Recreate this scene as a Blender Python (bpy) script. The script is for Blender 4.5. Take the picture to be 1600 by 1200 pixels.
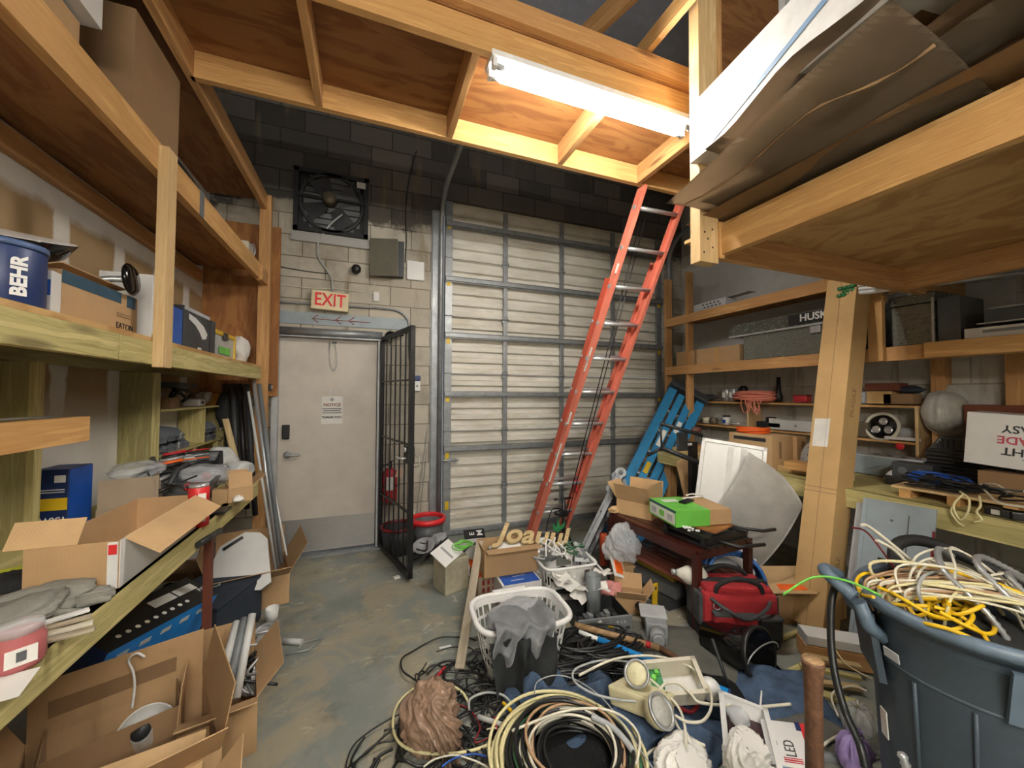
import bpy, bmesh, math, random
from mathutils import Vector, Matrix, Euler, noise
S = bpy.context.scene
COL = S.collection
for o in list(bpy.data.objects): bpy.data.objects.remove(o)
R = math.radians
V = Vector
random.seed(7)

# ---------------- camera ----------------
CAM_H = 1.53
F_PX = 600.0
YAW, PITCH, ROLL = R(20.56), R(1.6), R(0.29)
_F = V((math.sin(YAW)*math.cos(PITCH), math.cos(YAW)*math.cos(PITCH), math.sin(PITCH)))
_R0 = V((math.cos(YAW), -math.sin(YAW), 0))
_U0 = _R0.cross(_F)
_Rt = _R0*math.cos(ROLL)+_U0*math.sin(ROLL)
_Up = _U0*math.cos(ROLL)-_R0*math.sin(ROLL)
CP = V((0, 0, CAM_H))
cam = bpy.data.objects.new('camera', bpy.data.cameras.new('camera'))
COL.objects.link(cam)
m3 = Matrix((_Rt, _Up, -_F)).transposed()
cam.matrix_world = Matrix.Translation(CP) @ m3.to_4x4()
cam.data.sensor_width = 36
cam.data.lens = F_PX/1600*36
cam.data.clip_start = 0.02
S.camera = cam

def P(x, y, X=None, Y=None, Z=None):
    """point of the room seen at photo position (x, y) on the plane X=, Y= or Z="""
    d = _F+_Rt*((x-800)/F_PX)+_Up*(-(y-600)/F_PX)
    if X is not None: t = (X-CP.x)/d.x
    elif Y is not None: t = (Y-CP.y)/d.y
    else: t = (Z-CP.z)/d.z
    return CP+d*t

# ---------------- world, exposure ----------------
w = bpy.data.worlds.new('world'); S.world = w; w.use_nodes = True
w.node_tree.nodes['Background'].inputs[0].default_value = (.62, .68, .8, 1)
w.node_tree.nodes['Background'].inputs[1].default_value = .15
S.view_settings.view_transform = 'Standard'
S.view_settings.look = 'None'
S.view_settings.gamma = 1
S.view_settings.use_curve_mapping = False
S.view_settings.exposure = 1.45
TUBE_STRENGTH = 70

# ---------------- materials ----------------
def lin(c):
    c /= 255
    return c/12.92 if c <= .04045 else ((c+.055)/1.055)**2.4
def rgb(h):
    if isinstance(h, tuple): return (lin(h[0]), lin(h[1]), lin(h[2]), 1)
    h = h.lstrip('#')
    return tuple(lin(int(h[i:i+2], 16)) for i in (0, 2, 4))+(1,)
MC = {}
class NT:
    def __init__(s, name):
        s.m = bpy.data.materials.new(name); s.m.use_nodes = True
        s.t = s.m.node_tree; s.p = s.t.nodes['Principled BSDF']
    def n(s, typ, **k):
        nd = s.t.nodes.new('ShaderNode'+typ)
        for a, b in k.items():
            if a.startswith('i_'):
                key = a[2:]
                key = int(key) if key.isdigit() else key.replace('_', ' ')
                s.set(nd.inputs[key], b)
            else: setattr(nd, a, b)
        return nd
    def set(s, sock, v):
        if isinstance(v, bpy.types.NodeSocket): s.t.links.new(v, sock)
        elif isinstance(v, bpy.types.Node): s.t.links.new(v.outputs[0], sock)
        else: sock.default_value = v
    def math(s, op, a, b=0.0, c=0.0):
        nd = s.n('Math', operation=op)
        s.set(nd.inputs[0], a); s.set(nd.inputs[1], b); s.set(nd.inputs[2], c)
        return nd.outputs[0]
    def mix(s, f, a, b, blend='MIX'):
        nd = s.n('Mix', data_type='RGBA', blend_type=blend)
        s.set(nd.inputs[0], f); s.set(nd.inputs[6], a); s.set(nd.inputs[7], b)
        return nd.outputs[2]
    def ramp(s, f, *st):
        nd = s.n('ValToRGB'); s.set(nd.inputs[0], f)
        e = nd.color_ramp.elements
        while len(e) < len(st): e.new(.5)
        for i, (p, c) in enumerate(st):
            e[i].position = p
            e[i].color = c if isinstance(c, tuple) else (c, c, c, 1)
        return nd.outputs[0]
    def coords(s, scale=(1, 1, 1), rnd=True, kind='Object', rot=(0, 0, 0)):
        tc = s.n('TexCoord').outputs[kind]
        if rnd:
            oi = s.n('ObjectInfo').outputs['Random']
            off = s.math('MULTIPLY', oi, 37.0)
            cb = s.n('CombineXYZ'); s.set(cb.inputs[0], off); s.set(cb.inputs[1], off); s.set(cb.inputs[2], off)
            va = s.n('VectorMath', operation='ADD'); s.set(va.inputs[0], tc); s.set(va.inputs[1], cb.outputs[0])
            tc = va.outputs[0]
        mp = s.n('Mapping'); s.set(mp.inputs[0], tc); mp.inputs['Scale'].default_value = scale; mp.inputs['Rotation'].default_value = rot
        return mp.outputs[0]
    def noise(s, vec, scale=5, detail=4, rough=.55, dist=0):
        return s.n('TexNoise', i_Vector=vec, i_Scale=scale, i_Detail=detail, i_Roughness=rough, i_Distortion=dist).outputs[0]
    def bump(s, h, strength=.3, dist=.01):
        s.set(s.p.inputs['Normal'], s.n('Bump', i_Height=h, i_Strength=strength, i_Distance=dist))
    def fin(s, col, rough=.5, metal=0, **k):
        s.set(s.p.inputs['Base Color'], col); s.set(s.p.inputs['Roughness'], rough); s.set(s.p.inputs['Metallic'], metal)
        for a, b in k.items(): s.set(s.p.inputs[a.replace('_', ' ')], b)
        return s.m

def mk(name, col, rough=.5, metal=0, var=.15, scale=9, bump=.0, bscale=60, alpha=1, trans=0, coat=0):
    """plain surface with a little wear and unevenness"""
    if name in MC: return MC[name]
    t = NT(name); c = rgb(col)
    v = t.coords()
    n = t.noise(v, scale, 5, .6)
    dark = tuple(x*(1-var) for x in c[:3])+(1,); light = tuple(min(1, x*(1+var*.7)) for x in c[:3])+(1,)
    cc = t.ramp(n, (.3, dark), (.7, light))
    if bump: t.bump(t.noise(v, bscale, 3), bump, .004)
    r = t.ramp(n, (.2, min(1, rough+.08)), (.8, max(.02, rough-.08)))
    k = {}
    if alpha < 1: k['Alpha'] = alpha
    if trans: k['Transmission_Weight'] = trans; k['IOR'] = 1.3
    if coat: k['Coat_Weight'] = coat
    MC[name] = t.fin(cc, r, metal, **k)
    return MC[name]

def wood(name, c1, c2, knot='5a3418', rough=.65, gs=1.0, stain=0.0, ax=(1, 1, 1)):
    """lumber, grain along the object's local X"""
    t = NT(name)
    v = t.coords((1.0, 1, 1))
    vg = t.coords((.55*gs, 9*gs, 9*gs))
    n1 = t.noise(vg, 3.0, 5, .6, 1.2)
    vf = t.coords((2.0, 70, 70))
    n2 = t.noise(vf, 3, 3, .6)
    f = t.math('ADD', t.math('MULTIPLY', n1, .75), t.math('MULTIPLY', n2, .25))
    rings = t.math('SINE', t.math('MULTIPLY', n1, 34.0))
    rg = t.math('MULTIPLY_ADD', rings, .07, f)
    col = t.ramp(rg, (.33, rgb(c2)), (.66, rgb(c1)))
    vk = t.coords((1.1, 6, 6))
    vo = t.n('TexVoronoi', i_Vector=vk, i_Scale=1.1); dk = vo.outputs['Distance']
    kmask = t.ramp(dk, (.05, 1.0), (.13, 0.0))
    col = t.mix(t.math('MULTIPLY', kmask, .8), col, rgb(knot))
    if stain:
        s2 = t.ramp(t.noise(v, 2.2, 5, .65), (.5, 0.0), (.72, 1.0))
        col = t.mix(t.math('MULTIPLY', s2, stain), col, rgb('4a3c2c'))
    t.bump(rg, .25, .004)
    MC[name] = t.fin(col, rough); return MC[name]

def ply(name, c1, c2, rough=.7, sc=(1.2, 5, 5)):
    t = NT(name)
    v = t.coords(sc)
    n = t.noise(v, 1.6, 5, .55, 1.6)
    rings = t.math('SINE', t.math('MULTIPLY', n, 26.0))
    f = t.math('MULTIPLY_ADD', rings, .06, n)
    fine = t.noise(t.coords((3, 60, 60)), 2, 2)
    f = t.math('MULTIPLY_ADD', fine, .12, f)
    col = t.ramp(f, (.38, rgb(c2)), (.72, rgb(c1)))
    vo = t.n('TexVoronoi', i_Vector=t.coords((.9, 3, 3)), i_Scale=1.3)
    col = t.mix(t.ramp(vo.outputs['Distance'], (.02, .75), (.09, 0.0)), col, rgb('4b2c14'))
    MC[name] = t.fin(col, rough); return MC[name]

def card(name, col, rough=.85):
    t = NT(name)
    v = t.coords()
    n = t.noise(v, 4, 5, .6)
    c = rgb(col)
    cc = t.ramp(n, (.3, tuple(x*.86 for x in c[:3])+(1,)), (.7, tuple(min(1, x*1.07) for x in c[:3])+(1,)))
    sc = t.ramp(t.noise(v, 14, 6, .7), (.62, 0.0), (.75, .35))
    cc = t.mix(sc, cc, tuple(x*.62 for x in c[:3])+(1,))
    wv = t.n('TexWave', i_Vector=v, i_Scale=55, i_Distortion=.3)
    t.bump(t.math('MULTIPLY_ADD', t.noise(v, 9, 3), 3.0, wv.outputs['Fac']), .12, .002)
    MC[name] = t.fin(cc, rough); return MC[name]

def metal(name, col, rough=.35, brushed=(1, 1, 1), dirt=.25, met=.55):
    t = NT(name); c = rgb(col)
    v = t.coords(brushed)
    n = t.noise(v, 12, 5, .6)
    cc = t.ramp(n, (.25, tuple(x*(1-dirt) for x in c[:3])+(1,)), (.7, c))
    MC[name] = t.fin(cc, t.ramp(n, (.2, rough+.15), (.8, rough)), met); return MC[name]

def emit(name, col, st):
    t = NT(name)
    MC[name] = t.fin(rgb(col), .5, 0, Emission_Color=rgb(col), Emission_Strength=st); return MC[name]

wood('pine', 'cfa368', 'b0834b')
wood('pine_warm', 'c99c66', 'a67846', stain=.12)
wood('pine_pale', 'd6ba8b', 'bb9a68')
wood('treated', 'c9bd84', '9a9058', knot='5c5030', gs=.8)
wood('treated_dark', 'a39a68', '7f7648', knot='4b4226')
wood('grey_wood', 'b9ad97', '8e8370', stain=.2)
wood('tan_wood', 'c7b184', 'a78f62')
wood('handle_wood', 'a88a63', '7a5c3e')
wood('brown_wood', '6b4a33', '4a3020')
wood('cherry', '4a1f17', '2a100c', knot='1c0a08', rough=.35)
ply('ply', 'b98a4f', '8f5e2e')
ply('ply_dark', '9a6c3c', '7a4d25')
ply('ply_light', 'c4a069', 'a27a45', sc=(1.6, 2.6, 2.6))
ply('ply_orange', 'a5713c', '87562b')
card('card', 'b3926a'); card('card_dark', '8f7150'); card('card_light', 'c4a377'); card('card_grey', '8f7f6b'); card('card_tan', 'c2a06c')
metal('galv', '9a9ea0', .4, dirt=.35); metal('steel', 'b9bcbe', .28, dirt=.15); metal('alu', 'c9cbcd', .3)
metal('brushed', 'b5b4b0', .3, (1, 1, 30)); metal('chrome', 'd8d8d8', .12, dirt=.05); metal('dark_metal', '3a3c3e', .4)
metal('brown_metal', '6b6252', .45, met=.4); metal('alu_dull', '83878a', .5, met=.4)
mk('black', '1a1a1b', .4); mk('black_rubber', '1b1b1c', .65); mk('black_gloss', '0c0c0d', .12); mk('charcoal', '333538', .5)
mk('white', 'd8d8d6', .5, var=.06); mk('white_gloss', 'e4e4e2', .25, var=.04); mk('offwhite', 'cfc9b6', .55); mk('cream', 'd6cfa9', .45)
mk('paper', 'dcdad4', .8, var=.06); mk('grey', '8c8f91', .5); mk('grey_light', 'b0b3b5', .45); mk('grey_dark', '54575a', .5)
mk('can_grey', '3a4650', .5, var=.2, scale=5, bump=.15); mk('can_rim', '5a6b7b', .45, var=.1)
mk('blue', '1c4fa3', .45); mk('blue_dark', '182d5c', .45); mk('blue_sky', '1f88cf', .4); mk('ladder_blue', '2c7fae', .4); mk('navy', '252f3c', .8, bump=.3)
mk('denim', '5d7391', .95, var=.35, scale=16, bump=.5, bscale=260); mk('orange', 'e2603a', .45); mk('orange_bright', 'e8641f', .5)
mk('fiberglass', 'd27661', .42, var=.12, scale=6); mk('fiberglass_dark', 'b24a34', .42)
mk('red', 'b3202a', .5); mk('red_dark', '7b1a20', .45); mk('red_bright', 'd32b2f', .4); mk('yellow', 'e3b91d', .45); mk('lime', 'b9c22a', .45)
mk('green', '6cc04a', .5); mk('green_dark', '2c7d48', .5); mk('pink', 'd08a86', .7); mk('purple', '8b78a8', .7)
mk('fabric_grey', 'a3a6a9', .95, var=.2, bump=.4, bscale=200); mk('fabric_dark', '3f4243', .95, var=.3, bump=.4, bscale=200); mk('fabric_black', '1f2021', .9, bump=.4, bscale=200)
mk('fabric_red', '9c2128', .9, bump=.4, bscale=200); mk('glove', '7d7c74', .95, bump=.5, bscale=120)
mk('brown_plastic', 'a18570', .22, var=.3, scale=14, alpha=.82); mk('clear', 'dfe3e6', .12, alpha=.38, var=.05); mk('clear_milky', 'd4d7d6', .25, alpha=.7)
mk('tape_blue', '2a4a5e', .6); mk('tape_grey', '6d7274', .5); mk('kraft_tape', 'b98e54', .4); mk('panel_grey', '8f9ba1', .45, var=.12); mk('hose_blue', '3b74c2', .4)
mk('cable_white', 'd9d4c2', .45); mk('cable_grey', 'a5a8a7', .45); mk('cable_tan', 'b3906f', .5); mk('cable_cream', 'd8cf9f', .5); mk('cable_green', '3d6b4c', .45); mk('cable_black', '18191a', .4); mk('pvc_grey', '6f7477', .5); mk('pvc_white', 'c9cbc9', .4)
mk('pink_cord', 'd9836f', .7); mk('sticker_white', 'd9d8d2', .5); mk('sticker_yellow', 'd9b41c', .5); mk('foam', 'd7d6d2', .7)
mk('rust_wood', '6e3b2b', .5); mk('bin_grey', '666c73', .5); mk('lens', 'e9e6da', .1, alpha=.8); mk('glass', 'e8eef0', .06, alpha=.3)
emit('tube_glow', 'fffaf2', TUBE_STRENGTH); emit('tube_glow_fill', 'fff8ec', TUBE_STRENGTH*1.2)
def G(n): return MC[n]

# ---------------- geometry helpers ----------------
class M:
    def __init__(s): s.b = bmesh.new()
    def box(s, c, d, rot=None, bev=0, taper=None):
        r = bmesh.ops.create_cube(s.b, size=1)
        vs = r['verts']
        for v in vs:
            v.co = V((v.co.x*d[0], v.co.y*d[1], v.co.z*d[2]))
            if taper and v.co.z < 0: v.co.x *= taper; v.co.y *= taper
        if bev:
            es = list({e for v in vs for e in v.link_edges})
            rb = bmesh.ops.bevel(s.b, geom=es, offset=bev, segments=2, affect='EDGES', profile=.6)
            vs = list({v for f in rb['faces'] for v in f.verts} | {v for v in vs if v.is_valid})
        m = Matrix.Translation(V(c))
        if rot: m = m @ Euler(rot).to_matrix().to_4x4()
        for v in vs: v.co = m @ v.co
        return s
    def span(s, a, b, bev=0):
        a, b = V(a), V(b)
        return s.box((a+b)/2, [abs(b[i]-a[i]) for i in range(3)], None, bev)
    def ring(s, c, u, v, r, n):
        return [s.b.verts.new(c+u*(math.cos(2*math.pi*i/n)*r)+v*(math.sin(2*math.pi*i/n)*r)) for i in range(n)]
    def tube(s, pts, r, n=8, closed=False, cap=True):
        pts = [V(p) for p in pts]; L = len(pts)
        rs = r if isinstance(r, (list, tuple)) else [r]*L
        up = V((0, 0, 1)); rings = []; prev = None
        for i, p in enumerate(pts):
            if closed: d = pts[(i+1) % L]-pts[i-1]
            else: d = pts[min(i+1, L-1)]-pts[max(i-1, 0)]
            if d.length < 1e-7: d = V((0, 0, 1))
            d.normalize()
            if prev is None:
                a = up if abs(d.dot(up)) < .9 else V((1, 0, 0))
                u = d.cross(a).normalized()
            else:
                u = (prev-d*prev.dot(d))
                u = u.normalized() if u.length > 1e-6 else d.orthogonal().normalized()
            prev = u
            rings.append(s.ring(p, u, d.cross(u), rs[i], n))
        for i in range(L if closed else L-1):
            a, b = rings[i], rings[(i+1) % L]
            for k in range(n):
                f = s.b.faces.new((a[k], a[(k+1) % n], b[(k+1) % n], b[k])); f.smooth = True
        if cap and not closed and n > 2:
            s.b.faces.new(rings[0][::-1]); s.b.faces.new(rings[-1])
        return s
    def cyl(s, a, b, r, r2=None, n=20):
        return s.tube([a, b], [r, r if r2 is None else r2], n)
    def lathe(s, prof, n=28, c=(0, 0, 0), m=None, sx=1, sy=1):
        c = V(c); rings = []
        for (r, z) in prof:
            vs = []
            for i in range(n):
                a = 2*math.pi*i/n
                p = V((math.cos(a)*r*sx, math.sin(a)*r*sy, z))
                if m: p = m @ p
                vs.append(s.b.verts.new(c+p))
            rings.append(vs)
        for a, b in zip(rings, rings[1:]):
            for k in range(n):
                try:
                    f = s.b.faces.new((a[k], a[(k+1) % n], b[(k+1) % n], b[k])); f.smooth = True
                except ValueError: pass
        for rr, pr in ((rings[0], prof[0]), (rings[-1], prof[-1])):
            if pr[0] > 1e-4 and (prof[0] != prof[-1]): 
                try: s.b.faces.new(rr)
                except ValueError: pass
        return s
    def prism(s, poly, ext):
        ext = V(ext)
        a = [s.b.verts.new(V(p)) for p in poly]; b = [s.b.verts.new(V(p)+ext) for p in poly]
        s.b.faces.new(a[::-1]); s.b.faces.new(b)
        for i in range(len(a)): s.b.faces.new((a[i], a[(i+1) % len(a)], b[(i+1) % len(a)], b[i]))
        return s
    def grid(s, fn, nu, nv, th=0):
        g = [[s.b.verts.new(V(fn(i/nu, j/nv))) for j in range(nv+1)] for i in range(nu+1)]
        for i in range(nu):
            for j in range(nv):
                f = s.b.faces.new((g[i][j], g[i+1][j], g[i+1][j+1], g[i][j+1])); f.smooth = True
        if th:
            fs = s.b.faces[:]
            r = bmesh.ops.solidify(s.b, geom=fs, thickness=th)
        return s
    def blob(s, c, d, amp=.15, fr=3, seed=0, sub=4, flat=True, ridge=True):
        r = bmesh.ops.create_icosphere(s.b, subdivisions=sub, radius=1)
        rr = random.Random(int(seed*13+7)); K = []
        if amp > .12:
            for _ in range(int(30+22*fr)):
                d_ = V((rr.gauss(0, 1), rr.gauss(0, 1), rr.gauss(0, 1))).normalized(); K.append((d_, rr.uniform(1-amp*.85, 1.02)))
        for v in r['verts']:
            q = v.co*fr+V((seed*3.1, seed*1.7, seed))
            nn = noise.noise(q*.5)+.25*noise.noise(q*2.2)
            if K:
                n0 = v.co.normalized(); mx = max(n0.dot(d_)/h_ for d_, h_ in K)
                rg_ = 1-2*abs(noise.noise(q*1.6)); p = v.co*(min(1.25, 1/max(mx, .6))*(1+amp*.5*nn+amp*.16*rg_))
            else: p = v.co*(1+amp*nn)
            p = V((p.x*d[0], p.y*d[1], p.z*d[2]))
            if flat and p.z < -d[2]*.75: p.z = -d[2]*.75
            v.co = V(c)+p
        for f in s.b.faces:
            f.smooth = True
        return s
    def mesh(s, name):
        bmesh.ops.recalc_face_normals(s.b, faces=s.b.faces)
        me = bpy.data.meshes.new(name); s.b.to_mesh(me); s.b.free(); return me

def bag_mesh(a, b, c, seed, folds=9, amp=.12, neck=.3):
    """thin plastic bag, gathered towards a knot"""
    m = M()
    def f(u, v):
        th = u*2*math.pi; ph = v*math.pi
        n1 = noise.noise(V((math.cos(th)*1.2, math.sin(th)*1.2, v*2+seed)))
        g = v**1.2
        fo = math.sin(folds*th+5*n1+3*v)*amp*(.25+g)+amp*.8*(1-2*abs(noise.noise(V((math.cos(th)*2.6, math.sin(th)*2.6, v*5+seed)))))*.6
        r = math.sin(ph)**.8*(1+fo)
        z = -math.cos(ph)
        if v > .88: r = .16*(1+fo*2)+(v-.88)*1.6*(1+1.2*fo); z = .93+(v-.88)*neck*8
        z += .10*noise.noise(V((th*.8, v*3, seed*2)))*(1-g)
        return (r*math.cos(th)*a, r*math.sin(th)*b, z*c)
    m.grid(f, 90, 44)
    return m
def crinkle(d, seed, amp=.2, sub=6):
    """soft thin plastic pulled into sharp swirling folds"""
    m = M(); r = bmesh.ops.create_icosphere(m.b, subdivisions=sub, radius=1)
    def rg(q): return (1-abs(noise.noise(q))*2.4)
    for v in r['verts']:
        n = v.co.copy(); tw = Matrix.Rotation(1.1*n.z+.6*noise.noise(n*1.1+V((seed, 0, 0))), 3, 'Z'); q = tw @ n
        q1 = V((q.x*2.4, q.y*2.4, q.z*.8+seed)); w_ = V((noise.noise(q1), noise.noise(q1+V((7, 0, 0))), 0))*.5
        f = amp*.85*rg(q1*.8+w_)+amp*.42*rg(q1*1.7+w_*2+V((3, 1, 0)))+amp*.08*rg(q1*4.3+V((0, 5, 2)))+.22*noise.noise(n*.9+V((0, seed, 0)))
        p = n*(.82+f); p = V((p.x*d[0]*(1+.2*n.y), p.y*d[1], p.z*d[2]))
        if p.z < -d[2]*.7: p.z = -d[2]*.7
        v.co = p
    for f in m.b.faces: f.smooth = True
    return m
XF = {}
def wm(o): return XF.get(o.name, Matrix.Identity(4))
def tag(o, label=None, cat=None, group=None, kind=None):
    if label: o['label'] = label
    if cat: o['category'] = cat
    if group: o['group'] = group
    if kind: o['kind'] = kind
    return o
def setx(o, loc, rot):
    o.location = loc; o.rotation_euler = rot
    XF[o.name] = Matrix.Translation(V(loc)) @ Euler(rot).to_matrix().to_4x4()
def thing(name, label, cat, loc=(0, 0, 0), rot=(0, 0, 0), group=None, kind=None):
    o = bpy.data.objects.new(name, None); COL.objects.link(o); o.empty_display_size = .05
    if not isinstance(rot, (tuple, list, Euler)): rot = (0, 0, rot)
    setx(o, loc, rot)
    return tag(o, label, cat, group, kind)
def part(name, m, mat, parent=None, loc=(0, 0, 0), rot=(0, 0, 0), label=None, world=False, kind=None):
    me = m.mesh(name) if isinstance(m, M) else m
    me.materials.clear(); me.materials.append(G(mat) if isinstance(mat, str) else mat)
    o = bpy.data.objects.new(name, me); COL.objects.link(o)
    if parent:
        o.parent = parent
        if world: o.matrix_parent_inverse = wm(parent).inverted()
    if not isinstance(rot, (tuple, list, Euler)): rot = (0, 0, rot)
    o.location = loc; o.rotation_euler = rot
    loc4 = Matrix.Translation(V(loc)) @ Euler(rot).to_matrix().to_4x4()
    XF[o.name] = loc4 if (world or not parent) else wm(parent) @ loc4
    if label: o['label'] = label
    if kind: o['kind'] = kind
    return o
def one(name, m, mat, label, cat, loc=(0, 0, 0), rot=(0, 0, 0), group=None, kind=None):
    o = part(name, m, mat, None, loc, rot)
    return tag(o, label, cat, group, kind)
def struct(name, m, mat, parent=None, loc=(0, 0, 0), rot=(0, 0, 0)):
    o = part(name, m, mat, parent, loc, rot)
    if not parent: o['kind'] = 'structure'
    return o
def beam(name, a, b, w, h, mat, parent=None, side=V((0, 0, 1)), label=None, bev=.002):
    """board from a to b (centre line); h along `side`, w across; grain along it"""
    a, b = V(a), V(b); d = (b-a); L = d.length; d.normalize()
    z = (side-d*side.dot(d)).normalized(); y = z.cross(d)
    e = Matrix((d, y, z)).transposed().to_euler()
    mm = M().box((0, 0, 0), (L, w, h), None, bev)
    return part(name, mm, mat, parent, (a+b)/2, e, label, world=True)
def frm(o, n): # orientation so that local Z = n
    return V(n).to_track_quat('Z', 'Y').to_euler()
def sm(pts, k=6, closed=False):
    pts = [V(p) for p in pts]; n = len(pts); out = []
    for i in range(n if closed else n-1):
        p = [pts[(i+j) % n] if closed else pts[min(max(i+j, 0), n-1)] for j in (-1, 0, 1, 2)]
        for q in range(k):
            t = q/k
            out.append(.5*((2*p[1])+(p[2]-p[0])*t+(2*p[0]-5*p[1]+4*p[2]-p[3])*t*t+(3*p[1]-p[0]-3*p[2]+p[3])*t**3))
    if not closed: out.append(pts[-1])
    return out
def text(parent, s, size, mat, loc, rot, name='lettering', ext=.0006, sx=1, sy=1, label=None, bold=0.0):
    c = bpy.data.curves.new('t', 'FONT'); c.body = s; c.size = size; c.extrude = ext; c.align_x = 'CENTER'; c.align_y = 'CENTER'; c.offset = bold; c.resolution_u = 3
    t = bpy.data.objects.new('t', c); me = bpy.data.meshes.new_from_object(t)
    bpy.data.objects.remove(t); bpy.data.curves.remove(c)
    me.transform(Matrix.Diagonal((sx, sy, 1, 1))); me.name = name
    return part(name, me, mat, parent, loc, rot, label)
FACE = {'-y': (R(90), 0, 0), '+x': (R(90), 0, R(90)), '-x': (R(90), 0, R(-90)), '+y': (R(90), 0, R(180)), '+z': (0, 0, 0)}
def copytree(o, loc=None, rot=None, label=None, parent=None):
    c = o.copy(); COL.objects.link(c)
    if parent: c.parent = parent
    if loc is not None: c.location = loc
    if rot is not None: c.rotation_euler = rot
    if label: c['label'] = label
    for ch in o.children: copytree(ch, parent=c)
    return c

# boxes of cardboard
def carton(label, loc, rz, w, d, h, mat='card', flaps=(1.9, 1.9, 2.2, 2.2), rot=None, group=None, cat='cardboard box', name='cardboard_box', fl=.5, tape=None, inner=None):
    """open carton: hollow body and four flaps, angle 0 = closed, pi = hanging down; loc = centre of the base"""
    t = thing(name, label, cat, loc, rot if rot else rz, group)
    th = .004; m = M()
    m.box((0, 0, th/2), (w, d, th)); m.box((0, -d/2, h/2), (w, th, h)); m.box((0, d/2, h/2), (w, th, h))
    m.box((-w/2, 0, h/2), (th, d, h)); m.box((w/2, 0, h/2), (th, d, h))
    part('carton_body', m, mat, t)
    if flaps:
        F = d*fl
        for i, (n, a) in enumerate(zip(((0, -1), (0, 1), (-1, 0), (1, 0)), flaps)):
            if a is None: continue
            ln = (w if n[0] == 0 else d)*.985
            q = M().box((0, F/2, 0), (ln, F, th))
            rz2 = {(0, -1): 0, (0, 1): math.pi, (-1, 0): -math.pi/2, (1, 0): math.pi/2}[n]
            part('flap', q, inner or mat, t, (n[0]*w/2, n[1]*d/2, h), Euler((a, 0, rz2)))
    return t
def closed_box(label, loc, rz, w, d, h, mat='card', tape='kraft_tape', rot=None, group=None, cat='cardboard box', name='cardboard_box', bev=.003):
    t = thing(name, label, cat, loc, rot if rot else rz, group)
    part('box_body', M().box((0, 0, h/2), (w, d, h), None, bev), mat, t)
    if tape: part('tape', M().box((0, 0, h/2), (w+.002, .05, h+.002)), tape, t)
    return t
def decal(parent, face, w, h, mat, u=0, v=0, off=0, name='printed_label', rz=0, t=.0012):
    """thin label lying on face; u, v position on that face, off distance of the face from the thing's origin"""
    if face == '-y': loc, d = (u, -off, v), (w, t, h)
    elif face == '+y': loc, d = (u, off, v), (w, t, h)
    elif face == '+x': loc, d = (off, u, v), (t, w, h)
    elif face == '-x': loc, d = (-off, u, v), (t, w, h)
    else: loc, d = (u, v, off), (w, h, t)
    return part(name, M().box((0, 0, 0), d), mat, parent, loc, rz if face == '+z' else 0)
# ======================= ROOM SHELL =======================
XL, XR, YB, YN, ZC = -1.35, 4.05, 4.12, -3.0, 4.9
t = NT('floor_concrete')
v = t.coords(rnd=False)
base = t.ramp(t.noise(v, 1.4, 6, .6), (.35, rgb('6c736f')), (.65, rgb('878a83')))
st = t.ramp(t.noise(v, 2.6, 7, .7, 1.0), (.47, 0.0), (.57, 1.0))
base = t.mix(t.math('MULTIPLY', st, .8), base, rgb('958c76'))
dk = t.ramp(t.noise(v, 3.3, 6, .7, .4), (.55, 0.0), (.72, 1.0))
base = t.mix(t.math('MULTIPLY', dk, .6), base, rgb('4a4740'))
wh = t.ramp(t.noise(t.coords((1, 1.7, 1), rnd=False, rot=(0, 0, .6)), 4.6, 7, .72, .8), (.585, 0.0), (.64, 1.0))
base = t.mix(t.math('MULTIPLY', wh, .65), base, rgb('b5ae98'))
t.bump(t.noise(v, 30, 4), .15, .004)
MC['floor'] = t.fin(base, t.ramp(t.noise(v, 3, 4), (.3, .35), (.7, .6)))

def block_mat(name, ax, c1, c2, mort, dirt='5d564b', stain=.6):
    t = NT(name)
    tc = t.n('TexCoord').outputs['Object']
    sp = t.n('SeparateXYZ', i_0=tc)
    cb = t.n('CombineXYZ', i_0=sp.outputs[ax], i_1=sp.outputs[2])
    br = t.n('TexBrick', i_Vector=cb.outputs[0], i_Scale=1.0, i_Color1=rgb(c1), i_Color2=rgb(c2), i_Mortar=rgb(mort))
    br.inputs['Mortar Size'].default_value = .006; br.inputs['Brick Width'].default_value = .406; br.inputs['Row Height'].default_value = .203
    br.inputs['Mortar Smooth'].default_value = .4
    n = t.noise(tc, 1.8, 7, .65)
    col = t.mix(t.math('MULTIPLY', t.ramp(n, (.45, 0.0), (.68, 1.0)), stain), br.outputs[0], rgb(dirt))
    vs = t.n('Mapping'); t.set(vs.inputs[0], tc); vs.inputs['Scale'].default_value = (5, 5, .8)
    if ax == 0:      # bare blocks above a ragged paint edge with runs; shade painted into their colour
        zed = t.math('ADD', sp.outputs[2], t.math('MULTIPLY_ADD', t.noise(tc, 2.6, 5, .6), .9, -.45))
        bare_shade = t.ramp(t.math('DIVIDE', zed, 5.0), (.655, 0.0), (.668, 1.0))
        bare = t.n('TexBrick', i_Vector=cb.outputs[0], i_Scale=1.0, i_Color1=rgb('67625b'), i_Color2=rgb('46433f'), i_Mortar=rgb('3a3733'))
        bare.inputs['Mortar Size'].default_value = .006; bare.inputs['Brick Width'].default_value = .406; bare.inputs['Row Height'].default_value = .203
        col = t.mix(bare_shade, col, bare.outputs[0])
    drip = t.ramp(t.noise(vs.outputs[0], 1.5, 5, .6), (.56, 0.0), (.68, .6))
    col = t.mix(drip, col, rgb('776a52'))
    h = t.math('MULTIPLY_ADD', t.noise(tc, 60, 3), .15, t.math('SUBTRACT', 1.0, br.outputs['Fac']))
    t.bump(h, .5, .01)
    MC[name] = t.fin(col, .85)
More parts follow.
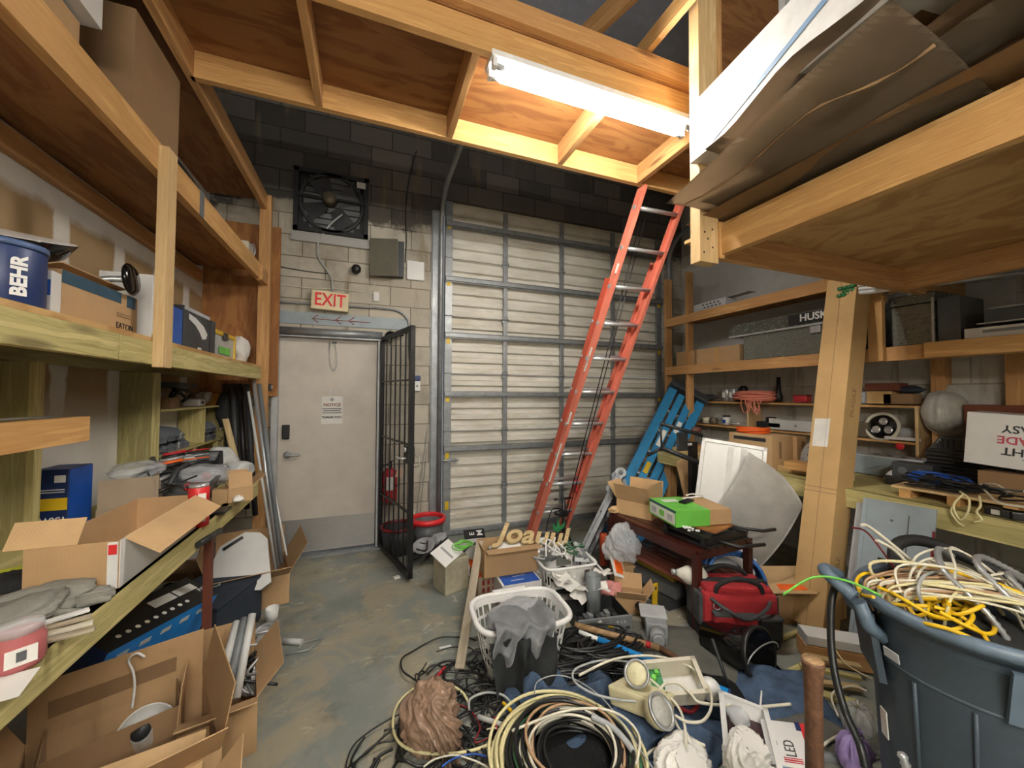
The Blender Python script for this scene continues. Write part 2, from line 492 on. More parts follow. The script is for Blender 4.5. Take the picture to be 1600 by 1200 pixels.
block_mat('block_back', 0, 'b9b3a4', 'a8a192', '7b7467')
block_mat('block_right', 1, 'bab7ae', 'b0ada4', '9a968c', stain=.3)

t = NT('drywall')
tc = t.n('TexCoord').outputs['Object']; sp = t.n('SeparateXYZ', i_0=tc)
nn = t.noise(tc, 3.0, 5, .6)
wob = t.math('MULTIPLY_ADD', nn, .12, -.06)
yy = t.math('ADD', sp.outputs[1], wob)
ph = t.math('FRACT', t.math('DIVIDE', t.math('ADD', yy, -1.97), .435))
pa = t.math('ABSOLUTE', t.math('SUBTRACT', ph, .5))      # .5 near seams
seam = t.ramp(pa, (.36, 0.0), (.40, 1.0))
zz = t.math('ADD', sp.outputs[2], wob)
top = t.ramp(t.math('DIVIDE', zz, 5.0), (.470, 0.0), (.476, 1.0))
low = t.ramp(t.math('DIVIDE', zz, 5.0), (.272, 1.0), (.31, 0.0))
mud = t.math('MAXIMUM', t.math('MAXIMUM', seam, top), low)
col = t.mix(mud, t.ramp(nn, (.3, rgb('937a56')), (.7, rgb('a68d68'))), t.ramp(nn, (.3, rgb('c6c3bb')), (.7, rgb('dddbd5'))))
MC['drywall'] = t.fin(col, .85)
mk('ceiling_paint', 'a9b0c2', .8); mk('painted_wall', 'b5b6b4', .8, var=.08)

struct('floor', M().span((XL, YN, -.1), (XR, YB+.3, 0)), 'floor')
mb = M()
DX0, DX1, DZ = -.80, .12, 2.13      # door opening
GX0, GX1, GZ = .74, 3.74, 3.66      # overhead door opening
for a, b in (((XL, YB, 0), (DX0, YB+.2, ZC)), ((DX0, YB, DZ), (DX1, YB+.2, ZC)), ((DX1, YB, 0), (GX0, YB+.2, ZC)), ((GX0, YB, GZ), (GX1, YB+.2, ZC)), ((GX1, YB, 0), (XR+.2, YB+.2, ZC))):
    mb.span(a, b)
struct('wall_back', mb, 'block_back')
struct('wall_left', M().span((XL-.15, YN, 0), (XL, YB+.2, ZC)), 'drywall')
struct('wall_right', M().span((XR, YN, 0), (XR+.2, YB, ZC)), 'block_right')
struct('wall_front', M().span((XL-.15, YN-.2, 0), (XR+.2, YN, ZC)), 'painted_wall')
struct('ceiling', M().span((XL-.15, YN-.2, ZC), (XR+.2, YB+.2, ZC+.1)), 'ceiling_paint')
# white-painted board high on the right wall, above the shelves
struct('trim_1', M().span((XR-.012, 1.2, 1.95), (XR, 4.1, 3.3)), 'painted_wall')

# ---------------- steel entrance door ----------------
d = thing('door_1', 'grey-white steel exit door with brushed kick plate below the exit sign', 'door', (-.34, YB, 0)); d['kind'] = 'structure'
YD = .02
mk('door_paint', 'bdb6ab', .45, var=.1, scale=5)
part('door_leaf', M().box((0, YD+.02, 1.07), (.88, .045, 2.08), None, .002), 'door_paint', d)
fr = M(); fr.box((-.465, .03, 1.07), (.05, .14, 2.14)); fr.box((.455, .03, 1.07), (.05, .14, 2.14)); fr.box((0, .03, 2.125), (.9, .14, .04))
part('door_frame', fr, 'grey_light', d)
part('kick_plate', M().box((0, YD-.004, .19), (.84, .003, .30)), 'brushed', d)
part('threshold', M().box((0, -.02, .008), (.95, .12, .016)), 'galv', d)
lk = part('deadbolt_keypad', M().box((-.375, YD-.015, 1.17), (.062, .028, .135), None, .008), 'black', d)
hr = M().lathe([(0, 0), (.034, 0), (.034, .008), (.015, .014), (.013, .05)], 24, (-.36, YD-.002, .955), Matrix.Rotation(R(90), 3, 'X'))
hd = part('door_handle', hr, 'steel', d)
part('lever', M().tube(sm([(-.36, YD-.055, .955), (-.31, YD-.06, .955), (-.245, YD-.05, .955)]), .011, 10), 'steel', hd)
part('peephole', M().cyl((.0, YD-.008, 1.555), (0, YD, 1.555), .012), 'steel', d)
nt = thing('paper_notice', 'white paper notice with a red heading taped to the exit door', 'notice', (.0-.34+.015, YB+YD-.004, 1.37))
part('sheet', M().grid(lambda u, v: ((u-.5)*.19, -.003-.004*abs(noise.noise(V((u*4, v*4, 1)))), (v-.5)*.27), 8, 10), 'paper', nt)
text(nt, 'NOTICE', .042, 'red_dark', (0, -.011, .052), FACE['-y'], sx=1.0, bold=.0006)
text(nt, 'THANK YOU', .03, 'black', (0.0, -.011, -.068), FACE['-y'], sx=1.0, bold=.0006)
for i, zz_ in enumerate((.015, -.005, -.025)): part('text_line', M().box((0, -.0105, zz_), (.17-.02*(i % 2), .0006, .006)), 'black' if i else 'grey_dark', nt)
part('printed_emblem', M().lathe([(.012, 0), (.016, 0), (.016, .0006), (.012, .0006)], 20, (0, -.0105, .105), Matrix.Rotation(R(90), 3, 'X')), 'grey', nt)
ch = thing('door_chain', 'loop of thin chain with a spring hanging at the top of the exit door', 'chain', (-.325, YB+YD-.01, 1.98))
pts = sm([(-.03, -.004, .05), (-.028, -.008, -.05), (-.022, -.01, -.16), (.01, -.012, -.215), (.035, -.01, -.16), (.03, -.008, -.03), (.012, -.004, .045)], 7)
lm = M()
for i in range(0, len(pts)-1):
    c_ = (pts[i]+pts[i+1])/2; dd = (pts[i+1]-pts[i]).normalized()
    q = V((0, 1, 0)).cross(dd).normalized() if i % 2 else V((0, 1, 0))
    lm.tube([c_+dd*(.009*math.cos(a))+q*(.004*math.sin(a)) for a in [k*math.pi/4 for k in range(8)]], .0014, 5, closed=True)
part('chain_links', lm, 'steel', ch)
part('spring', M().tube([(-.03+.006*math.cos(a*1.2), -.006+.006*math.sin(a*1.2), .05-.0018*a) for a in range(48)], .0012, 4), 'steel', ch)
part('bracket', M().box((.012, 0, .05), (.04, .01, .014)), 'dark_metal', ch)

# ---------------- sectional overhead door ----------------
g = thing('door_2', 'closed ribbed off-white overhead door with galvanised struts', 'garage door', (.0, YB, 0)); g['kind'] = 'structure'
t = NT('door_steel'); v = t.coords((1, 1, 3))
c0 = t.ramp(t.noise(v, 2.0, 6, .65), (.3, rgb('c0bcae')), (.65, rgb('dcd9cf')))
c0 = t.mix(t.ramp(t.noise(t.coords((1, 1, 6)), 1.6, 6, .7), (.55, 0.0), (.72, .55)), c0, rgb('93855f'))
MC['door_steel'] = t.fin(c0, .5)
zs = [.06, .51, 1.13, 1.76, 2.39, 3.03, 3.66]
for i in range(6):
    z0, z1 = zs[i]+.003, zs[i+1]-.003
    nb = 5 if i else 4; per = (z1-z0)/nb; pr = []
    for k in range(nb):
        a = z0+k*per
        pr += [(a, .0), (a+per*.40, 0), (a+per*.48, .034), (a+per*.90, .034)]
    pr.append((z1, 0))
    mm = M(); X0, X1 = GX0+.03, GX1-.03
    L = [mm.b.verts.new((X0, .05+y, z)) for z, y in pr]; Q = [mm.b.verts.new((X1, .05+y, z)) for z, y in pr]
    for k in range(len(L)-1): mm.b.faces.new((L[k], Q[k], Q[k+1], L[k+1]))
    bl = [mm.b.verts.new(p) for p in ((X0, .09, z0), (X1, .09, z0), (X1, .09, z1), (X0, .09, z1))]
    mm.b.faces.new(bl); mm.b.faces.new((L[0], Q[0], bl[1], bl[0])); mm.b.faces.new((L[-1], Q[-1], bl[2], bl[3]))
    sec = part('door_section', mm, 'door_steel', g)
    if i: 
        for xs in (GX0+.07, 1.47, 2.20, 2.94, GX1-.07):
            hg = M().box((xs, .035, zs[i]), (.07, .012, .07), None, .003); hg.cyl((xs-.04, .026, zs[i]), (xs+.04, .026, zs[i]), .009, n=10)
            part('hinge', hg, 'galv', sec)
for xs in (1.47, 2.20, 2.94):
    for i in range(6): part('stile', M().box((xs, .033, (zs[i]+zs[i+1])/2), (.05, .03, zs[i+1]-zs[i]-.06), None, .003), 'galv', g)
for xs in (GX0+.07, GX1-.07):
    for i in range(6):
        e = part('end_stile', M().box((xs, .035, (zs[i]+zs[i+1])/2), (.08, .03, zs[i+1]-zs[i]-.01), None, .003), 'galv', g)
        part('warning_sticker', M().box((xs, .0185, (zs[i]+zs[i+1])/2+.05), (.04, .001, .09)), 'sticker_yellow', e)
for z in (.94, 1.535, 2.175, 2.79, 3.4):
    s_ = M().box((2.24, .004, z), (2.94, .03, .045), None, .004); s_.box((2.24, .02, z+.03), (2.94, .045, .006)); s_.box((2.24, .02, z-.03), (2.94, .045, .006))
    part('strut', s_, 'galv', g)
part('bottom_seal', M().box((2.24, .05, .04), (2.94, .05, .06), None, .01), 'galv', g)
part('slide_bolt', M().cyl((.70, .0, .82), (.93, .0, .82), .01, n=10).box((.86, .01, .82), (.1, .02, .05)), 'steel', g)
for xs, sg in ((GX0-.03, -1), (GX1+.03, 1)):
    tr = M()
    cur = [(xs, -.06, .0), (xs, -.06, 3.3)]+[(xs, -.06-.35*(1-math.cos(a)), 3.3+.35*math.sin(a)) for a in [k*math.pi/2/8 for k in range(1, 9)]]+[(xs, -1.5, 3.66)]
    tr.tube(cur, .028, 6)
    part('track', tr, 'galv', g)
    part('track_angle', M().box((xs-sg*-.05, -.02, 1.75), (.07, .035, 3.5)).box((xs+sg*.07, -.008, 1.75), (.05, .012, 3.5)), 'galv', g)

# ======================= MEZZANINE, SHELVES, BENCHES =======================
ZM = 3.155      # underside of the walkway framing
XS = -.88       # front of the left shelving
HY, BY = 2.40, 1.72
pp_x0 = 2.02
mz = thing('mezzanine', 'pine-framed walkway overhead with plywood deck and a fluorescent light under it', 'mezzanine', (.6, HY, ZM))
beam('header_beam', (XS+.0, HY, ZM+.07), (2.75, HY-.0, ZM+.07), .038, .14, 'pine', mz)
beam('header_beam', (XS+.04, BY, ZM+.07), (XR-.3, BY, ZM+.07), .038, .14, 'pine', mz)
beam('header_beam', (XS+.04, BY-.045, ZM+.2), (XR-.3, BY-.045, ZM+.2), .038, .10, 'pine_warm', mz)
part('deck', M().box((0, 0, 0), (3.6, HY-BY+.05, .018)), 'ply_dark', mz, (.92, (HY+BY)/2, ZM+.151), 0, world=True)
for x in (P(490, 100, Z=ZM+.05).x, P(722, 140, Z=ZM+.05).x, P(905, 200, Z=ZM+.05).x+.03, P(1040, 240, Z=ZM+.05).x+.02, 2.6):
    beam('joist', (x, BY+.02, ZM+.07), (x, HY-.02, ZM+.07), .038, .14, 'pine_warm', mz)
part('plywood_panel', M().span((pp_x0, 1.80, ZM+.17), (pp_x0+1.3, 1.815, ZC-.15)), 'ply_dark', mz, world=True)
# upper structure behind: joist that climbs away to the right
beam('brace', P(1000, 85, Z=ZM+.32), P(1095, -30, Z=ZM+.32), .038, .09, 'pine', mz)
beam('brace', P(910, 60, Z=ZM+.75), P(1015, -40, Z=ZM+.75), .04, .14, 'pine_warm', mz)

ls = thing('storage_shelving', 'two-tier lumber shelving with pine posts built along the left wall', 'shelving', ((XL+XS)/2, 1.5, 0))
YN2 = -1.2
def lp(name, *a, **k): return beam(name, *a, parent=ls, **k)
# third level beam and deck
lp('front_beam', (XS, YN2, ZM+.07), (XS, 4.05, ZM+.07), .038, .14, 'pine_warm')
part('deck', M().box((0, 0, 0), (5.2, .47, .018)), 'ply_dark', ls, ((XL+XS)/2, 1.45, ZM+.149), R(90), world=True)
# upper shelf
lp('front_beam', (XS, YN2, 2.555), (XS, 3.86, 2.555), .038, .13, 'pine')
part('deck', M().box((0, 0, 0), (5.1, .46, .018)), 'ply_dark', ls, ((XL+XS)/2-.01, 1.32, 2.60), R(90), world=True)
lp('ledger', (XL+.02, YN2, 2.51), (XL+.02, 3.9, 2.51), .038, .09, 'pine_warm')
# middle shelf
lp('front_beam', (XS, YN2, 1.70), (XS, 1.83, 1.70), .038, .095, 'treated')
lp('front_beam', (XS, 1.835, 1.70), (XS, 3.84, 1.70), .038, .095, 'treated')
part('deck', M().box((0, 0, 0), (5.05, .49, .019)), 'ply_light', ls, ((XL+XS)/2+.005, 1.31, 1.758), R(90), world=True)
lp('ledger', (XL+.02, YN2, 1.70), (XL+.02, 3.84, 1.70), .038, .09, 'treated_dark')
# posts
lp('post', (XS+.038, 2.10, 1.64), (XS+.038, 2.10, 2.60), .038, .08, 'pine_pale', side=V((0, 1, 0)))
lp('post', (XS+.01, 3.93, 0), (XS+.01, 3.93, 3.29), .089, .05, 'pine_warm', side=V((0, 1, 0)))
lp('cleat', (XS+.02, 3.72, 2.54), (XS+.02, 3.92, 2.54), .04, .12, 'pine_warm')
part('end_panel', M().box((0, 0, 0), (1.55, .58, .015)), 'ply_orange', ls, (-1.06, 4.03, 2.28), Euler((0, R(90), R(90))), world=True)
part('tape_strip', M().box((XS+.022, 2.52, 2.555), (.004, .05, .14)).box((XS, 2.52, 2.622), (.05, .05, .003)), 'tape_grey', ls, world=True)

# uprights under the middle shelf and the small parts rack
for y, xf in ((2.08, -1.236), (2.90, -1.195)):
    part('upright', M().box((0, 0, 0), (.72, .038, xf-XL)), 'treated_dark', ls, ((XL+xf)/2, y, .93+.36), Euler((0, R(90), 0)), world=True)
    part('upright_edge', M().box((0, 0, 0), (.72, .04, .022)), 'treated', ls, (xf+.011, y, .93+.36), Euler((0, R(90), 0)), world=True)
a, b = P(0, 684, X=-.98), P(130, 671, X=-.98)
sf = thing('small_shelf', 'short pine-fronted shelf sticking out over the near end of the left bench', 'shelf', (-1.15, 1.7, 1.4))
beam('front_board', (-.98, .7, (a.z+b.z)/2), (-.98, b.y, (a.z+b.z)/2), .038, .09, 'pine', sf)
part('shelf_board', M().span((XL+.005, .7, 1.405), (-1.0, b.y-.03, 1.42)), 'ply', sf, world=True)

# left workbench
ZB = .93; XB = -.69
wb = thing('workbench', 'long lumber workbench cluttered with boxes and bags along the left wall', 'workbench', ((XL+XB)/2, 1.4, 0))
part('bench_top', M().box((0, 0, 0), (3.9, .66, .02)), 'treated', wb, ((XL+XB)/2, 1.14, ZB-.01), R(90), world=True)
beam('front_beam', (XB-.02, -.8, ZB-.045), (XB-.02, 3.08, ZB-.045), .038, .09, 'treated', wb)
for y in (-.7, 2.45):
    beam('leg', (XB-.075, y, 0), (XB-.075, y, ZB-.09), .035, .035, 'rust_wood', wb, side=V((0, 1, 0)))
for y in (-.7, 1.2, 2.9): beam('leg', (XL+.05, y, 0), (XL+.05, y, ZB-.03), .035, .089, 'treated_dark', wb, side=V((0, 1, 0)))
beam('ledger', (XL+.02, -.8, ZB-.07), (XL+.02, 3.08, ZB-.07), .038, .09, 'treated_dark', wb)

# parts rack on the bench under the shelf
rk = thing('parts_rack', 'small green-tinted lumber rack of cubbyholes holding grey bins', 'rack', (-1.25, 3.45, .95))
RX0, RX1, RY0, RY1 = XL+.005, -1.17, 2.93, 4.03
for z in (1.142, 1.422):
    beam('rack_shelf', ((RX0+RX1)/2, RY0, z), ((RX0+RX1)/2, RY1, z), RX1-RX0, .015, 'treated', rk)
for y, z0_, z1_ in ((3.62, 1.15, 1.414), (4.04, .96, 1.62)): beam('divider', ((RX0+RX1)/2, y, z0_), ((RX0+RX1)/2, y, z1_), .015, RX1-RX0-.01, 'treated', rk, side=V((1, 0, 0)))
beam('divider', ((RX0+RX1)/2, 3.45, .94), ((RX0+RX1)/2, 3.45, 1.134), .013, RX1-RX0-.01, 'treated', rk, side=V((1, 0, 0)))
for y in (3.3, 3.9): beam('leg', (RX1-.02, y, ZB), (RX1-.02, y, 1.14), .03, .03, 'treated', rk)

# right loft
LZ = 2.225; LX = P(1400, 290, Z=LZ).x+.02; LY = P(1200, 416, Z=LZ).y
lf = thing('storage_loft', 'pine-framed plywood loft projecting overhead on the right, piled with flattened cartons', 'loft', (2.8, .6, LZ))
beam('front_beam', (LX, -1.2, LZ+.07), (LX, LY-.0, LZ+.07), .04, .14, 'pine', lf)
beam('end_beam', (LX+.02, LY+.02, LZ+.07), (XR-.02, LY+.02, LZ+.07), .04, .14, 'pine_warm', lf)
for x in (P(1422, 425, Y=LY-.02).x,):
    beam('joist', (x, -1.2, LZ+.07), (x, LY, LZ+.07), .04, .14, 'pine_warm', lf)
beam('joist', (2.75, -1.2, LZ+.07), (2.75, 1.0-.6, LZ+.07), .04, .14, 'pine_warm', lf)
beam('end_beam', (LX+.02, .98-.55, LZ+.07), (XR-.02, .98-.55, LZ+.07), .04, .14, 'pine_warm', lf)
part('deck', M().box((0, 0, 0), (2.85, XR-LX-.0, .018)), 'ply_light', lf, ((LX+XR)/2-.01, .21, LZ+.15), R(90), world=True)
pp = P(1098, 90, Y=LY+.0)
beam('post', (pp.x+.0, LY+.0, LZ-.045), (pp.x+.0, LY+.0, ZC-.1), .118, .06, 'pine_pale', lf, side=V((0, 1, 0)))
beam('post', (pp.x+.085, LY+.02, LZ+.0), (pp.x+.085, LY+.02, ZC-.1), .05, .075, 'pine_warm', lf, side=V((0, 1, 0)))
beam('block', ((pp.x+.055+LX)/2, LY-.005, LZ-.02), ((pp.x+.055+LX)/2, LY-.005, LZ+.16), max(.03, LX-pp.x-.055), .07, 'pine', lf, side=V((0, 1, 0)))
for dx_, dz_ in ((-.03, .10), (.02, .12), (-.01, .07), (.02, .03), (-.035, .0)): part('screw', M().cyl((pp.x+dx_, LY-.0315, LZ+dz_), (pp.x+dx_, LY-.0295, LZ+dz_), .005, n=8), 'dark_metal', lf, world=True)

# right shelving, bench and inner rack
RS = 3.5
rs = thing('storage_shelving', 'pine shelving along the right wall carrying a diamond-plate toolbox', 'shelving', (3.78, 2.3, 0))
zt = 1.53+P(1300, 445, X=RS).z-1.53
for z, y0 in ((P(1200, 468, X=RS).z, 1.75), (P(1200, 568, X=RS).z, -.6)):
    beam('front_beam', (RS, y0, z), (RS, 3.83, z), .038, .10, 'pine_warm', rs)
    part('deck', M().box((0, 0, 0), (3.83-y0, XR-RS, .018)), 'ply', rs, ((RS+XR)/2, (3.83+y0)/2, z+.041), R(90), world=True)
    ZR1 = z+.05
ZRT = P(1200, 468, X=RS).z+.05
beam('front_beam', (RS-.035, -.6, ZR1-.045), (RS-.035, 1.42, ZR1-.045), .03, .10, 'pine', rs)
for y in (3.84, 3.5): beam('post', (RS+.05, y, 0), (RS+.05, y, 3.0), .089, .04, 'pine_warm', rs, side=V((0, 1, 0)))
yp = P(1368, 500, X=RS-.05).y
beam('post', (RS-.04, yp, ZR1-.1), (RS-.04, yp, ZRT+.0), .04, .085, 'pine', rs, side=V((0, 1, 0)))
for xx in (1470, 1590):
    yq = P(xx, 640, X=XR-.06).y
    beam('post', (XR-.045, yq, .9), (XR-.045, yq, ZR1-.06), .09, .08, 'pine_warm', rs, side=V((0, 1, 0)))

RB = 3.0; ZRB = P(1400, 778, X=RB).z
rb = thing('workbench', 'lumber workbench heaped with electronics along the right wall', 'workbench', (3.5, 2.0, 0))
part('bench_top', M().box((0, 0, 0), (4.0, XR-RB, .03)), 'treated', rb, ((RB+XR)/2, 1.4, ZRB-.015), R(90), world=True)
beam('front_beam', (RB-.0, -.6, ZRB-.06), (RB-.0, 3.4, ZRB-.06), .038, .12, 'treated', rb)
for y in (.3, 1.75, 3.3): beam('leg', (RB+.07, y, 0), (RB+.07, y, ZRB-.12), .089, .089, 'pine_warm', rb, side=V((0, 1, 0)))
XI = 3.84
ir = thing('parts_rack', 'low pine rack of two shelves on the right bench against the block wall', 'rack', (3.95, 2.8, ZRB))
YI0 = P(1432, 690, X=XI).y
for yy_ in (636, 694):
    z = P(1430, yy_, X=XI).z
    beam('rack_shelf', ((XI+XR)/2, YI0, z), ((XI+XR)/2, 3.98, z), XR-XI-.01, .018, 'pine', ir)
ZI2, ZI1 = P(1430, 634, X=XI).z+.008, P(1430, 692, X=XI).z+.008
for y in (YI0, P(1168, 660, X=XI).y, P(1300, 660, X=XI).y):
    beam('divider', ((XI+XR)/2, y, ZRB), ((XI+XR)/2, y, ZI2-.01), .02, XR-XI-.012, 'pine_pale', ir, side=V((1, 0, 0)))

# ======================= LIGHT FIXTURES =======================
def fixture(loc, rz, label, L=1.26, glow='tube_glow'):
    f = thing('fluorescent_light', label, 'ceiling light', loc, rz)
    h = M(); h.box((0, 0, .045), (L, .12, .03), None, .004); h.box((0, 0, .065), (L*.98, .06, .03))
    part('housing', h, 'white_gloss', f)
    for y in (-.035, .035):
        part('lamp_tube', M().cyl((-L/2+.05, y, 0), (L/2-.05, y, 0), .0135, n=12), glow, f)
        for s in (-1, 1):
            part('lampholder', M().box((s*(L/2-.02), y, .012), (.022, .034, .05), None, .003), 'white_gloss', f)
            part('tube_cap', M().cyl((s*(L/2-.07), y, 0), (s*(L/2-.03), y, 0), .0142, n=12), 'grey_light', f)
    return f
a = P(760, 108, Z=ZM-.04)
fixture((a.x+.64, a.y, ZM-.04), 0, 'twin-tube fluorescent light glowing under the pine walkway')
# unseen lamps added behind the camera to fill the light from the front
fixture((.4, -.9, 2.52), 0, 'twin-tube fluorescent fill light added out of view behind the camera', glow='tube_glow_fill')
fixture((-.2, -2.2, 2.6), 0, 'second twin-tube fluorescent fill light added out of view, further behind the camera', glow='tube_glow_fill')
# ======================= BACK WALL FITTINGS =======================
def Bk(x, y, off=0): return P(x, y, Y=YB-off)
# exhaust fan set in the wall
a, b = Bk(462, 262), Bk(574, 378)
fc = (a+b)/2; fw = b.x-a.x+.01; fh = a.z-b.z-.02
fan = thing('exhaust_fan', 'square black exhaust fan with round blade guard high on the block wall', 'fan', (fc.x, YB, fc.z))
q = M()
for s in (-1, 1): q.box((s*(fw/2-.02), -.03, 0), (.04, .06, fh)); q.box((0, -.03, s*(fh/2-.02)), (fw, .06, .04))
q.box((0, -.005, 0), (fw, .01, fh))
part('fan_frame', q, 'black', fan)
part('venturi_ring', M().lathe([(.27, 0), (.29, 0), (.29, .05), (.265, .05), (.27, 0)], 36, (0, -.01, 0), Matrix.Rotation(R(90), 3, 'X')), 'charcoal', fan)
for k in range(9):
    part('shutter_slat', M().box((0, -.014, -.24+k*.06), (.40 if k in (0, 8) else .5, .004, .05), (R(20), 0, 0)), 'grey_dark', fan)
bl = M()
for k in range(4):
    an = k*math.pi/2+.5
    def f(u, v, an=an):
        r = .06+.19*u; w_ = .05+.05*u; t_ = (v-.5)*2
        return (math.cos(an)*r-math.sin(an)*w_*t_, -.045-.02*t_, math.sin(an)*r+math.cos(an)*w_*t_)
    bl.grid(f, 5, 3)
part('fan_blades', bl, 'charcoal', fan)
part('motor', M().lathe([(0, .12), (.05, .115), (.06, .1), (.065, .03), (0, .03)], 20, (-.02, 0, .03), Matrix.Rotation(R(90), 3, 'X')), 'brown_metal', fan)
part('motor_arm', M().box((0, -.075, .03), (fw-.05, .012, .025)), 'black', fan)
part('bottom_flange', M().box((.0, -.02, -fh/2-.05), (fw+.03, .04, .09)), 'brushed', fan)
part('rating_label', M().box((fw/2-.07, -.062, fh/2-.08), (.08, .002, .06)), 'sticker_white', fan)
# cable from fan to the exit sign
def cable(name, pts, r, mat, label, cat='cable', group=None, k=8, n=8, kind=None):
    pts = sm(pts, k)
    c0 = pts[0]
    return one(name, M().tube([p-c0 for p in pts], r, n), mat, label, cat, c0, 0, group, kind)
cable('power_cable', [Bk(535, 335, .09), Bk(515, 352, .05), Bk(498, 378, .03), Bk(498, 402, .02), Bk(512, 424, .015), Bk(518, 436, .015), Bk(520, 456, .03)], .008, 'cable_grey', 'grey cable drooping from the exhaust fan down to the exit sign')
cable('thin_wire', [Bk(436, 444, .01), Bk(480, 450, .012), Bk(530, 452, .012), Bk(565, 456, .01), Bk(580, 452, .01), Bk(587, 440, .02)], .004, 'cable_white', 'pale thin wire sagging along the block wall above the exit sign')
cable('thin_wire', [Bk(433, 416, .01), Bk(480, 424, .01), Bk(516, 428, .01)], .004, 'cable_black', 'dark thin wire fixed level with the bottom of the exhaust fan')
cable('thin_wire', [Bk(651, 235, .01), Bk(640, 275, .012), Bk(634, 330, .012), Bk(635, 375, .01), Bk(633, 410, .01)], .005, 'cable_black', 'dark wire running up the block wall to the roof beside the overhead door')
# exit sign
e = Bk(517, 473)
es = thing('exit_sign', 'cream exit sign with red letters above the steel door', 'sign', (e.x, YB-.045, e.z), (0, R(2), 0))
es.scale = (1.45, 1.45, 1.45)
part('sign_box', M().box((0, 0, 0), (.225, .055, .125), None, .006), mk('sign_cream', 'd8c9a4', .5), es)
text(es, 'EXIT', .118, mk('exit_red', 'e0282c', .5), (0, -.029, 0), FACE['-y'], sx=.78, bold=.0015)
# conduit bent down beside the door
p = [Bk(432, 471, .02), Bk(520, 477, .02), Bk(600, 482, .02), Bk(622, 486, .02), Bk(634, 495, .02), Bk(639, 510, .02), Bk(640, 560, .02)]
cd = one('wall_conduit', M().tube([v-p[0] for v in sm(p, 8)], .011, 10), 'galv', 'galvanised conduit running over the exit door and bending down at its right', 'conduit', p[0])
# painted band over the door with faint red arrows
a, b = Bk(436, 490), Bk(636, 512)
bd = thing('door_header_band', 'grey painted band above the exit door with faint red arrows', 'panel', ((a.x+b.x)/2, YB-.006, (a.z+b.z)/2))
part('band', M().box((0, 0, 0), (b.x-a.x, .01, .115)), 'panel_grey', bd)
mk('faded_red', '9a5a5a', .7)
for x0 in (-.30, -.10, .02):
    part('painted_arrow', M().tube([(x0+.05, -.0065, .04), (x0, -.0065, .0), (x0+.05, -.0065, -.035)], .005, 4).tube([(x0, -.0065, 0), (x0+.2, -.0065, -.003)], .004, 4), 'faded_red', bd)
# rolled metal drip cap / door track
a, b = Bk(433, 517, .05), Bk(598, 524, .05)
dc = thing('door_hood', 'long dull metal rounded hood just above the exit door', 'hood', ((a.x+b.x)/2, YB-.03, (a.z+b.z)/2))
L_ = b.x-a.x
part('hood_body', M().tube([(-L_/2, 0, 0), (L_/2, 0, 0)], .042, 14).box((0, -.0, -.045), (L_, .07, .012)), 'galv', dc)
part('dome_alarm', M().lathe([(0, .06), (.04, .052), (.062, .025), (.065, 0), (0, 0)], 22, (L_/2+.08, -.05, -.01)).tube([(L_/2, -.03, -.02), (L_/2+.2, -.05, .02)], .014, 8), 'black_gloss', dc)
# small wall boxes
a = Bk(603, 408)
pb = thing('junction_cabinet', 'olive-grey metal cabinet with its door ajar right of the fan', 'electrical box', (a.x, YB, a.z))
pb.scale = (1.5, 1.3, 1.45)
part('cabinet_box', M().box((.03, -.03, .01), (.17, .06, .25)), 'charcoal', pb)
part('cabinet_door', M().box((.0, 0, 0), (.185, .008, .26), None, .003), mk('olive_metal', '6a675a', .4, .3), pb, (-.015, -.085, .0), (0, R(-1), R(-16)))
part('latch', M().cyl((.06, -.10, -.02), (.06, -.085, -.02), .008), 'steel', pb)
a = Bk(649, 424)
wbx = thing('control_box', 'square off-white plastic box beside the open cabinet', 'box', (a.x, YB-.015, a.z))
wbx.scale = (1.55, 1, 1.6)
part('cover', M().box((0, 0, 0), (.115, .03, .125), None, .006), 'white', wbx)
part('indicator', M().box((.0, -.016, -.035), (.03, .002, .008)), 'white_gloss', wbx)
a = Bk(557, 423)
sp_ = thing('motion_sensor', 'small black sensor on a stub arm between the fan cable and the cabinet', 'sensor', (a.x, YB-.025, a.z))
sp_.scale = (1.4, 1.2, 1.4)
part('sensor_head', M().lathe([(0, .03), (.02, .027), (.032, .01), (.03, -.02), (.01, -.035), (0, -.035)], 16, (0, -.03, 0)), 'black', sp_)
part('bracket', M().cyl((0, 0, 0), (0, .02, 0), .012), 'black', sp_)
a = Bk(588, 464)
one('wall_switch', M().box((0, 0, 0), (.055, .02, .095), None, .004), 'white', 'little white plastic sensor right of the exit sign', 'switch', (a.x, YB-.01, a.z))
a = Bk(651, 600)
kb = thing('pull_station', 'white and blue button box on the block wall right of the security gate', 'alarm button', (a.x, YB-.02, a.z))
kb.scale = (1.4, 1.2, 1.5)
part('case', M().box((0, 0, -.015), (.05, .03, .07), None, .006), 'white', kb)
part('blue_top', M().box((0, -.002, .04), (.05, .032, .035), None, .005), 'blue_dark', kb)
part('button', M().cyl((0, -.02, -.015), (0, -.012, -.015), .009), 'grey', kb)
a = Bk(646, 805)
ou = thing('wall_outlet', 'round-cornered metal outlet plate low on the wall by the gate', 'outlet', (a.x, YB-.008, a.z))
part('plate', M().box((0, 0, 0), (.06, .015, .11), None, .004), 'brushed', ou)
for z in (-.025, .025): part('socket', M().cyl((0, -.012, z), (0, -.006, z), .016, n=14), 'cream', ou)

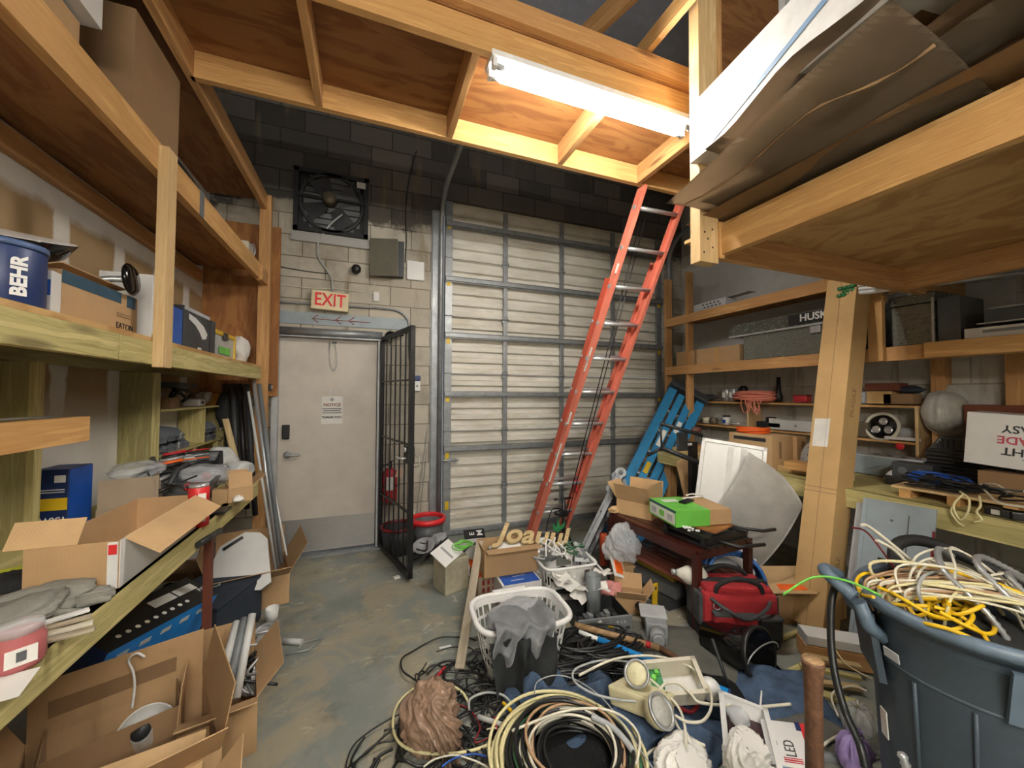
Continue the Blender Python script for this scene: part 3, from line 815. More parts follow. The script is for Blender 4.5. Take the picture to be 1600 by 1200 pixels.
# security gate, hinged beside the door and swung into the room
h0 = V((.125, YB-.03, .03)); fe = P(641, 905, Z=.03)
dg = (fe-h0); gl = dg.length; ga = math.atan2(dg.y, dg.x)
gt = thing('security_gate', 'black barred security gate standing open beside the exit door', 'gate', h0, ga)
GH = 2.07
q = M(); q.box((.02, 0, GH/2), (.04, .04, GH)); q.box((gl-.02, 0, GH/2), (.04, .04, GH)); 
for z in (.02, GH-.02): q.box((gl/2, 0, z), (gl, .03, .04))
part('gate_frame', q, 'black', gt)
for z in (.52, 1.08, 1.62): part('crossbar', M().box((gl/2, 0, z), (gl-.06, .02, .014)), 'black', gt)
for k in range(5): part('gate_bar', M().box((.04+(gl-.08)*(k+1)/6, 0, GH/2), (.011, .011, GH-.06)), 'black', gt)
part('jamb', M().box((-.035, .0, GH/2), (.05, .06, GH+.02)), 'black', gt)
part('mesh_screen', M().box((gl/2, .012, GH/2), (gl-.08, .002, GH-.06)), mk('screen', '2a2a2a', .6, alpha=.2), gt)
lk = part('lock_box', M().box((gl-.05, -.0, 1.0), (.09, .055, .14), None, .004), 'dark_metal', gt)
part('gate_lever', M().tube(sm([(gl-.06, -.03, .97), (gl-.06, -.07, .97), (gl-.17, -.075, .975)]), .009, 8).cyl((gl-.06, -.03, 1.04), (gl-.06, -.045, 1.04), .02), 'chrome', lk)
part('pull_handle', M().tube([(gl-.01, .02, .90), (gl+.035, .05, .91), (gl+.035, .05, .99), (gl-.01, .02, 1.0)], .005, 6), 'steel', lk)

# fire extinguisher hanging on the wall behind the gate
a = Bk(609, 785, .09)
fx = thing('fire_extinguisher', 'red fire extinguisher hanging on the wall behind the security gate', 'fire extinguisher', (a.x, YB-.09, a.z))
part('cylinder', M().lathe([(0, 0), (.055, 0), (.065, .012), (.068, .03), (.068, .28), (.06, .31), (.035, .335), (.018, .345), (.018, .37), (0, .37)], 24), 'red', fx)
part('valve', M().box((0, 0, .385), (.03, .03, .03)).tube([(0, 0, .40), (.02, -.05, .42), (.0, -.09, .415)], .008, 6).tube([(0, 0, .385), (.01, -.05, .37), (.0, -.08, .35)], .007, 6), 'black', fx)
part('hose', M().tube(sm([(0, 0, .38), (-.07, -.01, .36), (-.085, -.01, .25), (-.08, -.01, .12)]), .01, 8), 'black_rubber', fx)
part('instruction_label', M().box((.0, -.069, .2), (.075, .003, .13), None, .001), 'sticker_white', fx)
part('strap', M().lathe([(.069, .16), (.0705, .16), (.0705, .175), (.069, .175)], 24), 'black', fx)
part('inspection_tag', M().box((.09, -.05, .30), (.07, .002, .1), (0, R(15), 0)), mk('tag_pink', 'd9b8a4', .7), fx)
# bucket with red rim behind the gate
a = P(655, 880, Z=0)
bk = thing('mop_bucket', 'grey bucket with a thick red rim in the corner by the gate', 'bucket', (.58, 3.93, 0))
part('bucket_body', M().lathe([(0, 0), (.12, 0), (.16, .28), (.152, .28), (.115, .01), (0, .01)], 28), 'grey_dark', bk)
part('rim', M().lathe([(.15, .26), (.175, .26), (.178, .30), (.15, .31), (.143, .29), (.15, .26)], 28), 'red_bright', bk)
bk2 = thing('waste_bin', 'dark grey bin with a faded red rim seen through the gate bars', 'bin', (.30, 3.92, 0))
part('bin_body', M().lathe([(0, 0), (.13, 0), (.165, .25), (.158, .25), (.125, .01), (0, .01)], 28), 'charcoal', bk2)
part('rim', M().lathe([(.155, .235), (.17, .235), (.172, .26), (.15, .262), (.155, .235)], 28), 'red_dark', bk2)
for k, (x0, x1) in enumerate(((672, 664), (659, 655))):
    a, b = Bk(x0, 760, .04), P(x1, 850, Y=4.0)
    cable('thin_rod', [Bk(668, 700-k*30, .02), Bk(660-k*5, 770, .04), Bk(655-k*6, 830, .05)], .004, 'grey', ['thin grey rod leaning in the corner beside the overhead door track, right one', 'thin grey rod leaning in the corner beside the overhead door track, left one'][k], 'rod', k=2)
# clutter at the foot of the gate
c0 = P(662, 882, Z=0)
lb = thing('work_lamp', 'tipped reflector lamp head among black straps at the foot of the gate', 'lamp', (c0.x, c0.y, .16), (R(20), R(-10), 0))
part('reflector', M().lathe([(.02, -.03), (.05, -.025), (.09, .0), (.10, .015), (.095, .015), (.05, -.015), (.02, -.02)], 22), 'steel', lb)
part('stand', M().tube([(0, 0, -.03), (.02, 0, -.14)], .02, 8).tube([(.02, 0, -.13), (.1, .05, -.16)], .008, 6).tube([(.02, 0, -.13), (-.08, -.05, -.16)], .008, 6), 'charcoal', lb)
rn = random.Random(3)
for k in range(5):
    pts = [(c0.x+rn.uniform(-.10, .22), c0.y+rn.uniform(-.15, .2), rn.uniform(.02, .2)) for _ in range(6)]
    cable('strap', pts, .007, 'cable_black', 'black strap tangled around the lamp at the foot of the gate', 'strap', 'black straps by the gate')
one('plastic_bag', M().blob((0, 0, .12), (.12, .1, .12), .4, 3, 5), 'clear', 'crumpled clear plastic bag on the straps by the gate', 'bag', (c0.x+.16, c0.y+.14, .0))
one('rag', M().blob((0, 0, .04), (.11, .09, .05), .3, 3, 15), 'red_dark', 'dark red rag on the floor beside the dented tin box', 'rag', (c0.x+.2, c0.y-.02, .0))
one('paper_scrap', M().box((0, 0, .006), (.05, .035, .012), (0, 0, .3)), 'paper', 'white scrap on the floor just in front of the gate', 'scrap', P(620, 903, Z=.001))

# ======================= LADDERS =======================
def rail_ladder():
    lo_l, lo_r = P(842, 801, Y=3.42), P(893, 797, Y=3.42)
    up_l, up_r = P(993, 324, Y=2.47), P(1058, 336, Y=2.47)
    lad = thing('extension_ladder', 'tall orange fibreglass extension ladder leaning against the walkway beam', 'ladder', (lo_l+lo_r)/2-V((0, 0, (lo_l.z+lo_r.z)/2)))
    dl, dr = (up_l-lo_l), (up_r-lo_r)
    fwd = (lo_r-lo_l).cross(dl).normalized()   # out of the ladder plane
    if fwd.y > 0: fwd = -fwd
    def rail(p, d, s, t0, t1, off, nm='rail', mat='fiberglass'):
        a = p+d*t0+fwd*off; b = p+d*t1+fwd*off; u = (b-a).normalized(); L = (b-a).length
        side = u.cross(fwd).normalized()*s
        w_, dpt, th = .03, .078, .004
        m = M()
        def bb(cu, cf, su, sf):
            m.box((0, cu, cf), (L, su, sf), None, .001)
        bb(0, 0, th, dpt); bb(w_/2, dpt/2-th/2, w_, th*1.3); bb(w_/2, -dpt/2+th/2, w_, th*1.3)
        rm = Matrix((u, side, u.cross(side))).transposed()
        if rm.determinant() < 0: rm = Matrix((u, side, -u.cross(side))).transposed()
        return part(nm, m, mat, lad, (a+b)/2, rm.to_euler(), world=True)
    wv = (lo_r-lo_l).normalized()
    t0, t1 = -.155, 1.06
    fl = rail(lo_l-wv*.008, dl, 1 if True else -1, t0, t1, 0)
    frr = rail(lo_r+wv*.008, dr, -1, t0, t1, 0)
    rail(lo_l-wv*.012, dl, 1, t0, .80, -.06, 'base_rail', 'fiberglass_dark')
    rail(lo_r+wv*.03, dr, -1, t0, .86, -.085, 'base_rail', 'fiberglass')
    for k in range(-1, 10):
        f = k/9.0
        # equal steps along the rail
        a, b = lo_l+dl*f, lo_r+dr*f
        part('rung', M().cyl(a+(a-b)*.02, b+(b-a)*.02, .0165, n=12), 'alu', lad, world=True)
        rv = M()
        for p_, d_ in ((a, -1), (b, 1)): rv.cyl(p_+wv*d_*.010, p_+wv*d_*.016, .019, n=14)
        part('rivet', rv, 'steel', lad, world=True)
        if k < 7:
            a2, b2 = a-fwd*.085, b-fwd*.085
            part('rung', M().cyl(a2-wv*.02, b2+wv*.02, .015, n=10), 'alu', lad, world=True)
    # markings on the left rail
    n_ = dl.normalized()
    outn = -fwd
    for t_, ln in ((.555, .22), (.20, .4), (.83, .08), (.36, .12)):
        c_ = lo_l+dl*t_+fwd*.0415-wv*.02
        e_ = Matrix((n_, fwd.cross(n_), fwd)).transposed()
        st = part('rail_sticker', M().box((0, 0, 0), (ln, .018, .001)), 'sticker_white', lad, c_, e_.to_euler(), world=True)
        if t_ == .555: text(st, 'WERNER', .018, 'red_dark', (0, 0, .001), (0, 0, 0))
    for i, off in enumerate((.42, .52)):
        a = lo_l.lerp(lo_r, off+.1)-V((0, 0, .3))+fwd*.03; b = up_l.lerp(up_r, off-.02)+V((0, 0, .35))+fwd*.02
        part('rope', M().tube([a, a.lerp(b, .5)+V((.004, 0, 0)), b], .0045, 6), 'cable_black', lad, world=True)
    for s, p_, d_ in ((1, lo_l, dl), (-1, lo_r, dr)):
        c_ = p_+d_*.09-fwd*.03+wv*s*.03
        part('rung_lock', M().box((0, 0, 0), (.02, .05, .12), None, .004), 'red', lad, c_, (R(-20), 0, 0), world=True)
    for p_ in (lo_l+dl*t0, lo_r+dr*t0):
        part('ladder_foot', M().box((0, 0, .02), (.07, .1, .03), None, .006), 'black_rubber', lad, V((p_.x, p_.y, max(.0, p_.z-.02))), 0, world=True)
    return lad
rail_ladder()

# blue folded stepladder leaning in the corner
tp = P(1072, 618, Y=3.62); bt = P(985, 800, Y=3.35)
dd = (tp-bt); bt2 = bt-dd*(bt.z/dd.z); 
n_ = dd.normalized(); acr = V((1, -.35, 0)); acr = (acr-n_*acr.dot(n_)).normalized(); nn_ = n_.cross(acr)
if nn_.y > 0: nn_ = -nn_
L_ = (tp-bt2).length
sl = thing('stepladder', 'folded blue fibreglass stepladder leaning in the corner by the overhead door', 'stepladder', bt2)
e_ = Matrix((n_, acr, n_.cross(acr))).transposed().to_euler()
sg = -1 if n_.cross(acr).y > 0 else 1
def sp2(nm, m, mat, label=None, parent=sl): return part(nm, m, mat, parent, (bt2+tp)/2, e_, label, world=True)
for o_, dz in ((-.17, 0), (.17, 0)):
    m = M(); m.box((0, o_, sg*.04), (L_, .095, .007)); m.box((0, o_-.047, 0), (L_, .006, .08)); m.box((0, o_+.047, 0), (L_, .006, .08))
    sp2('front_rail', m, 'ladder_blue')
for o_ in (-.055, .055):
    m = M(); m.box((-.03, o_, sg*.07), (L_-.08, .075, .007)); m.box((-.03, o_-.036, sg*.055), (L_-.08, .006, .03)); m.box((-.03, o_+.036, sg*.055), (L_-.08, .006, .03))
    sp2('rear_rail', m, 'ladder_blue')
for k in range(6): sp2('step', M().box((-L_/2+.25+k*.29, 0, 0), (.02, .33, .075)), 'alu')
sp2('top_cap', M().box((L_/2+.02, 0, sg*.03), (.09, .46, .17), None, .015), 'charcoal')
for x_, w_, mt in ((.52, .16, 'sticker_white'), (.30, .22, 'sticker_white'), (-.1, .14, 'sticker_yellow'), (.12, .06, 'sticker_white')):
    sp2('warning_sticker', M().box((x_, (-.055 if x_ in (.30, -.1) else .055), sg*.077), (w_, .05, .002)), mt)
st_ = M(); 
# aluminium folded multi-ladder lying against it
a = P(975, 750, Y=3.1); b = P(905, 895, Y=2.95)
al = thing('folding_ladder', 'dull aluminium folding ladder with round hinges leaning left of the stepladder', 'ladder', (b.x, b.y, 0))
dv = (a-b).normalized(); ac = V((.8, .5, .35)); ac = (ac-dv*ac.dot(dv)).normalized(); nz = dv.cross(ac)
ex = Matrix((dv, ac, nz)).transposed().to_euler(); L2 = (a-b).length
for o_, z_ in ((-.19, 0), (-.07, .05), (.07, 0), (.19, .05)):
    part('rail', M().box((-.05, o_, z_), (L2, .085, .035), None, .004), 'alu_dull', al, (a+b)/2, ex, world=True)
for k in range(3): part('rung', M().box((-L2/2+.1+k*.22, 0, .02), (.035, .38, .035), None, .003), 'alu_dull', al, (a+b)/2, ex, world=True)
for o_, z_ in ((-.19, .02), (-.06, .06), (.07, .02), (.19, .06)):
    part('hinge', M().cyl((L2/2-.02, o_-.02, z_), (L2/2-.02, o_+.02, z_), .05, n=18).cyl((L2/2-.16, o_-.02, z_), (L2/2-.16, o_+.02, z_), .045, n=18).box((L2/2-.09, o_, z_), (.14, .03, .07), None, .005), 'alu_dull', al, (a+b)/2, ex, world=True)
    part('release_knob', M().cyl((L2/2-.02, o_-.032, z_), (L2/2-.02, o_-.02, z_), .02, n=12), 'charcoal', al, (a+b)/2, ex, world=True)

# ======================= LEFT SHELF CONTENTS =======================
zS = 1.769
def rz(v): return math.atan2(v[1], v[0])
# paint can
pc = thing('paint_can', 'dark blue plastic paint can with white lettering at the near end of the shelf', 'paint can', (-.985, 1.53, zS))
part('can_body', M().lathe([(0, 0), (.08, 0), (.085, .01), (.085, .165), (.08, .175)], 30), 'blue_dark', pc)
part('lid', M().lathe([(0, .178), (.07, .178), (.074, .186), (.088, .186), (.089, .17), (.085, .17)], 30), mk('lid_blue', '4a5f86', .4), pc)
th = R(54)
text(pc, 'BEHR', .047, 'white_gloss', (.0865*math.sin(th), -.0865*math.cos(th), .085), (Matrix.Rotation(th, 3, 'Z') @ Matrix.Rotation(R(90), 3, 'X') @ Matrix.Rotation(R(90), 3, 'Z')).to_euler(), sy=.9, bold=.002)
b1 = closed_box('bright blue box behind the paint can, under the dome', (-1.22, 1.58, zS), 0, .14, .26, .185, 'blue', None)
b2 = closed_box('white and blue box standing between the paint can and the long carton', (-1.0, 1.645, zS), .1, .13, .05, .145, 'white', None, cat='box', name='product_box')
decal(b2, '-y', .125, .05, 'blue', 0, .09, .0256); decal(b2, '-y', .08, .008, 'blue_dark', 0, .05, .0256)
ea = closed_box('long brown carton with dark blue tape on the middle left shelf', (-1.085, 1.90, zS), 0, .29, .44, .165, 'card', None)
for (u, v, w_, h_) in ((-.06, .142, .32, .042), (.17, .14, .06, .05)): decal(ea, '+x', w_, h_, 'tape_blue', u, v, .1458, 'blue_tape')
text(ea, 'EATON', .035, 'black', (.146, .13, .03), FACE['+x'])
decal(ea, '+x', .09, .004, 'card_dark', .12, .07, .1458); decal(ea, '+x', .09, .004, 'card_dark', .12, .08, .1458)
part('flap', M().box((.07, -.03, .175), (.14, .36, .004), (0, R(-12), 0)), 'card', ea)
bw = thing('light_dome', 'large shallow light dome, black outside and white inside, resting on the boxes', 'shade', (-1.17, 1.76, zS+.172), (R(15), R(8), 0))
part('shade_outside', M().lathe([(0, 0), (.06, .002), (.12, .025), (.17, .065), (.2, .115), (.197, .117)], 40), 'black_gloss', bw)
part('shade_inside', M().lathe([(0, .006), (.06, .008), (.115, .03), (.165, .068), (.197, .118)], 40), 'white_gloss', bw)
dk_ = thing('desk_lamp_head', 'glossy black round lamp head on a stub arm beside the carton', 'lamp', P(204, 437, X=-.92))
part('disc', M().lathe([(0, .018), (.05, .016), (.064, .006), (.066, 0), (.06, -.008), (0, -.012)], 28, (0, 0, 0), Euler((0, R(84), R(6))).to_matrix(), sx=1.0), 'black_gloss', dk_)
part('arm', M().tube(sm([(-.0, .0, 0), (-.06, -.02, -.01), (-.11, -.04, -.035)]), .013, 10), 'steel', dk_)
wbox = closed_box('tall white carton with small pictograms beside the shelf post', (-1.02, 2.26, zS), 0, .19, .11, .30, 'white', None, name='product_box', cat='box')
decal(wbox, '+x', .08, .2, 'sticker_white', .01, .17, .0955)
for k, (u, v) in enumerate(((-.01, .2), (.02, .15), (-.01, .12), (.03, .21))): part('pictogram', M().box((.0965, u, v), (.001, .014, .022), (.6*k, 0, 0)), 'black', wbox)
decal(wbox, '+x', .11, .03, 'card', 0, .015, .0955)
lbx = closed_box('black lamp box picturing a white glass shade, behind the shelf post', (-1.05, 2.72, zS), 0, .24, .36, .235, 'charcoal', None, name='lamp_box', cat='box')
part('pictured_shade', M().prism([(.1205, -.12, .20), (.1205, -.03, .19), (.1205, .08, .16), (.1205, .14, .12), (.1205, .12, .09), (.1205, .07, .08), (.1205, .02, .12), (.1205, -.04, .15), (.1205, -.12, .17)], (.001, 0, 0)), 'white', lbx)
decal(lbx, '+x', .35, .02, 'grey_light', 0, .224, .1205); decal(lbx, '+x', .05, .015, 'sticker_white', .03, .02, .1205)
closed_box('narrow blue box pressed between the post and the lamp box', (-1.0, 2.46, zS), 0, .15, .10, .20, 'blue', None, name='product_box', cat='box')
closed_box('thin black box with silver print just past the lamp box', (-1.05, 2.96, zS), 0, .24, .07, .22, 'charcoal', None, name='product_box', cat='box')
a = P(354, 545, X=-.95)
yb = thing('organizer_case', 'clear parts case with a yellow frame at the far end of the middle shelf', 'case', (-1.06, a.y, zS))
part('clear_body', M().box((0, 0, .09), (.2, .40, .15), None, .008), 'clear_milky', yb)
part('lid_frame', M().box((0, 0, .175), (.22, .42, .03), None, .006), 'yellow', yb)
part('end_frame', M().box((0, .20, .09), (.215, .03, .18), None, .005), 'yellow', yb)
part('latch', M().box((.112, -.03, .16), (.01, .08, .05), None, .003), 'black', yb)
part('label', M().box((.106, -.02, .06), (.002, .22, .05)), 'green', yb)
part('dark_contents', M().box((-.0, .0, .06), (.15, .34, .08)), 'grey_dark', yb)
pb_ = thing('paper_bag', 'creased white paper bag at the far end of the middle shelf by the post', 'bag', (-1.0, 3.72, zS))
part('bag_body', M().blob((0, 0, .11), (.1, .14, .14), .35, 2.2, 9), 'paper', pb_)
# upper shelf
zU = 2.61
carton('tall brown carton standing on the upper left shelf', (-1.12, P(207, 160, X=-.93).y+.20, zU), 0, .38, .40, .52, 'card_dark', (None, None, None, None))
cf = carton('brown carton with loose flaps on the upper shelf next to the white box', (-1.14, 1.50, zU), 0, .36, .50, P(160, 48, X=-.91).z-zU-.01, 'card', None)
wb_ = closed_box('white box with a dark handle slot on top of the cartons overhead at left', (-1.11, P(160, 48, X=-.91).y-.36, P(160, 48, X=-.91).z), .0, .40, .72, .30, 'white', None, name='white_box', cat='box')
decal(wb_, '+x', .10, .03, 'black', .15, .03, .2005, 'handle_slot')
cable('black_cable', [(XS-.0, 2.25, 2.655), (XS+.0, 2.38, 2.65), (XS-.01, 2.6, 2.64), (XS-.03, 2.75, 2.63)], .008, 'cable_black', 'black cable lying on the upper left beam by the grey tape', 'cable')
closed_box('small brown carton at the far end of the upper shelf', (-1.2, 3.6, zU), .1, .22, .22, .22, 'card_dark')
rl = thing('light_fitting', 'grey-white fitting with a black rim at the far end of the upper shelf', 'light fitting', (-1.02, 3.78, zU))
part('body', M().box((0, 0, .09), (.16, .16, .18), None, .01), 'offwhite', rl)
part('black_band', M().box((.0, 0, .04), (.165, .165, .03), None, .004), 'black', rl)
part('hook', M().tube(sm([(.09, -.05, .02), (.12, -.05, .10), (.10, -.03, .17), (.08, -.05, .13)]), .006, 6), 'steel', rl)

# ======================= PARTS RACK CONTENTS =======================
def bin_mesh(w=.10, d=.15, h=.072):
    m = M(); t_ = .003
    m.box((0, 0, t_/2), (d, w, t_)); m.box((-d/2, 0, h/2), (t_, w, h)); m.box((d/2-.004, 0, h*.22), (t_, w, h*.44))
    for s in (-1, 1):
        m.prism([(-d/2, s*w/2, 0), (d/2, s*w/2, 0), (d/2, s*w/2, h*.44), (d/2-.045, s*w/2, h), (-d/2, s*w/2, h)], (0, -s*t_, 0))
    m.box((d/2, 0, h*.42), (.008, w, .006))
    return m.mesh('bin')
bm_ = bin_mesh()
k = 0
NB = ['lowest row, nearest the upright', 'lower row, second from the upright', 'lower row, third', 'lower row, fourth, by the divider', 'lower row past the divider', 'lower row at the far end', 'upper row, nearest the upright', 'upper row, second', 'upper row, with a white tag', 'upper row past the divider', 'upper row beside the white plate']
for i, (y, z) in enumerate(((3.0, 1.15), (3.11, 1.15), (3.22, 1.15), (3.33, 1.15), (3.72, 1.15), (3.83, 1.15), (3.0, 1.225), (3.12, 1.228), (3.24, 1.225), (3.72, 1.225), (3.83, 1.225))):
    bx_ = thing('storage_bin', 'grey plastic hopper bin in the green rack, '+NB[i], 'storage bin', (-1.262, y if y < 3.5 else y+.02, z), (0, R(8), 0) if z > 1.2 else 0, 'grey bins in the wall rack')
    part('bin_shell', bm_.copy(), 'bin_grey', bx_)
    if i in (2, 8): part('tag', M().box((.074, 0, .03), (.001, .03, .03), (R(45), 0, 0)), 'sticker_white', bx_)
one('triangle_sign', M().prism([(0, -.05, 0), (0, .05, .03), (0, -.03, .11)], (.004, 0, 0)), 'white', 'small white triangular plate sticking out of the far end of the rack', 'plate', (-1.17, 3.98, 1.22))
zr = 1.43
def rx(x): return P(x, 630, X=-1.24).y
closed_box('small brown box on top of the bin rack near the upright', (-1.26, rx(262), zr), .1, .13, .14, .07, 'card_dark', None)
wd = thing('white_device', 'white device with a dark window on top of the bin rack', 'device', (-1.24, rx(304), zr), .1)
part('case', M().box((0, 0, .03), (.1, .16, .055), None, .008), 'white_gloss', wd); part('window', M().box((.051, 0, .028), (.002, .07, .02)), 'black', wd)
one('plastic_bag', M().blob((0, 0, .06), (.07, .09, .07), .4, 3, 12), 'clear_milky', 'milky plastic bag at the far end on top of the bin rack', 'bag', (-1.27, rx(325), zr))
closed_box('small orange box at the end of the bin rack top', (-1.26, rx(337)-.02, zr), 0, .12, .05, .10, mk('orange_box', 'c98a2c', .6), None)
cable('black_cable', [(-1.24, 3.15, 1.46), (-1.2, 3.2, 1.53), (-1.25, 3.28, 1.56), (-1.21, 3.36, 1.50), (-1.26, 3.45, 1.47), (-1.22, 3.5, 1.53), (-1.27, 3.36, 1.55), (-1.25, 3.22, 1.48)], .01, 'cable_black', 'black cable coiled behind the white device on the rack', 'cable')
closed_box('flat black box lying high above the bin rack', (-1.25, 3.3, 1.565), .1, .16, .4, .035, 'charcoal', None, name='flat_box', cat='box')

# ======================= LEFT BENCH CONTENTS =======================
zB = ZB+.001
cr = closed_box('tall dark blue bulb box standing upside down behind the green upright', (-1.237, 2.265, zB), 0, .115, .15, .275, 'blue_dark', None, name='bulb_box', cat='box')
decal(cr, '+x', .145, .27, 'blue', 0, .137, .0582, 'side_panel')
decal(cr, '-y', .10, .05, 'sticker_yellow', .005, .13, .0758); decal(cr, '-y', .035, .03, 'sticker_white', .03, .235, .0758)
fl = Euler((R(90), R(180), 0)).to_matrix() 
ud = (Matrix.Rotation(R(180), 3, 'Y') @ Matrix.Rotation(R(90), 3, 'X')).to_euler()
text(cr, '150W', .036, 'white', (.008, -.077, .065), ud, bold=.0006); text(cr, 'CREE', .022, 'white', (.015, -.077, .022), ud)
decal(cr, '-y', .09, .004, 'white', 0, .19, .0758); decal(cr, '-y', .09, .004, 'white', 0, .18, .0758)
ca = carton('upright-flapped brown carton in the middle of the left bench', (-.98, 2.21, zB), .30, .19, .14, .11, 'card_grey', (1.5, None, None, 1.45), fl=.85)
# long white-sided carton
lc = carton('long carton with a white printed side along the edge of the left bench', (-.815, 1.83, zB), 0, .21, .58, .145, 'card', None)
decal(lc, '+x', .575, .145, 'white', 0, .0725, .1075, 'white_side', t=.003)
decal(lc, '+x', .22, .006, 'grey_dark', .1, .06, .1095); decal(lc, '+x', .14, .005, 'grey_dark', .08, .048, .1095); decal(lc, '+x', .04, .1, 'orange_box', .265, .08, .1095, 'orange_print')
decal(lc, '-y', .025, .14, 'white', .093, .0725, .292, 'white_edge'); decal(lc, '-y', .02, .03, 'red_bright', .093, .12, .2935, 'red_print')
F_ = .11
part('long_flap', M().box((0, F_/2, 0), (.54, F_, .004)), 'card_light', lc, (.105, 0.01, .145), Euler((R(120), 0, R(90))))
for o in [c for c in lc.children if c.name.startswith('long_flap')]: o.rotation_euler = Euler((R(-33), 0, R(-90)))
part('flap', M().box((0, .04, 0), (.16, .08, .004)), 'card_light', lc, (-.07, -.29, .145), Euler((R(60), 0, 0)))
tt = thing('tool_tray', 'dark grey plastic tool tray on the left bench behind the long carton', 'tray', (-.94, 2.56, zB+.06), (0, R(4), .15))
def tray(w, d, h, t_=.006):
    m = M(); m.box((0, 0, t_/2), (w*.86, d*.9, t_))
    for s in (-1, 1):
        m.prism([(s*w*.43, -d*.45, 0), (s*w*.43, d*.45, 0), (s*w/2, d/2, h), (s*w/2, -d/2, h)], (-s*t_, 0, 0))
        m.prism([(-w*.43, s*d*.45, 0), (w*.43, s*d*.45, 0), (w/2, s*d/2, h), (-w/2, s*d/2, h)], (0, -s*t_, 0))
        m.box((s*w/2, 0, h), (.02, d+.02, .006)); m.box((0, s*d/2, h), (w+.02, .02, .006))
    return m
part('tray_body', tray(.34, .48, .10), 'grey_dark', tt)
part('divider', M().box((0, 0, .05), (.3, .006, .08)), 'grey_dark', tt)
part('handle', M().tube([(0, -.2, .09), (0, -.12, .14), (0, .12, .14), (0, .2, .09)], .012, 8), 'charcoal', tt)
closed_box('black case under the tool tray on the left bench', (-.96, 2.56, zB), .05, .26, .36, .058, 'black', None, name='tool_case', cat='case')
tt2 = thing('parts_tray', 'black tray of small tools piled on the grey tool tray', 'tray', (-1.0, 2.82, zB+.14), (R(6), R(3), .3))
part('tray_body', tray(.32, .44, .06), 'charcoal', tt2)
for k in range(5):
    mt_ = ('black', 'orange_bright', 'steel', 'black', 'red')[k]
    y_ = -.15+k*.075
    part('screwdriver', M().cyl((-.12, y_, .06), (-.02, y_+.03, .075), .011, n=10).cyl((-.02, y_+.03, .075), (.1, y_+.05, .085), .004, n=8), mt_, tt2)
closed_box('black box holding up the tray of small tools', (-1.05, 2.90, zB), .2, .24, .24, .125, 'charcoal', None, name='flat_box', cat='box')
def bag(label, px, z, d, mat, seed, x=None, y=None, amp=.38, fr=2.6):
    p_ = P(*px, Z=z); 
    return one('plastic_bag', M().blob((0, 0, d[2]*.75), d, amp, fr, seed), mat, label, 'bag', (p_.x if x is None else x, p_.y if y is None else y, z))
bag('clear plastic bag against the wall right of the blue bulb box', (170, 765), zB+.02, (.12, .14, .10), 'clear_milky', 1)
bag('clear plastic wrap over the tools near the green upright', (215, 745), zB+.17, (.12, .18, .05), 'clear', 2)
bag('folded white plastic bag on the tool heap below the bin rack', (272, 733), zB+.12, (.14, .13, .07), 'clear_milky', 3)
bag('clear bag of red fittings in the middle of the bench heap', (318, 760), zB+.08, (.14, .17, .08), 'clear', 4)
bag('white plastic bag with red trim near the far end of the bench', (345, 735), zB+.07, (.11, .13, .10), 'clear_milky', 6)
bag('dirty grey plastic bag at the far corner of the bench', (372, 745), zB+.02, (.12, .12, .07), 'clear_milky', 8)
rn = random.Random(11)
for k in range(12):
    p_ = P(rn.uniform(292, 352), rn.uniform(738, 775), Z=zB+.09)
    t_ = one('plastic_fitting', M().lathe([(.012, 0), (.02, 0), (.022, .02), (.014, .03), (.014, .055), (.01, .055), (.01, 0)], 12), 'red_bright' if k % 3 else 'red', 'small red plastic fitting spilling from the bags on the bench', 'fitting', p_+V((0, 0, rn.uniform(-.02, .05))), (rn.uniform(0, 2), rn.uniform(0, 2), 0), 'red fittings on the bench')
for k in range(8):
    p_ = P(rn.uniform(225, 330), rn.uniform(742, 775), Z=zB+.14)
    one('hand_tool', M().cyl((0, 0, 0), (.09, .02, .01), .012, .009, 8).cyl((.09, .02, .01), (.2, .04, .015), .004, n=6), 'black' if k % 2 else 'steel', 'small hand tool lying in the heap on the left bench', 'tool', p_, (0, rn.uniform(-.3, .3), rn.uniform(0, 3)), 'tools on the bench heap')
closed_box('brown carton at the back of the far bench corner', (-1.1, 3.02, zB), .2, .24, .3, .12, 'card_dark', None)
for i, (z_, lb_) in enumerate(((0, 'red tin standing on the bench edge, lower of two'), (.095, 'red tin with white labels stacked on another by the bench edge'))):
    a = P(322, 820, Z=zB)
    rc = thing('red_tin', lb_, 'tin', (a.x-.03, a.y+.0, zB+z_), .6, 'red tins')
    part('tin_body', M().lathe([(0, 0), (.04, 0), (.04, .075), (.036, .08), (.036, .088), (0, .088)], 22), 'red_bright', rc)
    part('tin_lid', M().lathe([(0, .093), (.037, .093), (.038, .086), (.037, .08)], 22), 'steel', rc)
    part('label', M().box((0, -.0405, .04), (.03, .002, .03)), 'sticker_white', rc)
a = P(352, 788, Z=zB)
closed_box('small brown box next to the red tins', (a.x-.03, a.y+.05, zB), .3, .09, .08, .075, 'card', None)
a = P(378, 780, Z=zB)
kb_ = carton('small open brown box at the far end of the bench edge', (a.x-.02, a.y+.02, zB), .35, .11, .16, .08, 'card', (1.2, 2.2, None, 2.4))
one('crumpled_paper', M().blob((0, 0, .02), (.035, .04, .025), .5, 3, 21, 3), 'paper', 'little crumpled white paper by the small boxes on the bench', 'paper', P(372, 785, Z=zB))
a, b = P(310, 851, X=XB+.012), P(344, 829, X=XB+.012)
bp_ = one('metal_pipe', M().cyl((0, 0, 0), b-a, .014, n=12), 'dark_metal', 'dark metal pipe fixed along the outer edge of the left bench', 'pipe', a)
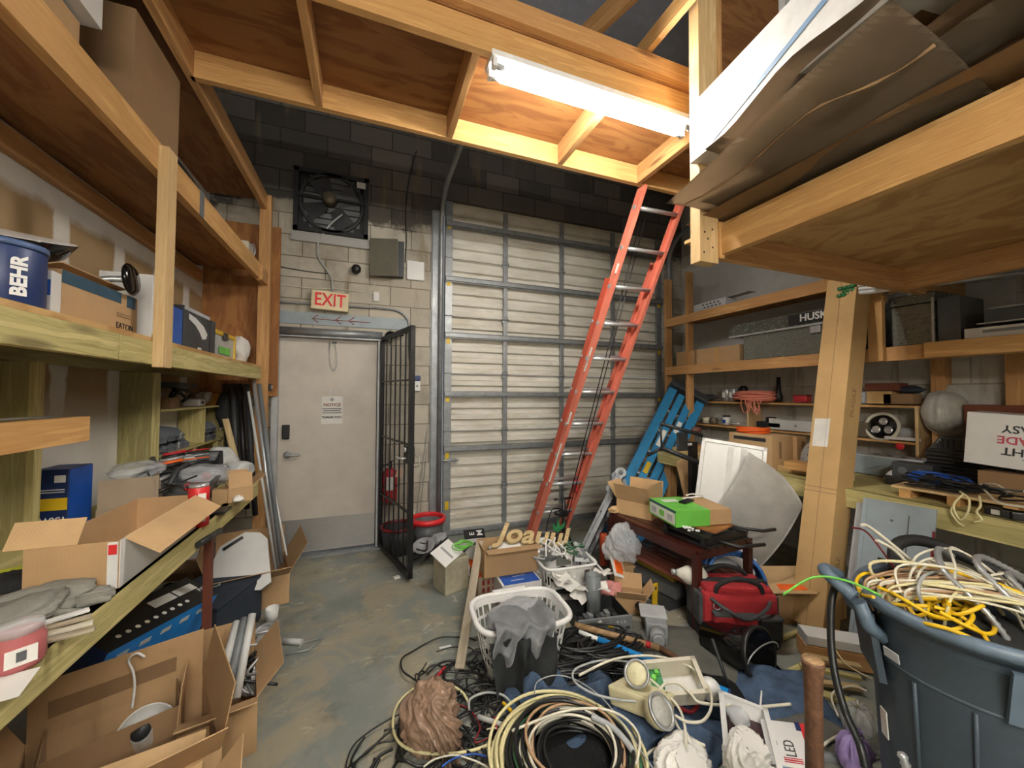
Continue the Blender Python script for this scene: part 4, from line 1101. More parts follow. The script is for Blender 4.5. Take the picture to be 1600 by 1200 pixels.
one('black_bracket', M().box((0, 0, .006), (.09, .12, .012), None, .003), 'black', 'flat black plate on the bench edge past the red tins', 'plate', P(340, 800, Z=zB))
# near end of the bench
ws = closed_box('white product box with a dark strap at the near end of the left bench', (-1.23, 1.72, zB), 0, .13, .18, .12, 'white', None, name='product_box', cat='box')
part('strap', M().box((0, .03, .06), (.134, .012, .124)), 'black', ws)
p_ = P(30, 902, Z=zB+.02)
one('foil_pouch', M().blob((0, 0, .02), (.13, .08, .035), .6, 3.2, 31), 'lime', 'crumpled yellow-green foil pouch by the white product box', 'pouch', (p_.x-.03, p_.y+.03, zB))
for i, (px_, sz, sd, lb_) in enumerate((((70, 935), (.15, .09, .04), 41, 'grey leather work glove beside the long carton'), ((35, 965), (.16, .10, .045), 42, 'crumpled grey cloth at the near end of the bench'), ((18, 915), (.10, .09, .04), 43, 'dark greasy cloth under the yellow-green pouch'))):
    p_ = P(*px_, Z=zB+.02)
    one('work_cloth', M().blob((0, 0, sz[2]*.75), sz, .55, 2.8, sd), 'glove' if i < 2 else 'fabric_black', lb_, 'cloth', (p_.x, p_.y, zB), .4+i)
# glove fingers
p_ = P(85, 945, Z=zB+.02)
gl_ = thing('work_glove', 'flat grey work glove with spread fingers near the trim strips', 'glove', (p_.x, p_.y, zB), .5)
part('palm', M().blob((0, 0, .014), (.055, .045, .016), .2, 2, 3, 3), 'glove', gl_)
for k in range(4): part('finger', M().tube([(.04, -.033+k*.022, .014), (.085, -.04+k*.026, .016), (.12-.01*abs(k-1.5), -.045+k*.03, .012)], [.012, .011, .008], 8), 'glove', gl_)
part('thumb', M().tube([(-.01, -.035, .014), (.02, -.07, .015), (.05, -.085, .012)], [.013, .012, .009], 8), 'glove', gl_)
for i in range(4):
    a, b = P(30+i*8, 985+i*7, Z=zB+.02), P(140+i*3, 952+i*10, Z=zB+.02)
    o = beam('trim_strip', a, b, .018, .008, ('white', 'grey_wood', 'offwhite', 'grey_wood')[i])
    tag(o, ['long white trim strip on the left bench, furthest from the edge', 'greyish wood trim strip next to the white one on the bench', 'off-white trim strip in the middle of the bundle on the bench', 'greyish wood trim strip nearest the bench edge'][i], 'trim strip', 'trim strips on the left bench')
p_ = P(27, 1040, Z=zB)
jr = thing('jar', 'small clear jar with red contents and a paper label at the bench edge', 'jar', p_)
part('glass_wall', M().lathe([(0, 0), (.038, 0), (.042, .01), (.042, .06), (.036, .072), (.036, .075)], 26), mk('jar_pink', 'b9686a', .15, alpha=.75), jr)
part('lid', M().lathe([(0, .092), (.036, .092), (.038, .088), (.038, .074), (0, .074)], 26), 'clear', jr)
part('contents', M().lathe([(0, .004), (.036, .004), (.037, .02), (0, .022)], 20), 'red', jr)
part('paper_label', M().box((.026, -.034, .035), (.045, .002, .036), (0, 0, R(38))), 'paper', jr)
part('picture', M().box((.0268, -.0352, .036), (.014, .002, .02), (0, 0, R(38))), 'grey_dark', jr)
p_ = P(8, 1078, Z=zB)
one('paper_sheet', M().box((-.03, 0, .001), (.12, .10, .001), (0, 0, .25)), 'paper', 'white printed card at the near edge of the left bench', 'paper', p_)
# knife on the small shelf
kn = thing('putty_knife', 'slim metal tool with a pink handle on the small near shelf', 'tool', P(30, 655, Z=1.432)+V((-.03, 0, 0)), R(75))
part('handle', M().box((-.12, 0, 0), (.12, .022, .02), None, .006), mk('pink_plastic', 'd9a79c', .4), kn)
part('blade', M().cyl((-.06, 0, 0), (.14, 0, 0), .005, n=8), 'steel', kn)
# ======================= HELPERS FOR SOFT THINGS =======================
def Fp(x, y, z=0.0): return P(x, y, Z=z)
def cloth(w, d, h, seed, fr=3.0, th=.006, n=46, edge=.18, rough=.5):
    """a rumpled piece of cloth lying on something"""
    rd = V((seed*5.3, seed*2.1, seed*.7))
    def f(u, v):
        x, y = (u-.5)*w, (v-.5)*d
        q = V((x*fr, y*fr, 0))+rd
        e = min(min(u, 1-u), min(v, 1-v))/.16; e = min(1, e)
        a = 1-abs(noise.noise(q))*2.2; b = noise.noise(q*2.3)
        z = h*(.22+.55*max(0, a)+.35*b*rough)*e**.7
        x += edge*w*.5*noise.noise(q*.8+V((9, 0, 0))); y += edge*d*.5*noise.noise(q*.8+V((0, 9, 0)))
        return (x, y, max(z, .004))
    m = M(); m.grid(f, n, n, th); return m
def coil_pts(r, turns, rn, jr=.02, jz=.01, z=0.01, dz=.004, sx=1, sy=1, n=18):
    pts = []
    for i in range(int(turns*n)):
        a = 2*math.pi*i/n
        rr = r+jr*noise.noise(V((i*.13, rn.random()*.01, turns)))*2+rn.uniform(-.3, .3)*jr*.1
        pts.append(V((math.cos(a)*rr*sx, math.sin(a)*rr*sy, z+dz*i/n+jz*noise.noise(V((i*.21, 5, r*9))))))
    return pts
def coil(name, c, r, turns, cr, mat, label, seed, cat='cable coil', group=None, jr=.03, jz=.015, dz=.006, sx=1, sy=1, rot=0, tails=True, strands=1):
    rn = random.Random(seed); m = M()
    for s_ in range(strands):
        a0 = rn.uniform(0, 6.28)
        pts = coil_pts(r*(1+rn.uniform(-.12, .12)), turns, rn, jr, jz, cr+rn.uniform(0, dz*turns), dz, sx, sy)
        rm = Matrix.Rotation(a0, 3, 'Z') if sx == sy else Matrix.Identity(3)
        pts = sm([rm @ p_ for p_ in pts], 3)
        m.tube(pts, cr, 7)
    return one(name, m, mat, label, cat, c, rot, group)
def rope(name, px, z, r, mat, label, cat='cable', group=None, k=7, n=7, zz=None):
    """cable through photo points lying at height z (list or number)"""
    zs_ = z if isinstance(z, (list, tuple)) else [z]*len(px)
    return cable(name, [Fp(a[0], a[1], q) for a, q in zip(px, zs_)], r, mat, label, cat, group, k, n)
def sup(a, w, d, e=.45):
    c, s = math.cos(a), math.sin(a)
    return V((math.copysign(abs(c)**e, c)*w/2, math.copysign(abs(s)**e, s)*d/2, 0))

# ======================= UNDER THE LEFT BENCH AND THE FLOOR BY IT =======================
c = Fp(405, 930, 0)
b1_ = carton('open carton on the floor under the leaning pipes', (-.80, 3.42, 0), R(14), .46, .46, .21, 'card', (2.6, 1.6, 1.9, 2.1), fl=.5)
hd_ = thing('storage_cover', 'large white plastic lid with a handle slot leaning over the open carton', 'lid', P(380, 876, Y=3.12), (R(-38), R(4), R(-12)))
q = M().prism([(-.19, 0, -.15), (-.15, 0, -.18), (.17, 0, -.18), (.22, 0, -.13), (.1, 0, .15), (.04, 0, .19), (-.06, 0, .19), (-.18, 0, .09)], (0, .012, 0))
part('panel', q, 'white', hd_)
part('handle_slot', M().tube([(-.15, -.001, .07), (-.06, -.001, .155)], .011, 8), 'charcoal', hd_)
ob = closed_box('brown box picturing a wall outlet under the left bench', Fp(292, 935, .0)+V((0, .0, .0)), R(-6), .34, .26, .24, 'card_dark', None)
decal(ob, '-y', .14, .075, 'sticker_white', -.04, .15, .1306)
part('pictured_outlet', M().lathe([(.028, 0), (.032, 0), (.032, .001), (.028, .001)], 20, (-.04, -.1325, .15), Matrix.Rotation(R(90), 3, 'X'), sx=1.4), 'black', ob)
for dx in (-.015, 0, .015): part('pictured_slot', M().box((-.04+dx, -.1325, .155-.008*(dx == 0)), (.006, .001, .012)), 'black', ob)
nv = thing('storage_tub', 'dark blue cloth-covered tub on the floor between the blue box and the conduits', 'tub', Fp(318, 1015, 0)+V((.0, .1, 0)), R(-18))
part('tub_body', M().box((0, 0, .15), (.38, .44, .30), None, .03), 'navy', nv)
part('lid', M().box((0, 0, .305), (.40, .46, .02), None, .008), 'navy', nv)
one('wire_hook', M().tube(sm([(0, 0, 0), (.1, .02, .012), (.17, .03, .02), (.16, .045, .03)]), .004, 6), 'steel', 'bent wire hook lying on the dark blue tub', 'hook', P(285, 931, Z=.33))
# blue and black recorder box, tilted
db = thing('recorder_box', 'big blue and black electronics box tipped under the left bench edge', 'box', P(222, 985, Z=.42), (R(-6), R(24), R(-24)))
part('box_body', M().box((0, 0, 0), (.20, .56, .20), None, .003), mk('box_blue', '2492ea', .4), db)
part('black_top', M().box((-.0, 0, .101), (.20, .56, .003)), 'black', db)
part('dark_side', M().box((.0, -.281, 0), (.20, .003, .20)), 'blue_dark', db)
part('barcode_label', M().box((-.025, .07, .1035), (.05, .12, .001)), 'sticker_white', db)
part('barcode_label', M().box((-.025, .195, .1035), (.05, .11, .001)), 'sticker_white', db)
for k in range(9): part('printed_icon', M().cyl((.05, -.2+k*.042, .1028), (.05, -.2+k*.042, .104), .010, n=10), 'white' if k > 3 else 'offwhite', db)
text(db, 'PC', .035, 'white', (.02, .255, .1035), (0, 0, R(90)))
for k in range(5): part('printed_icon', M().box((.1012, -.2+k*.1, .05), (.001, .05, .022)), 'sticker_white', db)
# cartons at the bottom left
carton('large open carton of glass shades nearest under the left bench', (-.80, 1.80, 0), R(24), .50, .50, .27, 'card', (2.3, 1.5, 2.0, 1.75), fl=.42)
carton('narrow open carton wedged inside the big one under the bench', (-.88, 1.93, .03), R(24), .36, .2, .27, 'card_dark', (None, 1.4, None, None))
carton('open carton holding grey conduits and chrome downlight parts', (-.60, 2.12, 0), R(14), .26, .40, .23, 'card', (2.7, 1.7, 1.5, 2.3), fl=.36)
carton('small open carton at the very bottom left, half out of view', (-.66, 1.38, 0), R(12), .40, .34, .22, 'card_light', (1.9, 2.6, None, 2.3))
for k in range(3):
    a = [Fp(337+k*14, 1062+k*8, .28), Fp(383+k*9, 968-k*6, .52)]
    a[0] = P(341+k*14, 1078+k*7, Y=1.96); a[1] = P(370+k*12, 972-k*6, Y=2.2)
    one('grey_conduit', M().cyl((0, 0, 0), a[1]-a[0], .0165, n=14), ('pvc_white', 'pvc_grey', 'pvc_white')[k], ['left-hand pale conduit of three sticking out of the carton', 'middle grey conduit of three sticking out of the carton', 'right-hand pale conduit of three sticking out of the carton'][k], 'conduit', a[0], 0, 'conduits in the carton')
def downlight(px, z, s, rot, label):
    p_ = Fp(px[0], px[1], z)
    t_ = thing('downlight_can', label, 'light fitting', p_, rot, 'downlight parts in cartons')
    part('trim_ring', M().lathe([(.6*s, 0), (s, 0), (s, .012), (.62*s, .03), (.6*s, .02), (.6*s, 0)], 28), 'steel', t_)
    part('reflector', M().lathe([(.6*s, .02), (.5*s, -.04), (.3*s, -.09), (0, -.1)], 24), 'chrome', t_)
    return t_
downlight((412, 994), .20, .07, (R(28), R(-12), 0), 'round silver downlight facing up at the top of the conduit carton')
downlight((396, 1062), .14, .065, (R(60), R(25), 0), 'chrome downlight tipped over deep in the conduit carton')
downlight((405, 1020), .15, .06, (R(-30), R(40), 0), 'chrome downlight ring lying on its side in the middle of the conduit carton')
rn = random.Random(5)
for k in range(5):
    p0_ = Fp(rn.uniform(375, 410), rn.uniform(985, 1050), .22)
    pts = [(rn.uniform(-.1, .1), rn.uniform(-.12, .12), rn.uniform(-.06, .05)) for _ in range(6)]
    one('flexible_whip', M().tube(sm(pts, 7), .007, 7), 'steel' if k % 2 else 'cable_black', 'flexible lead tangled in the conduit carton', 'lead', p0_, 0, 'leads in the conduit carton')
one('white_cup', M().lathe([(0, 0), (.032, 0), (.04, .10), (.037, .10), (.03, .004), (0, .004)], 20), 'white', 'small white cup standing behind the conduit carton', 'cup', Fp(424, 975, .0)+V((0, .02, .0)), (R(4), 0, 0))
# glass shades
for i, (px_, z, s, rt) in enumerate((((225, 1145), .2, .09, (R(50), R(20), 0)), ((165, 1100), .22, .10, (R(80), R(10), R(50))), ((250, 1072), .22, .10, (R(85), 0, R(70))))):
    p_ = Fp(px_[0], px_[1], z)
    gs = thing('glass_shade', ['clear glass bell shade lying in the near part of the big carton', 'smoky glass shade on its side at the left of the big carton', 'dark glass cylinder shade lying at the back of the big carton'][i], 'glass shade', p_, rt)
    part('shade_glass', M().lathe([(.35*s, .1), (.4*s, .09), (.7*s, .06), (s, -.02), (1.05*s, -.05), (1.02*s, -.05), (.95*s, -.02), (.66*s, .052), (.35*s, .085)], 28), 'glass' if i == 0 else 'clear', gs)
    part('rim', M().lathe([(1.02*s, -.055), (1.07*s, -.055), (1.07*s, -.045), (1.02*s, -.045)], 28), 'white_gloss', gs)
    part('fitter', M().lathe([(0, .12), (.3*s, .115), (.36*s, .09), (0, .09)], 16), 'dark_metal', gs)
one('white_hook', M().tube(sm([(0, 0, -.14), (.006, 0, -.06), (.0, 0, 0), (-.015, 0, .05), (.01, 0, .07), (.035, 0, .05)]), .0045, 7), 'white_gloss', 'thin white S-shaped hook rising out of the big carton', 'hook', P(208, 1050, Y=1.98))
for k in range(5):
    p_ = Fp(190+k*14, 1080-k*4, .20)
    one('wrapped_fitting', M().blob((0, 0, 0), (.06, .09, .045), .4, 3, 50+k, 3, False), 'fabric_black' if k % 2 else 'clear', 'bagged black light fitting in the big carton', 'light fitting', p_, k, 'bagged fittings in the big carton')
# pipes and strips leaning by the end post
PL = (((388, 612), (432, 895), .011, 'pvc_white', 'thin white pipe leaning in the open carton, front of the group'),
      ((405, 600), (440, 880), .017, 'pvc_grey', 'thick dull grey pipe leaning beside the shelf post'),
      ((413, 690), (448, 868), .008, 'white_gloss', 'thin white rod leaning at the right of the pipes by the door'),
      ((396, 595), (436, 885), .014, 'steel', 'steel pipe leaning behind the thin white pipe'))
for i, (a_, b_, r_, m_, l_) in enumerate(PL):
    a = P(a_[0], a_[1], Y=3.86); b = P(b_[0], b_[1], Y=3.5)
    if b.z < .03: b = b+(a-b)*((.03-b.z)/(a.z-b.z))
    one('leaning_pipe', M().cyl((0, 0, 0), a-b, r_, n=12), m_, l_, 'pipe', b, 0, 'pipes leaning by the shelf post')
for i in range(4):
    a = P(352+i*11, 600, Y=3.97); b = P(352+i*13+8, 775+i*10, Y=3.86)
    one('dark_pipe', M().cyl((0, 0, 0), a-b, .022, n=12), 'charcoal' if i % 2 else 'black', 'dark tube standing in the corner behind the shelf post', 'pipe', b, 0, 'dark tubes in the corner')
a = P(347, 640, Y=3.93)
one('dark_sleeve', M().blob((0, 0, 0), (.05, .05, .17), .3, 3, 71, 3, False), 'fabric_black', 'black cloth sleeve hanging at the end of the bin rack', 'cloth', a)
for i, (a_, b_) in enumerate((((352, 655), (367, 715)), ((348, 700), (358, 722)))):
    a = P(*a_, Y=3.75); b = P(*b_, Y=3.6)
    o = beam('wood_offcut', a, b, .045, .015, 'tan_wood'); tag(o, ['longer wood offcut leaning in the corner past the bin rack', 'short wood offcut leaning in the corner past the bin rack'][i], 'wood offcut')
rc_ = thing('card_reader', 'small black latch box on the edge of the end post by the door', 'latch', P(422, 605, Y=3.95))
part('case', M().box((0, 0, 0), (.03, .03, .06), None, .004), 'black', rc_); part('button', M().box((.016, -.008, 0), (.004, .012, .03)), 'offwhite', rc_)

# small things on the open floor
p_ = Fp(478, 1012)
one('wire_square', M().tube([(-.10, -.04, .006), (.02, -.04, .006), (.085, .05, .006), (-.02, .05, .006), (-.04, 0, .006)], .004, 6), 'steel', 'bent wire square lying on the open floor beside the cartons', 'wire', p_)
one('pipe_stub', M().cyl((0, 0, .017), (.11, -.05, .017), .017, n=12), 'pvc_white', 'short white pipe stub on the floor next to the conduit carton', 'pipe', Fp(442, 1006))
one('white_stub', M().box((0, 0, .005), (.07, .016, .01)), 'white', 'tiny white strip on the floor left of the leaning board', 'strip', Fp(696, 1013))
one('black_clip', M().tube([(0, 0, .006), (.0, -.06, .006), (.02, -.1, .006)], .006, 6), 'black', 'short black cable end on the floor at the bottom of the aisle', 'cable', Fp(585, 1188))

# ======================= CENTRE PILE, BACK =======================
wt = closed_box('dented off-white tin box on the floor left of the leaning board', Fp(716, 925)+V((-.04, .09, 0)), R(18), .21, .2, .26, mk('old_tin', 'a8a28c', .5, var=.3), None, name='tin_box', cat='box', bev=.008)
tl = thing('white_tile', 'tilted white electrical cover on top of the dented tin box', 'cover', Fp(698, 868, .28)+V((0, 0, .02)), (R(28), R(-18), R(30)))
part('cover', M().box((0, 0, 0), (.19, .17, .012), None, .004), 'white', tl); part('slot', M().box((0, 0, .007), (.016, .13, .002)), 'grey', tl)
wb2 = thing('white_carton', 'white printed carton with an orange mark leaning behind the board', 'box', Fp(740, 905)+V((.0, .12, .12)), (R(-14), R(-6), R(10)))
part('box_body', M().box((0, 0, .02), (.24, .12, .27), None, .004), 'white', wb2)
part('printed_shape', M().tube(sm([(-.08, -.061, .03), (-.06, -.061, .09), (0, -.061, .12), (.06, -.061, .12)]), .012, 6), 'grey_dark', wb2)
part('orange_print', M().prism([(-.04, -.0625, -.07), (.01, -.0625, -.05), (.0, -.0625, .0), (-.04, -.0625, .02)], (0, .001, 0)), 'orange_bright', wb2)
gb = carton('grey perforated crate with red contents behind the leaning board', Fp(765, 925)+V((0, .03, 0)), R(4), .24, .2, .16, 'card_grey', None, name='crate', cat='crate')
for k in range(5):
    for j in range(2): part('slot', M().box((-.08+k*.04, -.101, .06+j*.055), (.018, .004, .035)), 'red_dark', gb)
part('red_contents', M().box((0, 0, .12), (.2, .16, .05)), 'orange_bright', gb)
# blue/white box and kraft carton on it
bb = closed_box('blue-topped white carton under the kraft carton behind the basket', (1.06, 2.72, 0), R(-2), .30, .28, .185, 'white', None, name='white_carton', cat='box')
part('blue_top', M().box((0, 0, .1855), (.27, .28, .002)), 'blue', bb)
for k in range(3): part('printed_line', M().box((-.02+.03*k, -.09+.06*k, .1872), (.10, .008, .001), (0, 0, .1*k)), 'white', bb)
kc = carton('kraft carton under the wooden letters behind the laundry basket', (1.03, 2.84, .188), R(-2), .42, .24, .20, 'card', (3.05, None, None, None), fl=.42)
part('packed_contents', M().blob((0, 0, .15), (.18, .10, .045), .3, 3, 83), 'paper', kc)
lw = thing('wooden_letters', 'pale wooden script letters lying across the top of the kraft carton', 'letter sign', P(836, 838, Y=2.84)+V((0, 0, .0)), (R(38), R(9), R(-6)))
text(lw, 'Joauul', .23, 'tan_wood', (0, 0, 0), (0, 0, 0), name='script_letters', ext=.012, bold=.006, sx=1.05)
for o in lw.children:
    o.data.transform(Matrix(((1, .45, 0, 0), (0, 1, 0, 0), (0, 0, 1, 0), (0, 0, 0, 1))))
sg_ = thing('black_sign', 'small black sign with white letters lying sideways on the heap', 'sign', P(741, 834, Y=3.1), (R(28), 0, R(-4)))
part('board', M().box((0, 0, 0), (.17, .085, .012)), 'black', sg_)
text(sg_, 'M', .065, 'white', (.045, 0, .007), (0, 0, R(90)), sx=1.2, bold=.001); text(sg_, 'E', .055, 'white', (-.02, -.003, .007), (0, 0, R(90)), sx=1.2, bold=.001)
one('green_wire', M().tube(coil_pts(.06, 4, random.Random(4), .03, .02), .005, 6), 'green', 'small coil of bright green wire beside the black sign', 'wire coil', P(722, 853, Y=3.05))
one('artificial_plant', M().prism([(0, 0, 0), (.02, 0, .05), (.0, 0, .12), (-.015, 0, .05)], (0, .003, 0)).prism([(0, .01, 0), (.06, .01, .03), (.08, .01, .08), (.03, .01, .05)], (0, .003, 0)).prism([(0, -.01, 0), (-.05, -.01, .03), (-.06, -.01, .09), (-.02, -.01, .05)], (0, .003, 0)), 'green_dark', 'dusty green plastic sprig behind the wooden letters', 'artificial plant', P(872, 832, Y=3.0))
a, b = Fp(718, 1046, .008), P(750, 846, Y=2.93)
o = beam('white_board', a, b, .055, .018, 'grey_wood'); tag(o, 'long pale narrow board leaning from the floor against the heap', 'board')
# slatted white crate behind the basket
def wall_basket(w0, d0, w1, d1, h, nu, nv, hole, e=.45, th=.004):
    m = M(); g = []
    for j in range(nv+1):
        t_ = j/nv
        g.append([m.b.verts.new(sup(2*math.pi*i/nu, w0+(w1-w0)*t_, d0+(d1-d0)*t_, e)+V((0, 0, h*t_))) for i in range(nu)])
    for j in range(nv):
        for i in range(nu):
            if not hole(i, j): m.b.faces.new((g[j][i], g[j][(i+1) % nu], g[j+1][(i+1) % nu], g[j+1][i]))
    m.b.faces.new(g[0][::-1])
    bmesh.ops.recalc_face_normals(m.b, faces=m.b.faces)
    bmesh.ops.solidify(m.b, geom=m.b.faces[:], thickness=th)
    return m
cr_ = thing('white_crate', 'white slatted plastic crate full of small parts behind the laundry basket', 'crate', (1.43, 2.66, 0), R(-4))
part('crate_wall', wall_basket(.34, .26, .40, .32, .27, 64, 9, lambda i, j: j in (1, 2, 3, 5, 6, 7) and i % 4 != 0, .3), 'white_gloss', cr_)
part('rim', M().tube([sup(2*math.pi*i/48, .42, .34, .3)+V((0, 0, .275)) for i in range(48)], .011, 6, True), 'white_gloss', cr_)
part('dark_contents', M().blob((0, 0, .11), (.15, .11, .11), .3, 3, 80), 'fabric_black', cr_)
rn = random.Random(21)
for k in range(16):
    p_ = V((1.43+rn.uniform(-.2, .2), 2.68+rn.uniform(-.14, .16), .28+rn.uniform(0, .07)))
    s_ = (rn.uniform(.05, .12), rn.uniform(.03, .08), rn.uniform(.008, .03))
    mt_ = rn.choice(['white', 'paper', 'white_gloss', 'offwhite', 'grey_light', 'grey_dark'])
    one('electrical_part', M().box((0, 0, 0), s_, None, .002), mt_, 'small pale electrical part heaped on the white crate', 'electrical part', p_, (rn.uniform(-.6, .6), rn.uniform(-.6, .6), rn.uniform(0, 3)), 'parts heaped on the white crate')
for k in range(6):
    p_ = V((1.36+rn.uniform(-.1, .25), 2.66+rn.uniform(-.1, .12), .33))
    pts = [(rn.uniform(-.1, .1), rn.uniform(-.08, .08), rn.uniform(-.02, .08)) for _ in range(6)]
    one('white_lead', M().tube(sm(pts, 8), .006, 7), 'white_gloss' if k % 3 else 'cable_green', 'looped lead on top of the white crate', 'lead', p_, 0, 'leads on the white crate')
for a_, b_, l_ in (((915, 862), (945, 895), 'thin white rod slanting down to the right of the crate'), ((930, 897), (966, 895), 'short white metal channel right of the crate')):
    a, b = P(*a_, Y=2.55), P(*b_, Y=2.5)
    o = beam('white_rod', a, b, .012, .012, 'white_gloss'); tag(o, l_, 'rod')
rn = random.Random(9)
for k in range(12):
    p_ = Fp(rn.uniform(868, 945), rn.uniform(905, 935), .14)
    one('printed_leaflet', M().grid(lambda u, v, s=k: ((u-.5)*.13, (v-.5)*.1, .025*noise.noise(V((u*2.5, v*2.5, s)))), 8, 6), 'paper', 'crumpled white leaflet in the heap in front of the white crate', 'leaflet', p_+V((0, 0, .01*k)), (rn.uniform(-.4, .4), rn.uniform(-.4, .4), rn.uniform(0, 6)), 'leaflets in front of the crate')
one('crumpled_wrap', M().blob((0, 0, .05), (.12, .10, .07), .45, 2.6, 33), 'pink', 'crumpled pinkish wrapping right of the grey pipe', 'wrapping', Fp(955, 932, .03))
# grey pipe standing on the stereo
gp = Fp(926, 975, .0)
eb = thing('control_unit', 'grey metal control unit with knobs and a yellow warning mark on its front', 'electronic unit', Fp(950, 990)+V((.0, .13, 0)), R(-9))
part('chassis', M().box((0, 0, .008), (.36, .26, .012)).box((-.177, 0, .05), (.006, .26, .09)).box((.177, 0, .05), (.006, .26, .09)).box((0, .13, .05), (.36, .006, .09)), 'dark_metal', eb)
part('front_panel', M().box((0, -.135, .055), (.37, .015, .105), None, .003), mk('unit_grey', '7c8081', .45, .2), eb)
part('warning_mark', M().prism([(.0, -.1435, .03), (.06, -.1435, .03), (.03, -.1435, .08)], (0, .001, 0)), 'sticker_yellow', eb)
part('sticker', M().cyl((-.04, -.143, .085), (-.04, -.1445, .085), .013, n=16), 'sticker_white', eb)
for k in range(4): part('knob', M().cyl((.08+.025*(k % 3), -.142, .07-.03*(k//3)), (.08+.025*(k % 3), -.155, .07-.03*(k//3)), .009, n=12), 'grey', eb)
for k in range(2): part('button', M().box((.10+k*.05, -.146, .035), (.028, .008, .015), None, .002), 'charcoal', eb)
for k in range(7):
    part('component', M().box((-.12+.04*k, .02*(k % 3)-.02, .03), (.03, .05, .04+.01*(k % 2))), ('charcoal', 'grey_dark', 'steel')[k % 3], eb)
g_ = P(927, 972, Y=2.32); g2 = P(924, 893, Y=2.36)
gpp = thing('grey_pipe', 'short thick grey plastic pipe standing upright in the control unit', 'pipe', (g_.x, g_.y, .02))
part('pipe_wall', M().lathe([(.047, 0), (.050, 0), (.050, g2.z-.02), (.044, g2.z-.02), (.044, .003), (.047, 0)], 28), 'pvc_grey', gpp)
# orange tube, small cartons
a = P(943, 882, Y=2.95)
one('orange_tube', M().lathe([(0, 0), (.036, 0), (.036, a.z*0+.26), (.03, .275), (0, .275)], 20), 'orange', 'orange cardboard tube standing behind the small brown carton', 'tube', (a.x, a.y, max(0, P(943, 882, Y=2.95).z)))
sc_ = closed_box('small brown carton with a white label below the orange tube', Fp(985, 925)+V((0, .1, 0)), R(-12), .15, .15, .19, 'card', None)
decal(sc_, '-y', .10, .05, 'sticker_white', .02, .05, .0752)
ol = thing('orange_lens_cover', 'white-framed orange lens leaning on the small brown carton', 'lens', Fp(973, 895, .20)+V((0, .06, .02)), (R(50), R(25), R(10)))
part('frame', M().box((0, 0, 0), (.13, .16, .012), None, .004), 'white', ol); part('lens', M().box((0, 0, .008), (.085, .11, .01), None, .004), 'orange_bright', ol)
one('white_plastic_clip', M().blob((0, 0, .05), (.035, .02, .06), .3, 2, 61, 3, False), 'white', 'white plastic part beside the orange tube', 'plastic part', Fp(955, 880, .2)+V((0, .05, 0)))
carton('flat brown carton torn open beside the control unit', Fp(995, 958)+V((0, .08, 0)), R(-32), .2, .17, .10, 'card', (2.3, 2.0, None, 2.2), fl=.6)
# ======================= LAUNDRY BASKET =======================
bs = thing('laundry_basket', 'white slotted laundry basket holding grey clothes in the middle of the floor', 'laundry basket', (.85, 2.12, 0), R(-3))
part('basket_wall', wall_basket(.42, .30, .52, .38, .27, 96, 16, lambda i, j: (i % 4 != 0) and j in (3, 4, 5, 7, 8, 9, 11, 12, 13), .5), 'white_gloss', bs)
q = M()
per = [sup(2*math.pi*i/64, .545, .405, .5)+V((0, 0, .275)) for i in range(64)]
q.tube(per, .016, 8, True)
part('rim', q, 'white_gloss', bs)
part('rim_handle', M().box((0, .21, .285), (.22, .03, .02), None, .005), 'white_gloss', bs)
part('rim_handle', M().box((0, -.21, .28), (.22, .03, .02), None, .005), 'white_gloss', bs)
cl = thing('grey_clothes', 'light grey work shirt rumpled in the basket and hanging over its front', 'clothes', (.83, 2.08, .20), R(-8))
part('garment', M().blob((0, .02, .03), (.20, .16, .11), .30, 2.4, 91, 5, False), 'fabric_grey', cl)
def dr(u, v):
    x = (u-.5)*.34-.03+.02*math.sin(v*5); t_ = v*1.0
    fold = .016*math.sin(u*17+2*v)+.03*noise.noise(V((u*5, v*3, 3)))
    y = -.02-.215*min(1, t_*2.2)-fold
    z = .13-(max(0, t_-.40)*(.20+.10*math.sin(u*9)))+.03*noise.noise(V((u*4, v*5, 9)))+.012*math.sin(u*15)
    return (x*(1-.12*v), y, z)
part('sleeve', M().grid(dr, 36, 30, .006), 'fabric_grey', cl)
def dr2(u, v):
    t_ = v; x = (u-.5)*.36-.03+.04*t_*math.sin(u*7)
    fold = .022*math.sin(u*15+2.5*v)*(.3+v)+.03*noise.noise(V((u*5, v*3, 8)))
    y = -.20-fold-.045*v
    z = .07-t_*(.22+.10*abs(math.sin(u*5.2+.6)))+.02*noise.noise(V((u*7, v*4, 1)))
    return (x*(1-.18*v), y, z)
tr = thing('dark_trousers', 'dark grey trousers hanging over the front of the basket to the floor', 'clothes', (.825, 2.05, .21), R(-8))
part('trouser_leg', M().grid(dr2, 40, 30, .008), 'fabric_dark', tr)
# ======================= TABLE GROUP =======================
# legs in photo: near right leg (1092, 995 base), left leg (955, ~880), top from (960,800) to (1180,870)
tb = thing('side_table', 'dark cherry slatted table loaded with boxes in front of the white panels', 'table', (2.0, 2.5, 0), 0)
lg = Fp(1090, 992, 0); 
lf_ = Fp(955, 905, 0)
TZ = P(1085, 862, Y=lg.y).z
back = V((lf_.x, lf_.y, 0))
u_ = (V((lg.x, lg.y, 0))-back); L_ = u_.length; u_.normalize(); n_ = V((-u_.y, u_.x, 0))  # towards the right/back
if n_.x < 0: n_ = -n_
Wd = .52
def tpart(nm, a, b, w_, h_, mat='cherry', **k): return beam(nm, a, b, w_, h_, mat, tb, **k)
for c_ in (V((lg.x, lg.y, 0)), back, V((lg.x, lg.y, 0))+n_*Wd, back+n_*Wd):
    tpart('leg', c_, c_+V((0, 0, TZ-.02)), .045, .045, side=n_)
